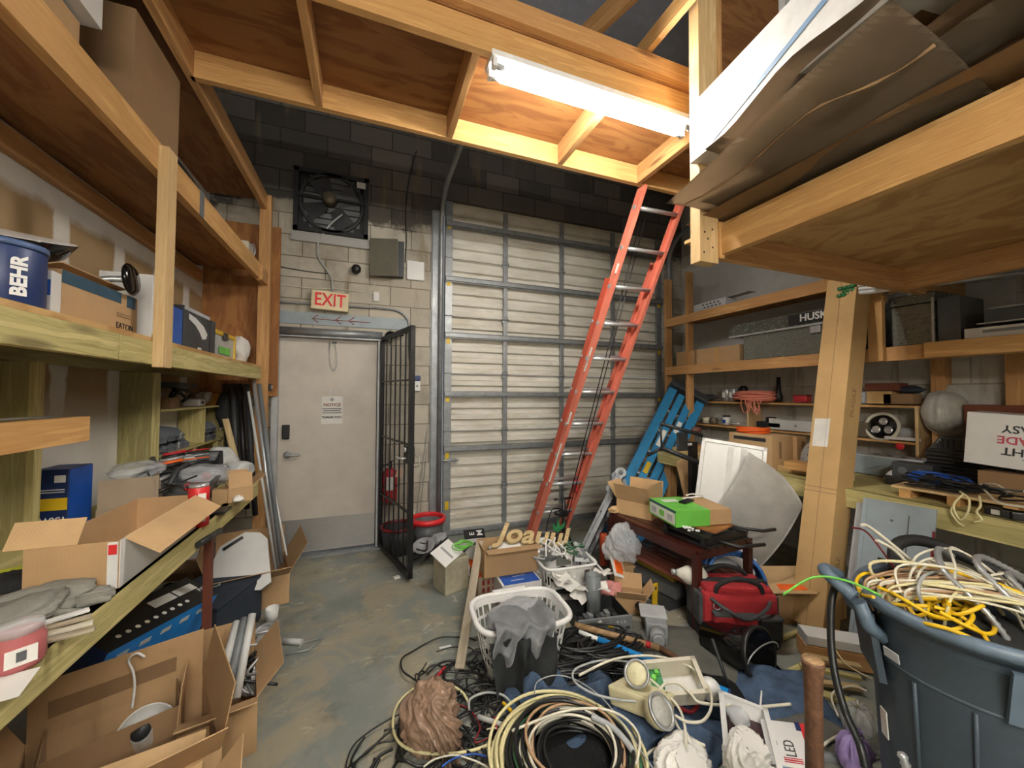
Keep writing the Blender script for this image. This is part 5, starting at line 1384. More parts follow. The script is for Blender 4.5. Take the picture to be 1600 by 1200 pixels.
tpart('rail', back+V((0, 0, TZ-.03)), V((lg.x, lg.y, TZ-.03)), .022, .06)
tpart('rail', back+n_*Wd+V((0, 0, TZ-.03)), V((lg.x, lg.y, TZ-.03))+n_*Wd, .022, .06)
tpart('rail', V((lg.x, lg.y, TZ-.03)), V((lg.x, lg.y, TZ-.03))+n_*Wd, .022, .06)
tpart('rail', back+V((0, 0, TZ-.03)), back+V((0, 0, TZ-.03))+n_*Wd, .022, .06)
tm = M()
for k in range(7):
    a = back+n_*(.04+k*Wd*.92/6.3)
    tpart('top_slat', a+V((0, 0, TZ+.0))-u_*.03, a+u_*(L_+.03)+V((0, 0, TZ+.0)), .066, .018)
    tpart('shelf_slat', a+u_*.03+V((0, 0, TZ*.52)), a+u_*(L_-.06)+V((0, 0, TZ*.52)), .05, .012, mat='rust_wood')
ta = math.atan2(u_.y, u_.x)
def T(s, t, z=0): return V((back.x, back.y, 0))+u_*s+n_*t+V((0, 0, TZ+.010+z))
# black bracket stack with plywood offcut
tp_ = thing('mount_bracket', 'black folded steel mounting brackets stacked on the near end of the cherry table', 'bracket', T(L_-.14, .26), ta)
q = M(); q.box((0, 0, .012), (.36, .42, .018)).box((-.15, 0, .045), (.03, .44, .05)).box((.15, 0, .045), (.03, .44, .05)).box((0, -.19, .06), (.36, .03, .03)).box((.0, .19, .06), (.36, .03, .03)).box((.02, .08, .075), (.4, .03, .02), (0, 0, .3))
part('bracket_frame', q, 'black', tp_)
part('bracket_arm', M().tube([(.1, .1, .085), (.26, .24, .082), (.28, .34, .085)], .011, 6).tube([(.05, -.1, .03), (.28, -.05, .03), (.34, .12, .04)], .012, 6), 'black', tp_)
o = one('wood_offcut', M().box((0, 0, .005), (.30, .26, .010)), 'ply_orange', 'thin reddish plywood offcut under the near end of the green box', 'wood offcut', T(L_-.14, .24, .088), ta+.2)
gbx = thing('green_box', 'green and brown ceiling-panel box with white label side lying on the table', 'box', T(L_-.24, .22, .102), ta+R(74))
gx = closed_box  # box built from parts below
part('box_body', M().box((0, 0, .055), (.42, .34, .105), None, .003), 'card', gbx)
part('green_print', M().box((-.085, 0, .055), (.255, .343, .108)), 'green', gbx)
part('label_side', M().box((-.2135, 0, .05), (.002, .31, .075)), 'sticker_white', gbx)
part('blue_stripe', M().box((-.2135, 0, .101), (.002, .335, .014)), 'tape_blue', gbx)
for k in range(3): part('printed_line', M().box((-.2148, -.1+.1*k, .05), (.001, .06, .04)), 'green' if k == 1 else 'grey_light', gbx)
part('label', M().box((-.10, .08, .1095), (.12, .07, .001)), 'sticker_white', gbx)
for k, (s, t) in enumerate(((-.2, .09), (0, 0), (.1, -.06))): pass
one('white_cord_loop', M().tube(sm([(-.1, .0, 0), (0, -.03, .012), (.07, -.03, .01), (.09, .02, .008), (.04, .05, .01), (-.03, .03, .012)]), .006, 7), 'white_gloss', 'short white cord loop on top of the green box', 'cord', gbx.location+V((.12, .08, .118)))
one('black_remote', M().box((0, 0, .008), (.13, .05, .014), (0, 0, .3), .004), 'black', 'flat black gadget on top of the green box', 'gadget', gbx.location+V((.0, .02, .110)))
rn = random.Random(12)
for k in range(14):
    one('foam_peanut', M().blob((0, 0, .0), (.014, .010, .009), .3, 2, k, 2, False), 'white', 'white foam crumb in front of the green box on the table', 'foam piece', T(L_-.08+rn.uniform(-.05, .05), .03+rn.uniform(-.03, .03), .10+rn.uniform(0, .015)), rn.uniform(0, 3), 'foam crumbs on the table')
carton('open brown carton at the far end of the cherry table', T(.10, .22, .0), ta+R(20), .30, .22, .12, 'card_light', (2.0, 1.7, 2.2, 1.5), fl=.7)
one('paper_wad', M().blob((0, 0, .03), (.06, .06, .04), .5, 3, 14), 'card_light', 'crumpled brown paper on the far left corner of the cherry table', 'paper', T(.0, .03))
one('plastic_bag', crinkle((.14, .10, .15), 17.2, .28, 5), 'clear', 'shiny clear plastic bag hanging off the near side of the cherry table', 'bag', T(.22, -.06, -.17))
lbp = P(1082, 902, Y=lg.y+.05)
gl2 = thing('globe_lamp', 'large white reflector bulb lying behind the near table leg', 'light bulb', lbp+V((.02, .02, .0)), (R(8), R(96), R(-25)))
part('bulb_glass', M().lathe([(0, .09), (.04, .085), (.065, .06), (.07, .02), (.055, -.04), (.03, -.08), (.02, -.1)], 26), 'lens', gl2)
part('bulb_base', M().lathe([(.02, -.1), (.018, -.13), (0, -.135)], 16), 'steel', gl2)
for i in range(2):
    closed_box(['flat grey case lying under the cherry table', 'flat yellow-edged case under the cherry table'][i], back+n_*.25+u_*(.3+.02*i)+V((0, 0, .0+.09*i)), ta+.1*i, .5, .4, .08, 'charcoal' if i == 0 else 'grey_dark', None, name='flat_case', cat='case')
one('yellow_level', M().box((0, 0, .025), (.42, .03, .05), None, .004), mk('dull_yellow', '9c8a30', .5), 'yellow straight tool lying under the cherry table', 'tool', back+n_*.14+u_*.32+V((0, 0, .175)), ta)
yc = thing('yellow_clamp', 'upright yellow metal plate next to the blue tie under the table', 'plate', Fp(1031, 950)+V((0, .05, 0)), R(10))
part('plate', M().box((0, 0, .075), (.055, .012, .15), None, .002), 'yellow', yc); part('hole', M().cyl((0, -.008, .12), (0, .008, .12), .01), 'black', yc)
one('blue_tie', M().blob((0, 0, .03), (.05, .05, .035), .5, 3, 19, 3), 'blue_sky', 'small bright blue plastic wrap by the yellow plate', 'wrap', Fp(1052, 935))
# conduit body
cbx = thing('junction_box', 'grey plastic junction box with round hub lying in front of the table', 'junction box', Fp(1046, 1005)+V((-.02, .10, 0)), (0, 0, R(-34)))
part('box_body', M().box((0, .03, .055), (.13, .22, .10), None, .012), 'grey', cbx)
part('lid', M().box((-.01, .06, .112), (.165, .15, .015), None, .005), 'grey_light', cbx)
part('hub', M().cyl((0, -.08, .055), (0, -.155, .052), .048, n=24).cyl((0, -.155, .052), (0, -.165, .052), .042, .03, 24), 'grey', cbx)
part('gland', M().cyl((-.05, .14, .06), (-.09, .2, .07), .025, n=14), 'charcoal', cbx)
# tool bag
b0 = Fp(1166, 1014); 
bg = thing('tool_bag', 'red and black canvas tool bag with pockets in front of the tall carton', 'tool bag', (b0.x+.03, b0.y+.13, 0), R(-24))
bg.scale = (1.08, 1.08, 1.08)
part('bag_base', M().box((0, 0, .06), (.43, .27, .12), None, .03), 'fabric_black', bg)
part('bag_body', M().box((0, 0, .20), (.41, .25, .20), None, .035), 'fabric_red', bg)
part('top_flap', M().box((0, 0, .305), (.37, .2, .035), (0, 0, 0), .015), 'fabric_red', bg)
part('zip_band', M().box((0, 0, .318), (.40, .05, .02), None, .006), 'fabric_black', bg)
for x_, w__, m_, h__ in ((-.11, .11, 'fabric_red', .15), (.02, .10, 'fabric_red', .13), (.14, .12, 'fabric_black', .12)):
    pk = part('pocket', M().box((x_, -.145, .13), (w__, .05, h__), None, .018), m_, bg)
    part('pocket_trim', M().box((x_, -.150, .13+h__/2), (w__+.004, .05, .016), None, .005), 'fabric_dark', pk)
for s in (-1, 1): part('side_panel', M().box((s*.205, 0, .19), (.03, .2, .18), None, .012), 'fabric_dark', bg)
for y_ in (-.09, .08):
    part('webbing_handle', M().tube(sm([(-.13, y_, .26), (-.12, y_-.02, .34), (-.03, y_-.03, .385), (.06, y_-.03, .37), (.12, y_-.01, .33), (.13, y_, .26)]), .013, 8), 'fabric_black', bg)
part('shoulder_strap', M().tube(sm([(.2, -.05, .28), (.12, -.16, .25), (.0, -.19, .20), (-.12, -.18, .25), (-.2, -.05, .29)]), .010, 6), 'fabric_dark', bg)
part('ring', M().tube([(-.14+.02*math.cos(a*.5), -.14, .24+.02*math.sin(a*.5)) for a in range(13)], .003, 5), 'steel', bg)
gh = thing('black_grip', 'black plastic tool grip poking out behind the red tool bag', 'tool', (b0.x-.02, b0.y+.30, .26), R(-20))
part('grip', M().tube(sm([(-.08, 0, 0), (-.07, 0, .09), (.0, 0, .11), (.07, 0, .09), (.08, 0, 0)]), .018, 8).box((0, 0, -.02), (.22, .1, .08), None, .02), 'black_rubber', gh)
# blue hose with grey reel
hc = P(1142, 880, Y=lg.y+.16)
hs = thing('hose_coil', 'coil of bright blue hose leaning behind the cherry table', 'hose', (hc.x, hc.y, max(.2, hc.z-.12)), (R(75), 0, R(-30)))
part('hose', M().tube(coil_pts(.19, 4.2, random.Random(8), .015, .01, 0, .026, n=26), .013, 8), 'hose_blue', hs)
one('grey_disc', M().lathe([(0, .03), (.12, .03), (.15, .015), (.155, 0), (0, 0)], 30), 'grey', 'round grey cover inside the blue hose coil', 'cover', (hc.x-.01, hc.y+.05, max(.18, hc.z-.15)), (R(78), 0, R(-30)))

# ======================= WHITE PANELS, CARTONS BEHIND =======================
# troffer
A_, B_, D_ = P(1097, 684, Y=2.46), P(1198, 700, Y=2.14), P(1096, 880, Y=2.36)
tf = thing('troffer_light', 'white rectangular ceiling light panel standing on end with its frame showing', 'light panel', (2.75, 2.3, 0))
uu = (B_-A_); hh = (D_-A_); nn2 = uu.cross(hh).normalized()
if nn2.y > 0: nn2 = -nn2
Wt = uu.length; un = uu.normalized(); hn = (hh-un*hh.dot(un)).normalized(); Ht = (A_.z)/(-hn.z) if hn.z < 0 else 1.0
def qd(nm, s0, s1, t0, t1, th_, mat, off=0):
    pl = [A_+un*s0+hn*t0, A_+un*s1+hn*t0, A_+un*s1+hn*t1, A_+un*s0+hn*t1]
    return part(nm, M().prism([p_+nn2*off for p_ in pl], nn2*th_), mat, tf, world=True)
Ht = min(Ht, 1.2)*.985
qd('back_pan', 0, Wt, 0, Ht, .02, 'white')
qd('diffuser', .03, Wt-.03, .03, Ht-.03, .008, 'white_gloss', .02)
for s0, s1, t0, t1 in ((0, Wt, 0, .025), (0, Wt, Ht-.025, Ht), (0, .025, 0, Ht), (Wt-.025, Wt, 0, Ht)): qd('frame_edge', s0, s1, t0, t1, .035, 'white_gloss', .0)
for k in range(2): 
    s0 = Wt*(.42+.2*k); qd('reflector_fold', s0, s0+.04, .04, Ht-.04, .006, 'white', .028)
# prismatic sheet, a curved grey-white plastic sheet in front
ps = thing('diffuser_sheet', 'large curved translucent plastic sheet leaning in front of the light panel', 'plastic sheet', Fp(1180, 895))
c1, c2, c3, c4 = P(1170, 706, Y=2.13), P(1255, 790, Y=1.85), P(1180, 895, Y=2.12), P(1112, 800, Y=2.3)
def ps_f(u, v):
    p_ = (c1*(1-u)+c2*u)*(1-v)+(c4*(1-u)+c3*u)*v
    return p_+V((0, -.06*math.sin(math.pi*u)-.03*math.sin(math.pi*v), .02*math.sin(math.pi*u)))
part('sheet', M().grid(ps_f, 24, 24, .004), mk('prism_sheet', 'd4d2cd', .4, alpha=.93, bump=.3, bscale=500), ps, world=True)
# kraft cartons behind
kb2 = closed_box('kraft carton with black print standing on the right bench behind the white light panel', (3.25, 2.42, ZRB+.001), 0, .26, .40, .28, 'card_light', None)
decal(kb2, '-x', .30, .03, 'charcoal', .0, .24, .1315, 'printed_band'); decal(kb2, '-y', .03, .14, 'card_dark', -.03, .16, .2015, 'printed_text')
kb3 = closed_box('second kraft carton just right of the printed one on the right bench', (3.44, 2.36, ZRB+.001), R(-4), .11, .36, .27, 'card_light', None)
decal(kb3, '-y', .03, .14, 'card_dark', .01, .16, .1815, 'printed_text')
dsc = thing('perforated_disc', 'round perforated metal disc standing on the bench beside the kraft cartons', 'disc', (3.32, 2.04, ZRB+.125), (0, R(-78), R(-25)))
part('disc_plate', M().lathe([(0, .006), (.12, .006), (.13, 0), (0, 0)], 32), 'grey_light', dsc)
for k in range(10):
    an = k*.628; rr = .045+.045*(k % 2); part('hole', M().cyl((rr*math.cos(an), rr*math.sin(an), .004), (rr*math.cos(an), rr*math.sin(an), .0075), .006, n=8), 'charcoal', dsc)
one('orange_hose', M().tube(coil_pts(.12, 3, random.Random(3), .01, .01, 0, .014), .011, 8), 'orange_bright', 'orange cable coil on top of the kraft carton behind the light panel', 'cable coil', (3.25, 2.48, ZRB+.285))
closed_box('brown carton lying under the right bench behind the plastic sheet', (3.2, 2.75, 0), R(10), .5, .45, .42, 'card_dark', None)
# brown and white boards leaning behind the table
for i, (a_, b_, m_, l_) in enumerate((((1085, 712), (1045, 790), 'card', 'brown cardboard sheet leaning between the blue stepladder and the monitor stand'), ((1090, 722), (1070, 800), 'white', 'white board leaning behind the brown cardboard sheet'))):
    a, b = P(*a_, Y=2.82), P(*b_, Y=2.7)
    one('leaning_sheet', M().prism([(0, 0, 0), (-.20 if i == 0 else -.08, .02, -.05), (-.20 if i == 0 else -.08, -.2, -1.0*(a.z-.25)), (.12, -.22, -1.0*(a.z-.25))], (0, .01, 0)), m_, l_, 'sheet', a)
# monitor stand
ms = thing('monitor_stand', 'black steel monitor stand with an open rectangular frame in front of the stepladder', 'stand', (P(1086, 850, Y=2.62).x, 2.62, 0))
f1, f2, f3, f4 = P(1032, 662, Y=2.62), P(1097, 680, Y=2.47), P(1098, 725, Y=2.45), P(1034, 700, Y=2.62)
q = M()
for a, b, r_ in ((f1, f2, .016), (f2, f3, .010), (f3, f4, .020), (f4, f1, .008)): q.cyl(a, b, r_, n=10)
part('frame', q, 'dark_metal', ms, world=True)
pc_, pd_ = P(1083, 690, Y=2.62), P(1083, 860, Y=2.62)
part('column', M().box(((pc_+pd_)/2), (.065, .05, abs(pc_.z-pd_.z)), None, .004), 'black', ms, world=True)
part('column_foot', M().box((pc_.x, 2.62, pd_.z/2), (.06, .05, pd_.z), None, .004).box((pc_.x, 2.62, .015), (.4, .35, .03), None, .005), 'black', ms, world=True)
part('mount_plate', M().box(P(1066, 690, Y=2.60), (.11, .02, .16), None, .004), 'charcoal', ms, world=True)
part('sticker', M().box(P(1078, 694, Y=2.585), (.045, .004, .022)), 'sticker_white', ms, world=True)
part('arm', M().cyl(P(1033, 700, Y=2.62), P(1012, 712, Y=2.7), .012, n=8), 'dark_metal', ms, world=True)
part('top_knob', M().blob(P(1088, 672, Y=2.62), (.05, .04, .03), .1, 2, 3, 3, False), mk('knob_brown', '5e3a30', .5), ms, world=True)
# black stand post left of the orange tube
bs_ = thing('tripod_stand', 'black stand pole with a clamp in front of the aluminium ladder', 'stand', Fp(921, 905)+V((0, .45, 0)))
h_ = P(921, 775, Y=bs_.location.y).z
part('pole', M().cyl((0, 0, 0), (0, 0, h_), .018, n=12), 'black', bs_)
part('crossarm', M().cyl((-.10, 0, h_), (.08, 0, h_), .01, n=8), 'black', bs_)
part('clamp', M().box((-.02, -.02, h_-.13), (.09, .05, .06), None, .01).cyl((-.1, -.02, h_-.12), (.0, -.02, h_-.13), .02, n=10), 'black', bs_)
for k in range(3): part('leg', M().tube([(0, 0, .3), (.2*math.cos(k*2.1+.5), .2*math.sin(k*2.1+.5), .012)], .01, 8), 'black', bs_)
cable('black_cable', [bs_.location+V(v_) for v_ in ((-.02, 0, h_-.1), (-.15, -.05, h_-.08), (-.2, -.05, h_-.3), (-.05, -.05, .2), (.03, -.05, .1))], .005, 'cable_black', 'thin black cable looping off the black stand pole')

# ======================= TALL LEANING CARTON =======================
bt_ = Fp(1272, 985); tp2 = P(1327, 442, X=3.36)
dv = (tp2-V((bt_.x, bt_.y, 0))).normalized(); Lc = (tp2-V((bt_.x, bt_.y, 0))).length
view = V((bt_.x+tp2.x, bt_.y+tp2.y, 0)).normalized()
sx_ = dv.cross(view).normalized(); 
if sx_.x < 0: sx_ = -sx_
sx_ = (Matrix.Rotation(R(-32), 3, dv) @ sx_)
yy2 = dv.cross(sx_)
e_ = Matrix((dv, sx_, yy2)).transposed()
tcb = thing('long_carton', 'very long narrow cardboard carton leaning up against the right shelves', 'cardboard box', (bt_.x, bt_.y, 0))
cc_ = (V((bt_.x, bt_.y, 0))+tp2)/2+V((0, 0, .02))
wA, wB = .20, .16
part('carton_body', M().box((0, 0, 0), (Lc, wA, wB), None, .004), 'card_tan', tcb, cc_, e_.to_euler(), world=True)
sgn = -1 if yy2.dot(view) > 0 else 1     # side facing the viewer
part('shipping_label', M().box((.05, -.03, sgn*(wB/2+.001)), (.20, .10, .001)), 'sticker_white', tcb, cc_, e_.to_euler(), world=True)
part('seam_line', M().box((-.33, 0, sgn*(wB/2+.0005)), (.004, wA, .002)).box((-.36, 0, sgn*(wB/2+.0005)), (.004, wA, .002)).box((0, -.0, sgn*(wB/2+.0005)), (Lc, .002, .002)), 'card_dark', tcb, cc_, e_.to_euler(), world=True)
rotT = (e_ @ Matrix(((1, 0, 0), (0, -1*sgn*-1, 0), (0, 0, sgn))).transposed()) if False else e_
fr3 = Matrix((dv, (sx_*-1 if sgn < 0 else sx_), (yy2*sgn))).transposed()
for tx_, off_ in (('FRAGILE', .28), ('FRAGILE', -.85)):
    # on the narrow side to the right
    sd = sx_; zx = sd; xx_ = dv; yx = zx.cross(xx_)
    em = Matrix((xx_, yx, zx)).transposed()
    loc = cc_+dv*off_+sd*(wA/2+.0012)
    me_o = text(tcb, tx_, .055, 'card_dark', (0, 0, 0), (0, 0, 0), ext=.0004)
    me_o.matrix_parent_inverse = wm(tcb).inverted(); me_o.location = loc; me_o.rotation_euler = em.to_euler(); XF[me_o.name] = Matrix.Translation(loc) @ em.to_4x4()

# ======================= RIGHT SIDE: SHELF CONTENTS =======================
zR = ZR1+.002
# diamond plate toolbox
t = NT('diamond'); v = t.coords((1, 1, 1), rot=(R(45), 0, 0))
ck = t.n('TexChecker', i_Vector=v, i_Scale=42.0)
vv = t.n('TexVoronoi', i_Vector=t.coords((30, 30, 62), rot=(0, 0, 0)), i_Scale=1.0)
hgt = t.ramp(vv.outputs['Distance'], (.18, 1.0), (.38, 0.0))
t.bump(hgt, .9, .006)
MC['diamond'] = t.fin(t.ramp(hgt, (0, rgb('7e8079')), (1, rgb('b9bab2'))), .35, .75)
XT = RS+.03
y0, y1 = P(1340, 520, X=XT).y, P(1160, 530, X=XT).y
zt_ = P(1230, 496, X=XT).z
tbx = thing('truck_toolbox', 'long diamond-plate aluminium toolbox on the right-hand shelf', 'toolbox', (XT+.22, (y0+y1)/2, zR))
hz = P(1300, 478, X=XT).z-zR; Lb = y1-y0
part('box_body', M().box((0, 0, hz*.34), (.42, Lb, hz*.68), None, .01), 'diamond', tbx)
part('lid', M().prism([(-.235, -Lb/2-.02, hz*.66), (-.235, Lb/2+.14, hz*.66), (-.235, Lb/2+.14, hz*.82), (-.19, Lb/2+.12, hz), (-.19, -Lb/2-.02, hz)], (.43, 0, 0)), 'diamond', tbx)
part('lid_edge', M().box((-.225, .06, hz*.66), (.03, Lb+.16, .016), None, .004), 'alu', tbx)
hp = P(1268, 496, X=XT-.03)
pl_ = part('name_plate', M().box((-.237, hp.y-(y0+y1)/2, hz*.84), (.004, .40, .085)), 'black', tbx)
text(tbx, 'HUSKY', .085, 'white', (-.2395, hp.y-(y0+y1)/2-.03, hz*.84), FACE['-x'], bold=.002)
part('latch', M().box((-.225, -Lb*.2, hz*.55), (.02, .08, .06), None, .005), 'steel', tbx)
ZT2 = zR
xx2 = P(1412, 545, X=RS+.02).y
y0, y1 = P(1458, 520, X=RS+.02).y, P(1392, 520, X=RS+.02).y
tb2 = thing('toolbox', 'diamond-plate toolbox with a bright corner right of the shelf post', 'toolbox', (RS+.2, (y0+y1)/2, ZT2))
part('box_body', M().box((0, 0, .14), (.34, y1-y0, .28), None, .008), 'diamond', tb2)
part('lid', M().box((-.0, 0, .32), (.36, y1-y0+.02, .07), None, .008), 'diamond', tb2)
part('corner_edge', M().box((-.175, -(y1-y0)/2, .16), (.012, .012, .30)), 'alu', tb2)
y0, y1 = P(1505, 520, X=RS+.05).y, P(1462, 520, X=RS+.05).y
closed_box('dark grey cabinet box between the toolbox and the recorder on the right shelf', (RS+.2, (y0+y1)/2, ZT2), 0, .3, y1-y0-.02, .30, 'grey_dark', None, name='equipment_box', cat='box')
y0, y1 = .72, P(1503, 505, X=RS+.0).y
dv_ = thing('disc_recorder', 'slim silver disc recorder at the near end of the right shelf', 'recorder', (RS+.19, (y0+y1)/2, ZT2))
part('case', M().box((0, 0, .04), (.34, y1-y0, .065), None, .004), 'grey_light', dv_)
part('front_panel', M().box((-.173, 0, .04), (.006, y1-y0-.01, .06), None, .002), 'white_gloss', dv_)
part('tray_slot', M().box((-.177, 0, .045), (.002, (y1-y0)*.7, .018)), 'grey', dv_)
for s in (-1, 1): part('foot', M().cyl((-.12, s*(y1-y0)*.38, 0), (-.12, s*(y1-y0)*.38, .01), .015), 'black', dv_)
pr_ = thing('printer', 'dark grey printer stacked on the silver disc recorder', 'printer', (RS+.19, (y0+y1)/2-.03, ZT2+.082))
part('case', M().box((0, 0, .055), (.3, y1-y0-.1, .085), None, .008), 'grey_dark', pr_)
part('top_cover', M().box((0, 0, .102), (.28, y1-y0-.12, .012), None, .004), 'grey_light', pr_)
part('paper_edge', M().box((-.16, 0, .012), (.05, y1-y0-.06, .004)), 'white', pr_)
for i, (x0, x1, yt) in enumerate(((1055, 1085, 549), (1086, 1156, 542))):
    X_ = RS+.03; ya, yb_ = P(x1, 560, X=X_).y, P(x0, 560, X=X_).y
    h_ = P((x0+x1)/2, yt, X=X_).z-zR
    closed_box(['small brown box at the far end of the right shelf', 'brown box with tape between the small box and the diamond-plate toolbox'][i], (X_+.12, (ya+yb_)/2, zR), 0, .22, yb_-ya-.02, max(.08, h_), 'card', 'kraft_tape' if i else None)
vp = P(1110, 478, X=RS+.04)
vt = thing('vent_plate', 'punched metal vent box on the top right shelf', 'vent', (RS+.10, vp.y, ZRT+.002))
part('vent_body', M().box((0, 0, .045), (.16, .42, .085), None, .004), 'grey_light', vt)
for k in range(10): part('slot', M().box((-.081, -.14+.05*(k//2)+.02*(k % 2), .03+.032*(k % 2)), (.002, .022, .014)), 'black', vt)
part('top_strap', M().box((0, -.2, .095), (.1, .5, .005)), 'steel', vt)
# fluorescent tubes with green end caps lying out over the shelf
tu0 = P(1322, 456, X=3.24); 
rn = random.Random(2)
k = 0
for r_ in range(3):
    for c_ in range(4-r_ % 2):
        p_ = tu0+V((rn.uniform(-.01, .01), -.0+.027*c_-.03, -.02+.027*r_))
        e = V((3.95, tu0.y-.62, tu0.z+.06))-tu0
        g_ = thing('fluorescent_tube', 'spare white fluorescent tube with a green end cap in the bundle over the right shelf', 'fluorescent tube', p_, 0, 'spare tubes bundled over the right shelf')
        part('glass_tube', M().cyl(e*.03, e, .0125, n=12), 'white_gloss', g_)
        part('end_cap', M().cyl((0, 0, 0), e*.035, .0134, n=12), 'green_dark', g_)
        part('pin', M().cyl(-e.normalized()*.012+V((0, .004, 0)), (0, .004, 0), .0015, n=5), 'steel', g_)
bd_ = one('tape_band', M().lathe([(.056, -.02), (.059, -.02), (.059, .02), (.056, .02), (.056, -.02)], 24, (0, 0, 0), V((e.x, e.y, e.z)).to_track_quat('Z', 'Y').to_matrix()), 'kraft_tape', 'brown paper band around the bundle of spare tubes', 'band', tu0+e*.28+V((0, .01, .007)))
cl_ = one('tube_cradle', M().box((0, 0, 0), (.05, .16, .04)), 'pine', 'pine block carrying the bundle of spare tubes on the shelf post', 'block', (RS-.04, tu0.y-.04, tu0.z-.055))

# parts rack contents (right)
XI_ = XI+.06
def ri(x, top=True): return P(x, 640, X=XI_).y
def put(nm, m, mat, label, cat, x, z, rot=0, grp=None, dx=0): return one(nm, m, mat, label, cat, (XI_+dx, ri(x), z+.001), rot, grp)
zt1, zt2, zt0 = ZI2+.001, ZI1+.001, ZRB+.001
for i, x in enumerate((1136, 1147)):
    cn = thing('chrome_can', ['shiny metal can on top of the right rack, left of the pink cord', 'second shiny metal can touching the pink cord coil'][i], 'can', (XI_, ri(x), zt1))
    part('can_body', M().lathe([(0, 0), (.05, 0), (.05, .14), (.046, .145), (0, .145)], 20), 'steel', cn)
    part('paper_label', M().box((-.0505, 0, .07), (.002, .04, .06)), 'sticker_white', cn)
put('black_canister', M().lathe([(0, 0), (.045, 0), (.045, .14), (.03, .17), (0, .17)], 16), 'black', 'dark canister behind the shiny cans on the right rack', 'canister', 1158, zt1, dx=.04)
put('light_fitting', M().blob((0, 0, .04), (.06, .14, .05), .4, 3, 22, 3), 'charcoal', 'dark lump of fittings at the far end of the rack top', 'fittings', 1108, zt1)
pkc = thing('pink_cord', 'heap of salmon pink cord coiled on top of the right rack', 'cord', (XI_-.02, ri(1182), zt1+.01))
rn = random.Random(77); q = M()
for k in range(7): q.tube(coil_pts(.13+rn.uniform(-.03, .05), 3, rn, .03, .02, .012*k, .006, sx=.75, sy=1.25, n=16), .006, 5)
part('coiled_cord', q, 'pink_cord', pkc)
q = M()
for k in range(7):
    y_ = rn.uniform(-.12, .12); q.tube(sm([(-.09, y_, .05), (-.13, y_+rn.uniform(-.03, .03), -.02), (-.12, y_+rn.uniform(-.05, .05), -.10-rn.uniform(0, .05)), (-.13, y_+rn.uniform(-.09, .09), -.06), (-.10, y_+rn.uniform(-.12, .12), .03)], 6), .004, 5)
part('hanging_loops', q, 'pink_cord', pkc)
put('black_bottle', M().lathe([(0, 0), (.035, 0), (.036, .05), (.022, .10), (.018, .25), (0, .25)], 18), 'black', 'tall narrow black bottle standing right of the pink cord', 'bottle', 1217, zt1)
rb_ = thing('red_case', 'small red plastic case on the rack top right of the black bottle', 'case', (XI_, ri(1254), zt1)); part('case_body', M().box((0, 0, .03), (.08, .13, .06), None, .012), 'red', rb_); part('case_lid', M().box((0, 0, .066), (.082, .132, .014), None, .005), 'red_dark', rb_)
for i, (x, m_, s_, l_) in enumerate(((1342, 'offwhite', .045, 'round pale jar on the rack top just right of the long carton'), (1352, 'grey_light', .04, 'round grey jar on the rack top right of the pale one'))):
    put('storage_jar', M().lathe([(0, 0), (s_, 0), (s_, .08), (s_*.7, .10), (0, .10)], 18), m_, l_, 'jar', x, zt1)
put('tan_box', M().box((0, 0, .05), (.12, .16, .10), None, .003), 'card_tan', 'tan box with a window on the rack top, left of the last box', 'box', 1380, zt1)
put('dark_case', M().box((0, 0, 0), (.13, .22, .06), None, .006), 'rust_wood', 'dark reddish case stacked on the tan box on the rack', 'case', 1385, zt1+.135)
put('brown_box', M().box((0, 0, .04), (.12, .18, .08), None, .003), 'card_dark', 'brown box at the near end of the rack top', 'box', 1410, zt1)
put('dark_cloth', M().blob((0, 0, .03), (.06, .1, .04), .4, 3, 55, 3), 'navy', 'dark blue cloth on the brown box at the near end of the rack', 'cloth', 1422, zt1+.082)
# middle row
def zc(z): return z
for i, x in enumerate((1104, 1115)):
    put('light_puck', M().lathe([(0, 0), (.05, 0), (.05, .05), (.04, .07), (0, .07)], 18), ('offwhite', 'brown_metal')[i], ['pale round fitting on the middle rack shelf at the far end', 'brown round fitting on the middle rack shelf'][i], 'light fitting', x, zt2)
pj = thing('paste_jar', 'white and blue jar with a black lid on the middle rack shelf', 'jar', (XI_, ri(1135), zt2))
part('jar_body', M().lathe([(0, 0), (.04, 0), (.04, .09), (0, .09)], 18), 'white', pj); part('lid', M().lathe([(.038, .09), (.04, .09), (.04, .11), (0, .11)], 18), 'charcoal', pj); part('label', M().box((-.0405, 0, .04), (.002, .04, .04)), 'blue', pj)
put('chrome_part', M().cyl((0, -.05, .02), (0, .07, .02), .015, n=10), 'chrome', 'chrome rod beside the white and blue jar', 'rod', 1150, zt2)
put('black_motor', M().box((0, 0, .04), (.1, .26, .06), None, .01).cyl((0, -.04, .09), (0, .04, .09), .03, n=12), 'black', 'black motor assembly on the middle rack shelf below the bottle', 'motor', 1205, zt2)
wpb = thing('white_ballast', 'long white ballast box on the middle rack shelf left of the long carton', 'ballast', (XI_, ri(1248), zt2))
part('case', M().box((0, 0, .05), (.1, .42, .10), None, .004), 'white', wpb); part('screw', M().cyl((-.052, 0, .05), (-.05, 0, .05), .012), 'steel', wpb); part('end_block', M().box((0, .23, .055), (.1, .06, .11)), 'foam', wpb)
brn = P(1375, 667, X=XI_-.05)
rg = thing('ring_light', 'round light fitting with a pale rim and dark glass on the middle rack shelf', 'light fitting', (XI_-.02, brn.y, brn.z), (0, R(-78), 0))
part('rim', M().lathe([(.095, -.01), (.115, -.01), (.118, .01), (.10, .02), (.095, .01), (.095, -.01)], 32), 'offwhite', rg)
part('dark_glass', M().lathe([(0, -.02), (.08, -.01), (.096, .0), (.096, -.008), (0, -.03)], 28), 'black_gloss', rg)
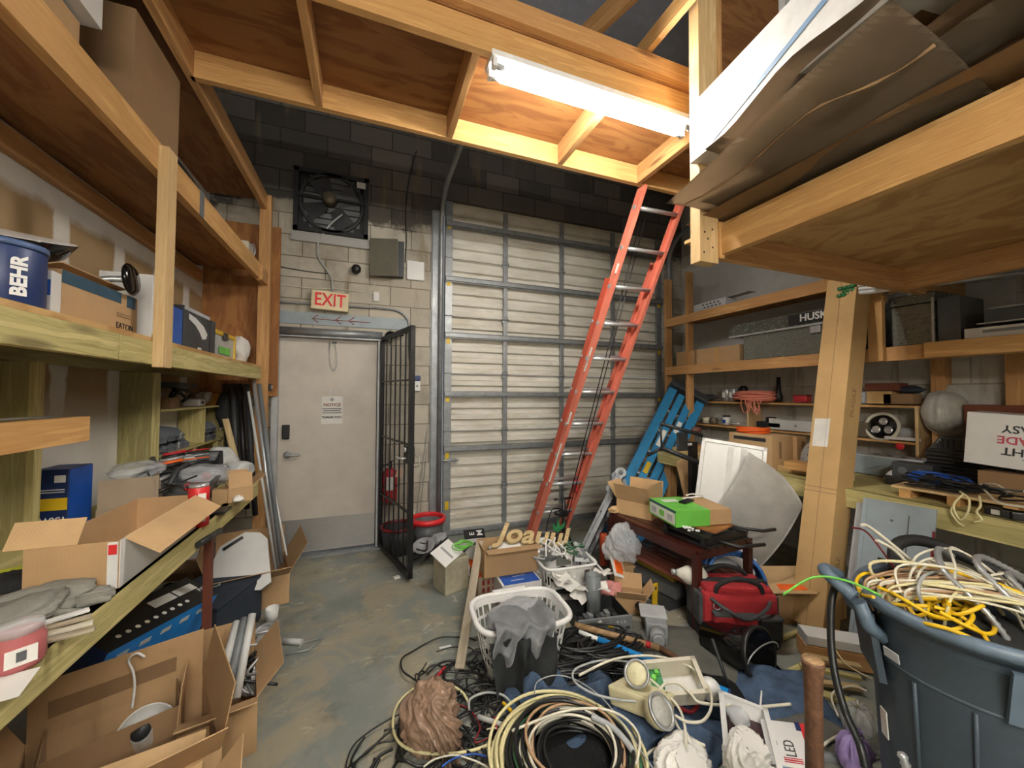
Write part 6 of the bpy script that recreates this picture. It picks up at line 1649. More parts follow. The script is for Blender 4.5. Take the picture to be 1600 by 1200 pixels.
for k in range(3): part('lens', M().blob((.045*math.cos(k*2.1), .045*math.sin(k*2.1), -.005), (.03, .03, .012), 0, 1, 0, 3, False), 'chrome', rg)
put('socket_box', M().box((0, 0, .06), (.09, .14, .12), None, .01), 'brown_metal', 'brownish socket box left of the round light fitting', 'socket', 1345, zt2)
put('paper_stack', M().box((0, 0, .012), (.12, .2, .022)), 'paper', 'small pile of white papers at the near end of the middle rack shelf', 'papers', 1412, zt2, .2)
put('paper_lump', M().blob((0, 0, .05), (.05, .15, .06), .4, 2.5, 66, 3), 'grey_light', 'grey-white crumpled plastic behind the papers on the rack', 'plastic', 1400, zt2, dx=.05)
put('red_tag', M().blob((0, 0, 0), (.012, .035, .03), .3, 2, 5, 2, False), 'red_bright', 'small bright red tag hanging on the near end of the middle rack shelf', 'tag', 1414, zt2-.045, dx=-.08)
# on the bench in front
def rbp(x, y): return P(x, y, Z=ZRB+.002)
def xb(x, y, X): return P(x, y, X=X)
a = xb(1374, 735, 3.70)
mb_ = thing('metal_box', 'low pale grey metal instrument box on the right bench', 'instrument box', (3.78, a.y, ZRB+.001), .03)
part('case', M().box((0, 0, .075), (.22, .52, .14), None, .004), 'panel_grey', mb_)
part('top_cover', M().box((0, 0, .15), (.225, .525, .012), None, .003), 'grey_light', mb_)
for k in range(4): part('knockout', M().cyl((-.03, -.2+.08*k, .156), (-.03, -.2+.08*k, .159), .018, n=12), 'charcoal', mb_)
wr = P(1397, 747, X=3.45)
one('white_disc', M().lathe([(0, .02), (.04, .018), (.055, .008), (.056, 0), (0, 0)], 24), 'white', 'white round cover standing at the front of the right bench', 'cover', wr, (0, R(-75), R(-15)))
ob2 = P(1425, 755, X=3.45)
dbx = thing('outlet_box', 'dark double outlet box beside the white round cover', 'outlet box', (3.50, ob2.y, ZRB+.07), .1)
part('case', M().box((0, 0, .04), (.14, .2, .10), None, .004), 'charcoal', dbx)
for s in (-1, 1): part('socket', M().cyl((-.072, s*.045, .04), (-.07, s*.045, .04), .025, n=14), 'grey_dark', dbx)
# lumber on the bench
for i, (y0, y1, X_, z_, h_, m_, l_) in enumerate(((1.75, 3.6, 3.25, .0, .04, 'pine_pale', 'long pine plank lying along the right bench'), (1.9, 3.4, 3.38, .04, .035, 'pine_warm', 'shorter darker plank stacked on the long pine plank'), (1.72, 2.1, 3.15, .04, .06, 'pine', 'short pine block on the near end of the planks'))):
    o = beam('wood_plank', (X_, y0, ZRB+z_+h_/2+.001), (X_, y1, ZRB+z_+h_/2+.001), .13, h_, m_); tag(o, l_, 'plank')
pal = thing('small_pallet', 'little pine pallet under the blue cable coil near the bench edge', 'pallet', (3.26, P(1500, 785, X=3.2).y, ZRB+.001), .1)
for s in (-.2, 0, .2): part('pallet_block', M().box((-.03, s, .025), (.3, .05, .05)), 'pine', pal)
for s in (-.11, 0, .11): part('pallet_board', M().box((s-.03, 0, .058), (.09, .52, .014)), 'pine_pale', pal)
bc = coil('blue_cable_coil', (3.3, P(1466, 765, X=3.3).y, ZRB+.07), .10, 5, .008, 'blue', 'coil of blue network cable on the small pallet', 6, sy=1.2, jr=.01)
am = P(1500, 735, X=3.6)
amp = thing('amplifier', 'large black finned amplifier on the right bench under the white box', 'amplifier', (3.80, P(1510, 740, X=3.60).y, ZRB+.001), 0)
AL = P(1449, 740, X=3.6).y-P(1590, 740, X=3.6).y
part('case', M().box((0, 0, .13), (.36, AL, .25), None, .004), 'black', amp)
for k in range(6): part('cooling_fin', M().box((-.19, .05, .10+k*.025), (.02, AL*.7, .008)), 'charcoal', amp)
part('front_badge', M().box((-.202, .0, .175), (.002, .10, .02)), 'black_gloss', amp)
for k in range(4): part('knob', M().cyl((-.20, -AL*.45+.05*k, .06), (-.18, -AL*.45+.05*k, .06), .01, n=10), 'grey_dark', amp)
rt = P(1525, 706, X=3.7)
rtr = thing('network_switch', 'flat black ribbed network switch on top of the amplifier', 'network switch', (3.78, rt.y, ZRB+.252), 0)
part('case', M().box((0, 0, .045), (.2, .34, .085), None, .004), 'charcoal', rtr)
for k in range(12): part('vent_rib', M().box((-.102, -.15+k*.027, .045), (.004, .012, .06)), 'black', rtr)
wl_ = thing('white_printed_box', 'white carton with black and red lettering upside down on the right bench', 'box', P(1580, 693, X=3.35)+V((.16, -.12, 0)), (R(4), 0, R(8)))
Wp = .62; Hp = .30
part('box_body', M().box((0, 0, 0), (.28, Wp, Hp), None, .003), 'white', wl_)
ud2 = (Matrix.Rotation(R(-90), 3, 'Z') @ Matrix.Rotation(R(180), 3, 'Y') @ Matrix.Rotation(R(90), 3, 'X')).to_euler()
for tx_, z_, m_ in (('LIGHT', -.055, 'charcoal'), ('MADE', .008, mk('print_red', 'c24a5c', .5)), ('EASY', .07, 'charcoal')):
    text(wl_, tx_, .06, m_, (-.1415, P(1563, 690, X=wl_.location.x-.14).y-wl_.location.y-.085*len(tx_)/4+.03, z_), ud2, sx=1.0, bold=.001)
part('small_print', M().box((-.141, -.02, -.095), (.001, .24, .006)), 'grey', wl_)
# brown box behind it and tools
closed_box('reddish brown box behind the upside-down white box', (3.93, P(1585, 655, X=3.9).y, ZRB+.26), 0, .2, .4, .30, mk('box_brown', '6e3d28', .8), None)
st_ = closed_box('support carton below the upside-down white box on the bench', (3.42, wl_.location.y, ZRB+.001), 0, .14, .5, max(.04, wl_.location.z-Hp/2-ZRB-.02), 'card_dark', None)
sc2 = thing('barcode_scanner', 'grey handheld scanner leaning on the post beside the hard hat', 'scanner', P(1466, 700, X=3.72), (R(35), R(-20), 0))
part('scanner_body', M().box((0, 0, 0), (.03, .07, .18), None, .01), 'grey_dark', sc2); part('label', M().box((-.017, 0, .06), (.002, .05, .03)), 'sticker_white', sc2)
# hard hat
hh_ = P(1470, 645, X=3.86)
ht = thing('hard_hat', 'white ridged hard hat hanging on a post of the right wall', 'hard hat', (3.93, hh_.y, hh_.z), (0, R(-82), R(6)))
def hat(u, v):
    a = u*2*math.pi; ph_ = v*math.pi/2
    r = math.cos(ph_); z = math.sin(ph_)*.15
    x = math.cos(a)*r*.15; y = math.sin(a)*r*.125
    rid = .010*math.exp(-(y/.018)**2)*(1 if v < .97 else 1)+.006*math.exp(-((abs(y)-.045)/.012)**2)
    return (x, y, z+rid*min(1, v*3))
part('shell', M().grid(hat, 64, 24, .004), mk('hat_white', 'dddad1', .4, var=.15), ht)
def brim(u, v):
    a = u*2*math.pi; f = max(0, math.cos(a))**3
    r = 1+v*(.10+.30*f)
    return (math.cos(a)*.15*r, math.sin(a)*.125*r, -.012*v-.02*v*f)
part('brim', M().grid(brim, 64, 4, .004), MC['hat_white'], ht)
# white cables hanging over the bench edge
def wc(px, X_, lab, r_=.005, m_='cable_white'):
    pts = [P(x, y, X=xx) for x, y, xx in px]
    return cable('white_cable', pts, r_, m_, lab, 'cord')
wc([(1420, 772, 3.1), (1430, 762, 3.12), (1450, 757, 3.15), (1472, 765, 3.15), (1480, 770, 3.15)], 0, 'white cord arching over the small pallet beside the blue coil')
wc([(1505, 752, 3.3), (1512, 760, 3.2), (1535, 764, 3.1), (1560, 785, 2.97), (1600, 792, 2.97), (1640, 795, 2.97)], 0, 'white cord running to the right along the bench edge')
wc([(1505, 772, 3.0), (1490, 790, 2.96), (1500, 812, 2.95), (1512, 800, 2.95), (1514, 780, 2.98), (1500, 768, 3.02)], 0, 'cream cord looping down over the right bench edge', .005, 'cable_cream')
wc([(1530, 775, 3.0), (1532, 790, 2.96), (1526, 800, 2.95), (1534, 812, 2.95), (1522, 816, 2.95)], 0, 'short curly cream cord hanging over the bench edge', .005, 'cable_cream')
wc([(1490, 790, 2.96), (1486, 800, 2.955), (1496, 815, 2.95), (1506, 822, 2.95)], 0, 'twisted cream cord end dangling lowest from the bench', .0045, 'cable_cream')
wc([(1530, 758, 3.3), (1555, 757, 3.25), (1580, 770, 3.15), (1600, 768, 3.1), (1630, 766, 3.1)], 0, 'white cord lying over the amplifier corner', .006)
rn = random.Random(31)
for k in range(9):
    p_ = P(rn.uniform(1440, 1600), rn.uniform(768, 800), X=3.12); p_.z = ZRB+.02
    if abs(p_.y-pal.location.y) < .3: p_.z += .06
    pts = [(rn.uniform(-.08, .08), rn.uniform(-.15, .15), rn.uniform(0, .07)) for _ in range(7)]
    one('black_lead', M().tube(sm(pts, 6), .005, 6), 'cable_black', 'black lead tangled on the front of the right bench', 'lead', p_, 0, 'black leads on the right bench')
for k, (x, y) in enumerate(((1562, 795), (1585, 800), (1598, 790))):
    p_ = P(x, y, X=3.06); p_.z = ZRB+.001
    ad = thing('power_adapter', ['black power adapter with a white label on the near bench edge', 'black power adapter next to the labelled one', 'black power adapter at the edge of the picture'][k], 'adapter', p_, .3*k, 'adapters on the right bench')
    part('case', M().box((0, 0, .02), (.06, .09, .04), None, .006), 'black', ad)
    if k == 0: part('label', M().box((-.031, 0, .02), (.002, .04, .025)), 'sticker_white', ad)
# white paper / objects near middle
closed_box('dark flat device under the outlet box on the right bench', (3.5, ob2.y-.02, ZRB+.001), .1, .18, .3, .062, 'black', None, name='flat_device', cat='device')

# ======================= UNDER THE RIGHT BENCH =======================
pn = thing('panel_cover', 'large blue-grey electrical panel cover leaning on the right bench', 'panel cover', (2.8, 1.5, 0))
p1, p2 = P(1352, 778, X=2.93), P(1465, 797, X=2.93)
p4, p3 = Fp(1305, 1012), Fp(1400, 1080)
up_ = (p1+p2)/2; lo_ = (p3+p4)/2
un = (p2-p1).normalized(); wn = (lo_-up_); wn = (wn-un*wn.dot(un)); 
tl = up_-un*(p2-p1).length/2; Hn = up_.z/(-wn.normalized().z)*.99; wn.normalize(); Wn = (p2-p1).length
nn3 = un.cross(wn)
if nn3.x > 0: nn3 = -nn3
def pq(nm, s0, s1, t0, t1, th_, mat, off=0):
    pl = [tl+un*s0+wn*t0, tl+un*s1+wn*t0, tl+un*s1+wn*t1, tl+un*s0+wn*t1]
    return part(nm, M().prism([p_+nn3*off for p_ in pl], nn3*th_), mat, pn, world=True)
pq('cover_plate', 0, Wn, 0, Hn, .012, 'panel_grey', 0)
pq('raised_edge', .0, .02, 0, Hn, .016, 'panel_grey', 0)
pq('fold_line', Wn*.66, Wn*.675, .06, Hn, .002, 'grey_dark', .012)
pq('breaker_opening', Wn*.30, Wn*.42, .33, .45, .001, 'black', .012)
pq('breaker_opening', Wn*.22, Wn*.36, .5, .53, .001, 'black', .012)
pq('latch_slot', Wn*.42, Wn*.46, .1, .112, .001, 'grey_dark', .012)
pq('red_mark', Wn*.98, Wn*1.0, .12, .30, .016, 'red_dark', .0)
p2n = thing('metal_sheet', 'second grey metal sheet edge showing left of the blue-grey cover', 'sheet', (2.95, 1.6, 0))
part('plate', M().prism([P(1342, 786, X=2.96), P(1352, 786, X=2.96), P(1335, 930, X=2.80), P(1325, 925, X=2.80)], (0, .012, 0)), 'grey_light', p2n, world=True)
cb_ = P(1244, 985, Z=0)
bx3 = closed_box('kraft carton on the floor right of the red tool bag', Fp(1246, 982)+V((.05, .16, 0)), R(-14), .22, .24, .20, 'card', 'kraft_tape')
ops = thing('orange_poster', 'orange and black printed sheet lying on top of the kraft carton by the tool bag', 'sheet', Fp(1228, 905, .26)+V((.0, .0, 0)), (R(6), R(-8), R(-38)))
part('sheet', M().box((0, 0, 0), (.26, .34, .006)), 'card_light', ops); part('orange_print', M().box((.0, -.10, .004), (.16, .07, .001)), 'orange_bright', ops); part('dark_edge', M().box((.13, 0, .003), (.012, .34, .010)), 'black', ops)
# lath frames on the floor
for i, ((x0, y0), (x1, y1), w_, z_) in enumerate((((1190, 1008), (1255, 985), .03, 0), ((1255, 985), (1330, 1020), .03, .0), ((1235, 1050), (1300, 1020), .035, 0), ((1235, 1060), (1345, 1075), .035, .02), ((1250, 1040), (1345, 1060), .03, .04), ((1290, 1000), (1350, 1035), .06, .0), ((1250, 1075), (1340, 1100), .05, .0), ((1260, 1025), (1345, 1042), .04, .05))):
    o = beam('floor_lath', Fp(x0, y0, z_+.012), Fp(x1, y1, z_+.012), w_, .018, 'tan_wood' if i % 2 else 'treated'); tag(o, 'pale wooden lath lying on the floor left of the grey bin', 'lath', 'laths on the floor by the bin')
wbm = thing('white_fixture', 'white metal light channel lying on brown wood beside the grey bin', 'light fixture', Fp(1322, 1010, .10), (0, 0, R(-38)))
part('channel', M().box((0, 0, .03), (.42, .12, .05), None, .004), 'white', wbm); part('end_cap', M().box((-.212, 0, .03), (.006, .122, .055)), 'grey_light', wbm); part('wood_base', M().box((0, 0, -.045), (.44, .13, .09)), 'pine_warm', wbm)
# ======================= LOFT: CARTONS OVERHEAD =======================
zl = LZ+.162
def Lz(x, y, z): return P(x, y, Z=z)
fs = thing('flattened_carton', 'large flattened brown carton sheet overhanging the loft edge towards the light', 'cardboard sheet', (1.6, .9, zl))
k1, k2, k3 = Lz(1041, 318, zl+.03), Lz(1215, 157, zl+.07), Lz(1392, -2, zl+.11)
mid = (k1+k3)/2
def sheet_poly(off, thick, p0, p1, ext):
    return [p0, p1, p1+V((ext, 0, 0)), p0+V((ext, 0, 0))]
def bend(u, v):
    # u along the aisle edge (far to near), v towards the right
    e0 = k1.lerp(k2, u*2) if u < .5 else k2.lerp(k3, (u-.5)*2)
    x = e0.x+v*(1.05 if u > .02 else .9)
    vb = max(.15, (LX+.02-e0.x)/1.05)
    q_ = min(1, v/vb)
    z = e0.z*(1-q_)+(zl+.024)*q_+.018*math.sin(q_*3.14)*(.4+noise.noise(V((u*3, v*2, 4))))
    return (x, e0.y-(.0), z)
part('sheet', M().grid(bend, 30, 22, .006), 'card_grey', fs, world=True)
def crease(u0, v0, u1, v1, w=.006):
    a, b = V(bend(u0, v0)), V(bend(u1, v1)); a.z -= .006; b.z -= .006
    return a, b
a, b = crease(.02, .12, .98, .30)
part('torn_edge', M().tube([V(bend(u*.96+.02, .10+.10*u+.02*math.sin(u*9)))-V((0, 0, .006)) for u in [i/14 for i in range(15)]], [.002+.002*((i*7) % 3) for i in range(15)], 5), 'card_dark', fs, world=True)
rn = random.Random(41)
# more flattened cartons on the loft, near side
for i in range(6):
    y0, y1 = [(1.35, .4), (1.1, -.2), (.9, -.4), (1.2, .2), (.8, -.6), (.6, -.7)][i]
    x0 = [1.42, 1.36, 1.52, 1.30, 1.45, 1.28][i]; z_ = zl+.05+i*.035
    tl_ = .0
    def bf(u, v, i=i, y0=y0, y1=y1, x0=x0, z_=z_):
        return (x0+v*(.9+.08*i)+.05*math.sin(u*3+i), y0+(y1-y0)*u, z_+.10*(1-v)*(.2+u)*(1 if i % 2 else .6)+.014*noise.noise(V((u*4, v*4, i*3.0)))*2-.03*v)
    one('flattened_carton', M().grid(bf, 18, 16, .005), ['card_grey', 'card_dark', 'card', 'card_grey', 'card_dark', 'card'][i], 'flattened brown carton in the stack piled on the loft', 'cardboard sheet', (0, 0, 0), 0, 'flattened cartons on the loft')
for i in range(4):
    def bf2(u, v, i=i):
        return (1.50+.05*i+v*.95+.03*math.sin(u*4+i), 1.5-.03*i-u*(1.9+.1*i), zl+.008+.022*i+.035*(1-v)*math.sin(math.pi*min(1, u*1.1))+.008*noise.noise(V((u*5, v*3, i*7.0))))
    one('flattened_carton', M().grid(bf2, 18, 10, .005), ['card', 'card_grey', 'card_dark', 'card'][i], 'flattened brown carton lying lowest on the loft beam', 'cardboard sheet', (0, 0, 0), 0, 'lowest cartons on the loft')
# long white carton on top with a blue line
w1, w2 = Lz(1076, 258, zl+.12), Lz(1380, 8, zl+.16)
w1 = P(1078, 256, Y=1.42); w2 = P(1396, -6, Y=w1.y-.85)
ud_ = (w2-w1); dn = ud_.normalized()
hz_ = P(1078, 168, Y=1.42).z-w1.z
wx = V((-dn.y, dn.x, 0)).normalized()
if wx.x < 0: wx = -wx
wc_ = thing('long_white_box', 'long white box with a blue line lying on the flattened cartons overhead', 'box', (w1+w2)/2)
def prism_box(p0, p1, h, w, nm, mat, parent, ext=.35):
    p1 = p1+(p1-p0)*ext
    return part(nm, M().prism([p0, p1, p1+V((0, 0, h)), p0+V((0, 0, h))], wx*w), mat, parent, world=True)
prism_box(w1, w2, hz_, .34, 'box_body', mk('box_white', 'c2c2bf', .6), wc_)
nrm = -wx*.002
a, b = w1+dn*.16+V((0, 0, .012)), w2+V((0, 0, hz_*.72))
part('blue_line', M().prism([a+nrm, b+nrm, b+nrm+V((0, 0, .022)), a+nrm+V((0, 0, .022))], nrm*.5), mk('blue_strap', '5f7f9f', .5), wc_, world=True)
part('hook_print', M().tube([b+nrm+V((0, .06, -.05)), b+nrm+V((0, -.08, -.03))], .004, 5), 'grey', wc_, world=True)
sb = Lz(1232, 8, ZM-.1)
mt = thing('metal_bracket', 'piece of shiny strut and foil on top of the loft beside the post', 'bracket', P(1225, 10, Y=1.15))
part('strut', M().box((0, 0, 0), (.03, .03, .3), None, .003), 'steel', mt); part('foil', M().blob((.05, 0, .05), (.05, .05, .08), .5, 3, 6, 3, False), 'chrome', mt)

# ======================= GREY BIN WITH WIRES =======================
BC = V((1.94, .685, 0)); BR = .285; BH = .82
bn = thing('trash_can', 'big blue-grey round plastic bin overflowing with wires at the lower right', 'trash can', BC)
bn.scale = (1, 1, 1.03)
prof = [(0, .02), (.225, .0), (.235, .02), (.25, .30), (.262, .56), (.27, .60), (.272, .74), (.285, .755), (.302, .765), (.306, .785), (.298, .803), (.282, .80), (.274, .77), (.266, .60), (.245, .3), (.222, .03), (0, .03)]
part('bin_body', M().lathe(prof, 64), 'can_grey', bn)
part('rim', M().lathe([(.288, .770), (.309, .772), (.314, .790), (.304, .808), (.286, .806), (.280, .792), (.288, .770)], 64), 'can_rim', bn)
def pol(a, r, z): return V((math.cos(a)*r, math.sin(a)*r, z))
for ah in (R(132), R(-48)):
    h = M()
    cs = []
    for s in (-1, 1):
        h.tube([pol(ah+s*.30, .27, .66), pol(ah+s*.28, .315, .70), pol(ah+s*.27, .34, .775)], [.02, .024, .022], 8)
    arc = [pol(ah+.27*t_, .345+.06*math.cos(t_*1.45), .785+.045*math.cos(t_*1.5)) for t_ in [i/5-1 for i in range(11)]]
    h.tube(arc, .022, 10)
    part('handle', h, 'can_rim', bn)
    part('handle_bracket', M().prism([pol(ah-.36, .275, .52), pol(ah+.36, .275, .52), pol(ah+.3, .300, .74), pol(ah-.3, .300, .74)], pol(ah, .02, 0)), 'can_grey', bn)
for k in range(10):
    a_ = R(140)+.52+k*.5
    if k in (3, 9): continue
    rb_m = M().tube([pol(a_, .245, .10), pol(a_, .258, .40), pol(a_, .268, .585)], .006, 6)
    part('rib', rb_m, 'can_grey', bn)
hoop = M()
for i in range(46):
    if i % 12 < 9: continue
hoop.tube([pol(2*math.pi*i/64, .266, .60) for i in range(64)], .007, 6, True)
part('hoop', hoop, 'can_grey', bn)
fx_ = R(215)
part('pour_notch', M().prism([pol(fx_-.09, .272, .60), pol(fx_+.09, .272, .60), pol(fx_+.07, .30, .75), pol(fx_-.07, .30, .75)], pol(fx_, .018, 0)), 'can_rim', bn)
part('paint_drip', M().prism([pol(R(236)-.07, .277, .63), pol(R(236)+.05, .276, .60), pol(R(236)+.09, .303, .76), pol(R(236)-.06, .303, .76)], pol(R(236), .004, 0)), mk('drip', '7d9393', .5), bn)
part('paper_label', M().box(pol(R(142), .256, .36), (.004, .035, .09), (0, R(3), R(142))), 'sticker_white', bn)
part('capacity_plate', M().box(pol(R(160), .292, .64), (.004, .05, .03), (0, R(8), R(160))), 'grey_light', bn)
# wires
rn = random.Random(17)
wg = 'wires spilling over the top of the big bin'
def inwire(pts, r_, m_, nm, lab, cat, grp, k=8, n=7):
    pp_ = sm([V(p_) for p_ in pts], k)
    return one(nm, M().tube(pp_, r_, n), m_, lab, cat, BC, 0, grp)
# bundle of tan wires running across
for i in range(52):
    t_ = (i-26)/26
    o_ = t_*.12
    a = V((-.18+rn.uniform(-.05, .04), .14+o_*.35+rn.uniform(-.03, .03), .83+rn.uniform(-.01, .05)))
    b = V((.16+rn.uniform(-.05, .05), -.16+o_*1.0+rn.uniform(-.04, .04), .80+rn.uniform(-.02, .05)))
    m_ = rn.choice(['cable_tan', 'cable_tan', 'cable_cream', 'cable_white', 'cable_tan'])
    mid_ = (a+b)/2+V((rn.uniform(-.03, .03), rn.uniform(-.03, .03), .03+rn.uniform(0, .035)))
    inwire([a-V((0, 0, .08)), a, mid_, b, b-V((-.03, .05, .05))], .0042, m_, 'tan_wire', 'pinkish tan wire in the bundle lying across the top of the big bin', 'wire', 'tan wires across the bin')
for i in range(14):
    c_ = V((-.17+rn.uniform(-.06, .10), .04+rn.uniform(-.08, .14), .82+rn.uniform(-.01, .03)))
    r_ = rn.uniform(.04, .08)
    pts = [c_+V((math.cos(j)*r_*1.2, math.sin(j)*r_, .02*math.sin(j*1.7+i))) for j in [q_*.75+i for q_ in range(rn.randint(5, 10))]]
    inwire(pts, .006, 'yellow', 'yellow_wire', 'yellow wire curled on the near left of the big bin', 'wire', 'yellow wires in the bin')
inwire([(-.05, .16, .90), (.0, .05, .915), (.04, -.06, .90), (.09, -.2, .84), (.12, -.26, .80)], .009, 'yellow', 'yellow_cable', 'thick straight yellow cable lying across the middle of the big bin', 'cable', None)
def flex(pts, r_, lab, grp=None):
    pp_ = sm([V(p_) for p_ in pts], 12); L = [pp_[0]]
    # resample evenly
    out = []; acc = 0; step = .009
    for a, b in zip(pp_, pp_[1:]):
        d_ = (b-a).length; 
        while acc <= d_: out.append(a+(b-a)*(acc/max(d_, 1e-6))); acc += step
        acc -= d_
    rs = [r_*(1 if (i % 2) else .70) for i in range(len(out))]
    return one('flexible_conduit', M().tube(out, rs, 12), 'steel', lab, 'flexible conduit', BC, 0, grp)
flex([(-.06, -.13, .70), (-.09, -.06, .84), (-.08, .04, .93), (.03, .10, .97), (.13, .10, .93)], .0105, 'leftmost loop of ribbed metal conduit arching out of the big bin')
flex([(.01, -.20, .70), (-.01, -.12, .84), (.01, -.01, .95), (.12, .02, .96), (.22, -.04, .90)], .011, 'second loop of ribbed metal conduit arching over the bin')
flex([(.04, -.21, .72), (.04, -.15, .84), (.08, -.05, .93), (.19, -.05, .90), (.25, -.12, .84)], .010, 'third loop of ribbed metal conduit nearest the front of the bin')
for i in range(13):
    a0 = rn.uniform(1.2, 3.6); c_ = V((rn.uniform(-.10, .10), rn.uniform(-.08, .12), .84))
    hgt_ = rn.uniform(.04, .14)
    pts = [c_+V((-.12, .06, -.08)), c_+V((-.09+rn.uniform(-.08, .03), .06+rn.uniform(-.03, .09), hgt_*.7)), c_+V((rn.uniform(-.04, .05), rn.uniform(-.02, .1), hgt_)), c_+V((.10+rn.uniform(-.05, .05), rn.uniform(-.08, .06), hgt_*.5)), c_+V((.14, -.08, -.06))]
    m_ = rn.choice(['cable_cream', 'cable_white', 'cable_white', 'cable_grey'])
    inwire(pts, rn.choice((.004, .0055)), m_, 'pale_wire', 'pale wire looping up out of the heap in the big bin', 'wire', 'pale loops in the bin')
inwire([(-.02, .20, .86), (-.05, .27, .98), (-.10, .30, 1.0)], .0035, 'red_dark', 'dark_red_wire', 'dark red wire pair sticking up at the back of the bin', 'wire', None)
inwire([(.02, .14, .88), (-.05, .22, .98), (-.09, .25, 1.02), (-.13, .25, 1.03)], .006, 'cable_white', 'white_wire', 'white wire end sticking highest out of the big bin', 'wire', None)
inwire([(-.04, .12, .86), (-.08, .17, .95), (-.14, .2, .99)], .006, 'cable_white', 'white_wire', 'second white wire end poking up left of the highest one', 'wire', None)
inwire([(-.24, .14, .83), (-.30, .21, .86), (-.34, .30, .84), (-.42, .36, .76)], .004, 'green', 'green_wire', 'thin green wire reaching out of the bin to the left', 'wire', None)
tire = [(.02, .22, .84), (.08, .24, .93), (.20, .20, .94), (.30, .08, .88), (.33, -.08, .82)]
inwire(tire, .022, 'black_rubber', 'thick_black_hose', 'thick black hose arching over the far side of the big bin', 'hose', None, n=12)
one('bin_contents', M().blob((0, 0, .66), (.25, .25, .15), .15, 4, 2, 4, False), 'fabric_black', 'dark mass of cable scraps filling the big bin below the wires', 'scrap', BC, 0, None, 'stuff')
# black cable off the rim to the floor
cable('thick_black_cable', [P(1310, 905, X=1.70), P(1300, 935, X=1.66), P(1298, 990, X=1.62), P(1304, 1050, X=1.58), P(1320, 1110, X=1.55), P(1342, 1160, X=1.50), P(1352, 1200, X=1.48)], .012, 'cable_black', 'thick black cable hanging down the left side of the big bin', n=10)
_fc = flex([P(1408, 1176, X=1.50)-BC, P(1415, 1195, X=1.5)-BC, P(1420, 1225, X=1.5)-BC], .013, 'short ribbed metal conduit end in front of the big bin at the bottom edge')

# ======================= FLOOR CLUTTER, FRONT =======================
# brown upright handle
bp0 = P(1270, 1031, Z=.80)
bpost = thing('wooden_pole', 'brown round wooden pole standing upright left of the big bin', 'pole', (bp0.x, bp0.y, 0))
part('shaft', M().lathe([(0, 0), (.022, 0), (.021, .70), (.023, .76), (.027, .79), (.027, .80), (0, .80)], 24), 'brown_wood', bpost)
part('end_grain', M().lathe([(0, .8012), (.0245, .8012), (.0245, .8004), (0, .8004)], 24), 'handle_wood', bpost)
# poles
a, b = P(898, 976, Z=.13), P(1030, 1012, Z=.06)
c_ = P(1092, 1050, Z=.03)
mh = thing('mop_pole', 'long tan wooden handle with a red mark lying across the black cables', 'pole', a)
part('shaft', M().cyl((0, 0, 0), b-a, .017, n=14), 'handle_wood', mh)
part('red_mark', M().cyl((b-a)*.84, (b-a)*.9, .0176, n=14), 'red', mh)
part('dark_end', M().cyl(b-a, c_-a, .0165, n=14), 'brown_wood', mh)
a, b = P(905, 987, Z=.10), P(1142, 1084, Z=.06)
d_ = b-a
bpl = thing('blue_pole', 'telescopic pole, white then bright blue, lying across the cable heap', 'pole', a)
part('white_section', M().cyl((0, 0, 0), d_*.17, .013, n=14), 'white_gloss', bpl)
part('blue_section', M().cyl(d_*.15, d_, .018, n=14), 'blue_sky', bpl)
part('collar', M().cyl(d_*.62, d_*.66, .020, n=14), 'blue_dark', bpl)
part('collar', M().cyl(d_*.82, d_*.86, .022, n=14), 'black', bpl)
part('end_cap', M().cyl(d_*.985, d_*1.0, .019, n=14), 'blue_dark', bpl)
# black rod
a, b = P(1113, 998, Z=.25), P(1146, 1095, Z=.02)
one('black_rod', M().cyl((0, 0, 0), b-a, .008, n=10), 'dark_metal', 'thin black metal rod slanting down in front of the tool bag', 'rod', a)
# dropcloth under the heap
one('drop_cloth', cloth(.9, .55, .05, 12, 2.2), 'glove', 'grey canvas cloth on the floor between the tool bag and the blue pole', 'cloth', Fp(1085, 1020), R(-30))
# black bucket on its side
o0 = Fp(1195, 1062, .0)
bkt = thing('black_bucket', 'glossy black plastic bucket lying on its side, mouth to the right', 'bucket', o0+V((-.02, .03, .125)), V((.12, -.95, .22)).to_track_quat('Z', 'Y').to_euler())
bkt.scale = (1.25, 1.25, 1.2)
part('bucket_body', M().lathe([(0, -.24), (.075, -.24), (.098, .0), (.103, .02), (.098, .02), (.07, -.23), (0, -.23)], 36), 'black_gloss', bkt)
part('rim', M().lathe([(.098, .0), (.110, .0), (.111, .02), (.102, .025), (.098, .0)], 36), 'black', bkt)
part('wire_handle', M().tube([(math.cos(t_)*.112, math.sin(t_)*.05, .03+.02*math.sin(t_)) for t_ in [math.pi*i/12 for i in range(13)]], .003, 6), 'steel', bkt)
# denim
for i, (px_, w_, d_2, h_, rz_, l_) in enumerate((((875, 1078), .60, .30, .13, -12, 'faded blue jeans bunched on the floor behind the cable coils'), ((1090, 1135), .50, .34, .09, 10, 'blue jeans leg spread in front of the emergency light'), ((1225, 1090), .44, .38, .09, -30, 'blue denim rumpled around the mouth of the black bucket'), ((985, 1145), .38, .26, .08, 20, 'darker denim piece under the emergency light unit'), ((1280, 1155), .34, .26, .04, -10, 'grey floor mat edge by the foot of the brown pole'))):
    one('denim_cloth' if i < 4 else 'floor_mat', cloth(w_, d_2, h_, 30+i, 4.2, rough=.9), 'denim' if i < 4 else 'glove', l_, 'clothes' if i < 4 else 'mat', Fp(*px_)+V((0, 0, .002)), R(rz_))
one('denim_cloth', cloth(.5, .34, .07, 47, 4.5, rough=.9), 'denim', 'blue denim spread between the big coil and the white tissue', 'clothes', Fp(985, 1178)+V((0, 0, .002)), R(12))
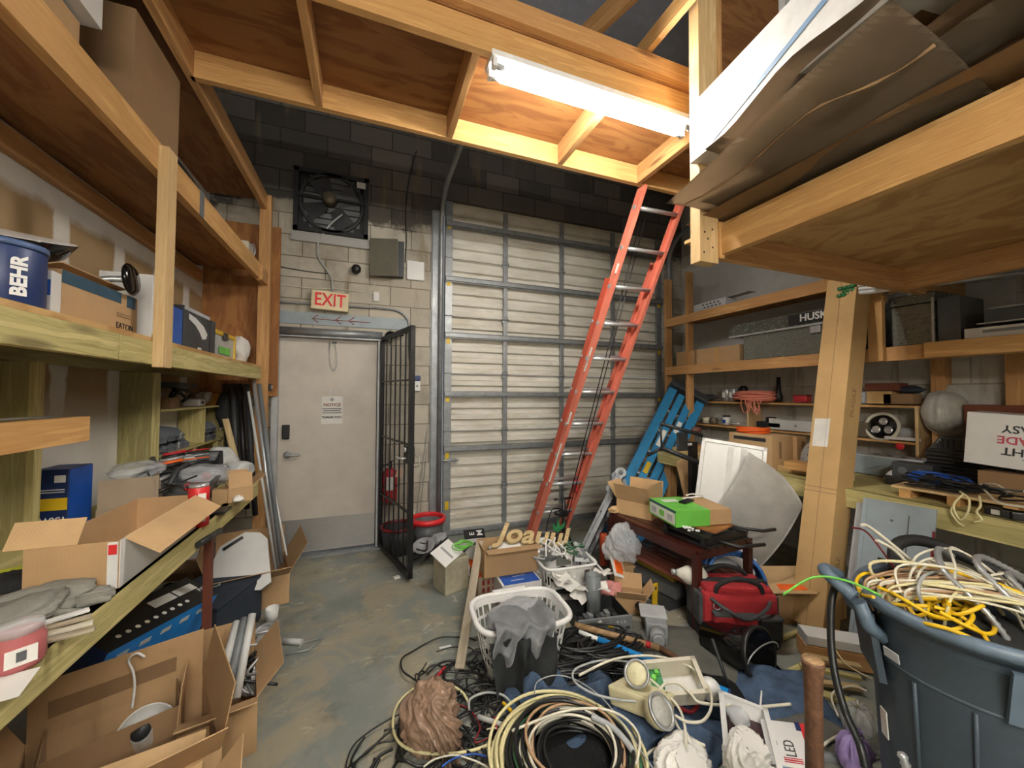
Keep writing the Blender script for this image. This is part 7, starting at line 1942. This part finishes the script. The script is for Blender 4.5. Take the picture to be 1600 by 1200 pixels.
one('black_cloth', cloth(.42, .36, .06, 48, 4.0, rough=.9), 'fabric_black', 'black cloth lying inside the big bottom cable coil', 'cloth', Fp(888, 1185)+V((0, 0, .002)), R(30))
one('black_cloth', cloth(.7, .3, .05, 49, 4.0, rough=.9), 'fabric_black', 'black cloth under the open cream housing and the blue pole', 'cloth', Fp(1060, 1085)+V((0, 0, .002)), R(-20))
# emergency light: cream unit with two lamp heads
el = thing('emergency_light', 'cream emergency light unit with two round lamp heads on the denim', 'emergency light', Fp(1003, 1108, .07)+V((0, 0, .0)), (R(-12), R(12), R(22)))
part('housing', M().box((0, 0, .04), (.16, .26, .08), None, .012, .94), 'cream', el)
part('lid_seam', M().box((0, -.02, .082), (.13, .2, .004), None, .002), 'cream', el)
part('screw', M().cyl((.04, -.11, .082), (.04, -.11, .086), .004, n=8), 'dark_metal', el)
def lamphead(nm_loc, rot, glass, s=1.0):
    m_ = Euler(rot).to_matrix()
    h = part('lamp_head', M().lathe([(0, -.07*s), (.03*s, -.065*s), (.055*s, -.03*s), (.065*s, .0), (.065*s, .012*s), (.058*s, .014*s)], 28, nm_loc, m_), 'cream', el)
    part('lens', M().lathe([(.058*s, .012*s), (.045*s, .022*s), (.0, .03*s)], 28, nm_loc, m_), glass, h)
    part('lens_ring', M().lathe([(.056*s, .010*s), (.067*s, .010*s), (.067*s, .020*s), (.056*s, .02*s), (.056*s, .01*s)], 28, nm_loc, m_), 'steel', h)
lp_ = Fp(1029, 1112, .10)
inv = wm(el).inverted()
lamphead(inv @ Fp(1030, 1112, .17), (R(58), R(12), R(-18)), mk('prism_lens', 'a9a8a2', .15, bump=1.0, bscale=90))
lamphead(inv @ Fp(996, 1054, .20), (R(10), R(-60), R(0)), 'cream', .9)
ob3 = thing('open_fixture_box', 'open cream plastic housing with a green circuit board inside', 'housing', Fp(1055, 1078, .07), (R(14), R(-10), R(-28)))
q = tray(.25, .17, .085, .004); part('tray', q, 'offwhite', ob3)
part('inner_label', M().box((.02, 0, .006), (.2, .12, .003)), 'paper', ob3)
part('circuit_board', M().box((-.09, .03, .03), (.08, .10, .03), None, .002), 'green_dark', ob3)
part('component', M().cyl((-.09, .02, .045), (-.09, .02, .07), .012, n=10).box((-.07, .05, .055), (.02, .02, .02)), 'green', ob3)
part('side_lamp', M().blob((.15, -.04, .04), (.05, .05, .05), .03, 1, 0, 3, False), 'white', ob3)
cable('red_wire', [Fp(1060, 1105, .06), Fp(1080, 1112, .04), Fp(1095, 1095, .06), Fp(1098, 1080, .08)], .009, 'red_dark', 'thick red wire curving below the open cream housing')
# white cables over the heap
WCAB = [
 ([(1040, 1098), (980, 1095), (930, 1085), (898, 1065), (900, 1045), (940, 1032), (985, 1035), (1005, 1045)], .14, .0055, 'cable_grey', 'grey armoured cable looping left of the emergency light'),
 ([(905, 1055), (960, 1030), (1020, 1025), (1075, 1040), (1105, 1070), (1112, 1100), (1100, 1125), (1075, 1128), (1055, 1118)], .16, .006, 'cable_white', 'white cable making a wide loop over the open cream housing'),
 ([(1030, 1080), (1040, 1068), (1060, 1068), (1080, 1085), (1095, 1098), (1150, 1103), (1190, 1104), (1235, 1100)], .15, .0065, 'cable_white', 'white cable running right across the denim to the brown pole'),
 ([(1188, 1104), (1190, 1080)], .16, .004, 'white', 'thin white zip tie standing up by the white cable'),
 ([(1015, 1060), (1035, 1078), (1060, 1105), (1070, 1135), (1072, 1165)], .15, .006, 'cable_white', 'white cable dropping down right of the round lamp'),
 ([(1050, 1115), (1062, 1140), (1080, 1155), (1102, 1165)], .10, .006, 'cable_white', 'short white cable end on the denim near the packaging'),
 ([(1004, 1190), (1010, 1180), (1030, 1168), (1075, 1163)], .06, .006, 'cable_white', 'white cable curling beside the white paper at the bottom'),
 ([(835, 1085), (840, 1065), (870, 1055), (905, 1065), (945, 1095), (985, 1150), (1020, 1200)], .12, .003, 'cable_grey', 'thin grey wire arching over the jeans and down to the bottom edge'),
 ([(994, 1195), (1000, 1160), (992, 1138), (970, 1118), (940, 1108), (900, 1108), (860, 1118), (800, 1142)], .13, .0055, 'cable_white', 'white cable sweeping from the coil towards the bottom edge'),
]
for pts, z_, r_, m_, l_ in WCAB: rope('white_cable', pts, z_, r_, m_, l_)
# coils
cc1 = Fp(888, 1212, .0)
for i, (r_, tn, cr, m_, l_, st_) in enumerate(((.27, 3, .007, 'cable_cream', 'outer cream cable loops of the big coil at the bottom of the picture', 5), (.235, 3, .0075, 'cable_black', 'thick black cable loops in the big bottom coil', 5), (.185, 3, .006, 'cable_white', 'inner pale cable loops of the big bottom coil', 4), (.225, 2, .006, 'cable_green', 'dark green cable loops in the big bottom coil', 2), (.165, 2, .007, 'cable_black', 'innermost black loops of the big bottom coil', 4), (.205, 2, .006, 'cable_tan', 'brownish cable loops in the big bottom coil', 1))):
    coil('cable_coil', cc1+V((.01*i, 0, .012*i)), r_, tn, cr, m_, l_, 100+i, jr=.03, jz=.02, dz=.02, strands=st_)
cc2 = Fp(895, 1030, .0)
for i in range(4):
    coil('black_cable_coil', cc2+V((.10*i-.1, -.06*(i % 2), .01*i)), .20-.02*i, 4, .007, 'cable_black', 'black cable coil lying behind the laundry basket and the poles', 120+i, 'cable coil', 'black coils behind the poles', .04, .03, .012, 1.3, .7, strands=2)
coil('black_cable_coil', Fp(775, 1120, 0), .13, 2, .009, 'cable_black', 'thick black cable loop between the brown bag and the big coil', 130, jr=.02)
# big loop around the plastic bag
rope('white_cable', [(733, 1100), (720, 1080), (690, 1066), (655, 1072), (625, 1095), (614, 1125), (620, 1155), (645, 1173), (690, 1178), (740, 1172), (790, 1152), (830, 1140), (870, 1125)], .03, .0065, 'cable_cream', 'cream cable looping all the way around the brown plastic bag')
rope('black_cable', [(725, 1080), (700, 1066), (672, 1070), (655, 1085), (640, 1110), (638, 1140)], .02, .012, 'cable_black', 'thick black cable arching behind the brown plastic bag')
rope('black_cable', [(693, 1045), (690, 1070), (665, 1085), (630, 1110), (622, 1150), (628, 1190)], .02, .005, 'cable_black', 'thin black cable from the leaning board around the left of the bag')
rope('red_wire', [(695, 1043), (680, 1060), (672, 1066)], .03, .008, 'red', 'short red cable piece above the brown plastic bag')
rope('yellow_connector', [(786, 1098), (800, 1112), (808, 1122)], .07, .008, 'yellow', 'yellow cable connector on the black cable beside the jeans', 'connector')
rope('grey_cable', [(733, 1108), (735, 1092), (760, 1082), (785, 1086), (800, 1100)], .05, .006, 'cable_grey', 'grey cable arching from the bag cable to the yellow connector')
a, b = Fp(747, 1120, .05), Fp(812, 1142, .05)
one('white_tube', M().cyl((0, 0, 0), b-a, .011, n=12), 'pvc_white', 'white plastic tube lying between the brown bag and the big coil', 'tube', a)
# brown plastic bag
pbg = thing('brown_plastic_bag', 'crumpled brown plastic bag on the floor inside the cream cable loop', 'bag', Fp(676, 1150, .0), R(20))
pbg.location.z = .10; pbg.location.z = .085
part('bag_body', crinkle((.12, .145, .115), 2.3, .27), 'brown_plastic', pbg)
part('bag_neck', M().grid(lambda u, v: ((u-.5)*(.06+.10*v)+.01, -.11-.10*v, -.05-.04*v+.018*math.sin(u*22+v*3)*(.4+v)), 40, 12, .002), 'brown_plastic', pbg)
# tangle of thin black cables on the floor: nobody could count it
rn = random.Random(55); q = M()
for k in range(85):
    x0, y0 = rn.choice(((700, 1075), (740, 1110), (690, 1185), (760, 1170), (820, 1100), (720, 1050), (930, 1020), (960, 1060), (860, 1075), (640, 1190), (780, 1060)))
    c_ = Fp(x0+rn.uniform(-45, 45), y0+rn.uniform(-22, 22), 0); r_ = rn.uniform(.07, .20); a0 = rn.uniform(0, 6.3); n_p = rn.randint(8, 15)
    pts = [c_+V((math.cos(a0+j*.42)*r_*(1+.10*rn.random()+.03*j), .75*math.sin(a0+j*.42)*r_*(1+.10*rn.random()+.03*j), .006+rn.uniform(0, .03))) for j in range(n_p)]
    q.tube(sm(pts, 5), rn.choice((.0035, .005, .0065)), 5)
one('cable_tangle', q, 'cable_black', 'tangle of thin black cables spread over the floor between the bag and the basket', 'cables', (0, 0, 0), 0, None, 'stuff')
for i, (m_, l_, pts) in enumerate((('red_dark', 'dark red wire in the tangle right of the brown bag', [(715, 1100), (735, 1110), (750, 1135), (742, 1160), (770, 1150)]), ('cable_white', 'short white wire curl left of the big coil', [(760, 1140), (775, 1138), (790, 1150), (798, 1175), (805, 1195)]), ('blue', 'blue wire at the bottom edge left of the big coil', [(690, 1198), (710, 1185), (740, 1178), (760, 1182)]), ('cable_white', 'white wire bow at the bottom edge left of the big coil', [(662, 1198), (680, 1186), (710, 1180), (740, 1188), (765, 1200)]), ('red', 'thin red wire standing among the black cables', [(772, 1120), (778, 1150), (775, 1180)]), ('cable_green', 'green wire with bare ends on top of the big coil', [(808, 1128), (812, 1108), (828, 1102), (842, 1112), (845, 1130)]))):
    rope('loose_wire', pts, .05 if i else .03, .0035, m_, l_, 'wire')
rope('ribbed_hose', [(925, 1120), (955, 1135), (975, 1155), (990, 1175)], .13, .013, 'grey_light', 'pale ribbed hose piece on the right of the big coil', 'hose')
# packaging
pk_ = thing('open_package', 'open white retail box with red and navy print at the bottom edge', 'box', Fp(1165, 1165, .12), (R(6), R(4), R(44)))
part('tray', tray(.34, .17, .07, .003), 'white', pk_)
part('dark_inside', M().box((0, 0, .012), (.30, .14, .01)), mk('maroon', '3a2226', .5), pk_)
part('clear_film', M().blob((.08, .02, .05), (.08, .06, .03), .5, 3, 8, 3, False), 'clear', pk_)
lid_ = part('lid', M().box((0, 0, 0), (.24, .16, .004)), 'white', pk_, (.01, -.14, .07), (R(-18), 0, 0))
part('red_band', M().box((0, -.072, .0025), (.24, .03, .001)), 'red_bright', lid_); part('navy_band', M().box((.10, -.05, .0027), (.05, .018, .001)), 'blue_dark', lid_); part('logo_square', M().box((-.01, .05, .0027), (.02, .02, .001)), 'blue_dark', lid_)
text(lid_, 'LED', .05, 'charcoal', (-.03, 0, .003), (0, 0, 0)); part('stripes', M().box((-.09, .0, .0027), (.006, .06, .001)).box((-.1, .0, .0027), (.004, .06, .001)).box((-.08, .0, .0027), (.004, .06, .001)), 'red', lid_)
one('crumpled_paper', crinkle((.12, .09, .08), 6.1, .26, 5), 'paper', 'crumpled white tissue at the bottom edge left of the retail box', 'paper', Fp(1068, 1195, .07), (R(205), R(20), 0))
one('crumpled_paper', crinkle((.085, .07, .08), 9.4, .26, 5), 'paper', 'crumpled white paper lying over the open retail box', 'paper', Fp(1165, 1178, .19), (R(195), R(15), 0))
one('silver_tube', M().cyl((0, 0, .02), (.18, -.12, .02), .02, n=14), 'galv', 'dull metal tube on the floor left of the brown pole at the bottom', 'tube', Fp(1222, 1178, .0))
one('blue_cup', M().tube([(math.cos(t_)*.035, math.sin(t_)*.02, .0) for t_ in [math.pi*2*i/16 for i in range(16)]], .007, 6, True), mk('light_blue', '7aa8cf', .4), 'light blue plastic ring at the bottom edge below the retail box', 'ring', Fp(1222, 1192, .05))
ppb = one('purple_bag', bag_mesh(.06, .05, .08, 12, 7, .2), 'purple', 'crumpled purple plastic bag at the foot of the big bin', 'bag', Fp(1336, 1178, .08))
one('clear_wrap', bag_mesh(.07, .06, .06, 14, 7, .2), 'clear', 'clear plastic wrap with copper wire between the laths and the bin', 'wrap', Fp(1340, 1125, .07))
rope('yellow_string', [(1302, 1010), (1320, 1035), (1345, 1052), (1362, 1060)], .10, .003, 'cable_cream', 'thin yellow string hanging on the white light channel', 'string')
rope('white_cable', [(1310, 1120), (1300, 1085), (1330, 1072), (1355, 1080)], .04, .005, 'cable_white', 'white cord loop on the laths beside the big bin')
rope('white_cable', [(1285, 1165), (1300, 1155), (1320, 1145), (1330, 1138)], .04, .006, 'cable_white', 'short white cord on the grey floor mat')
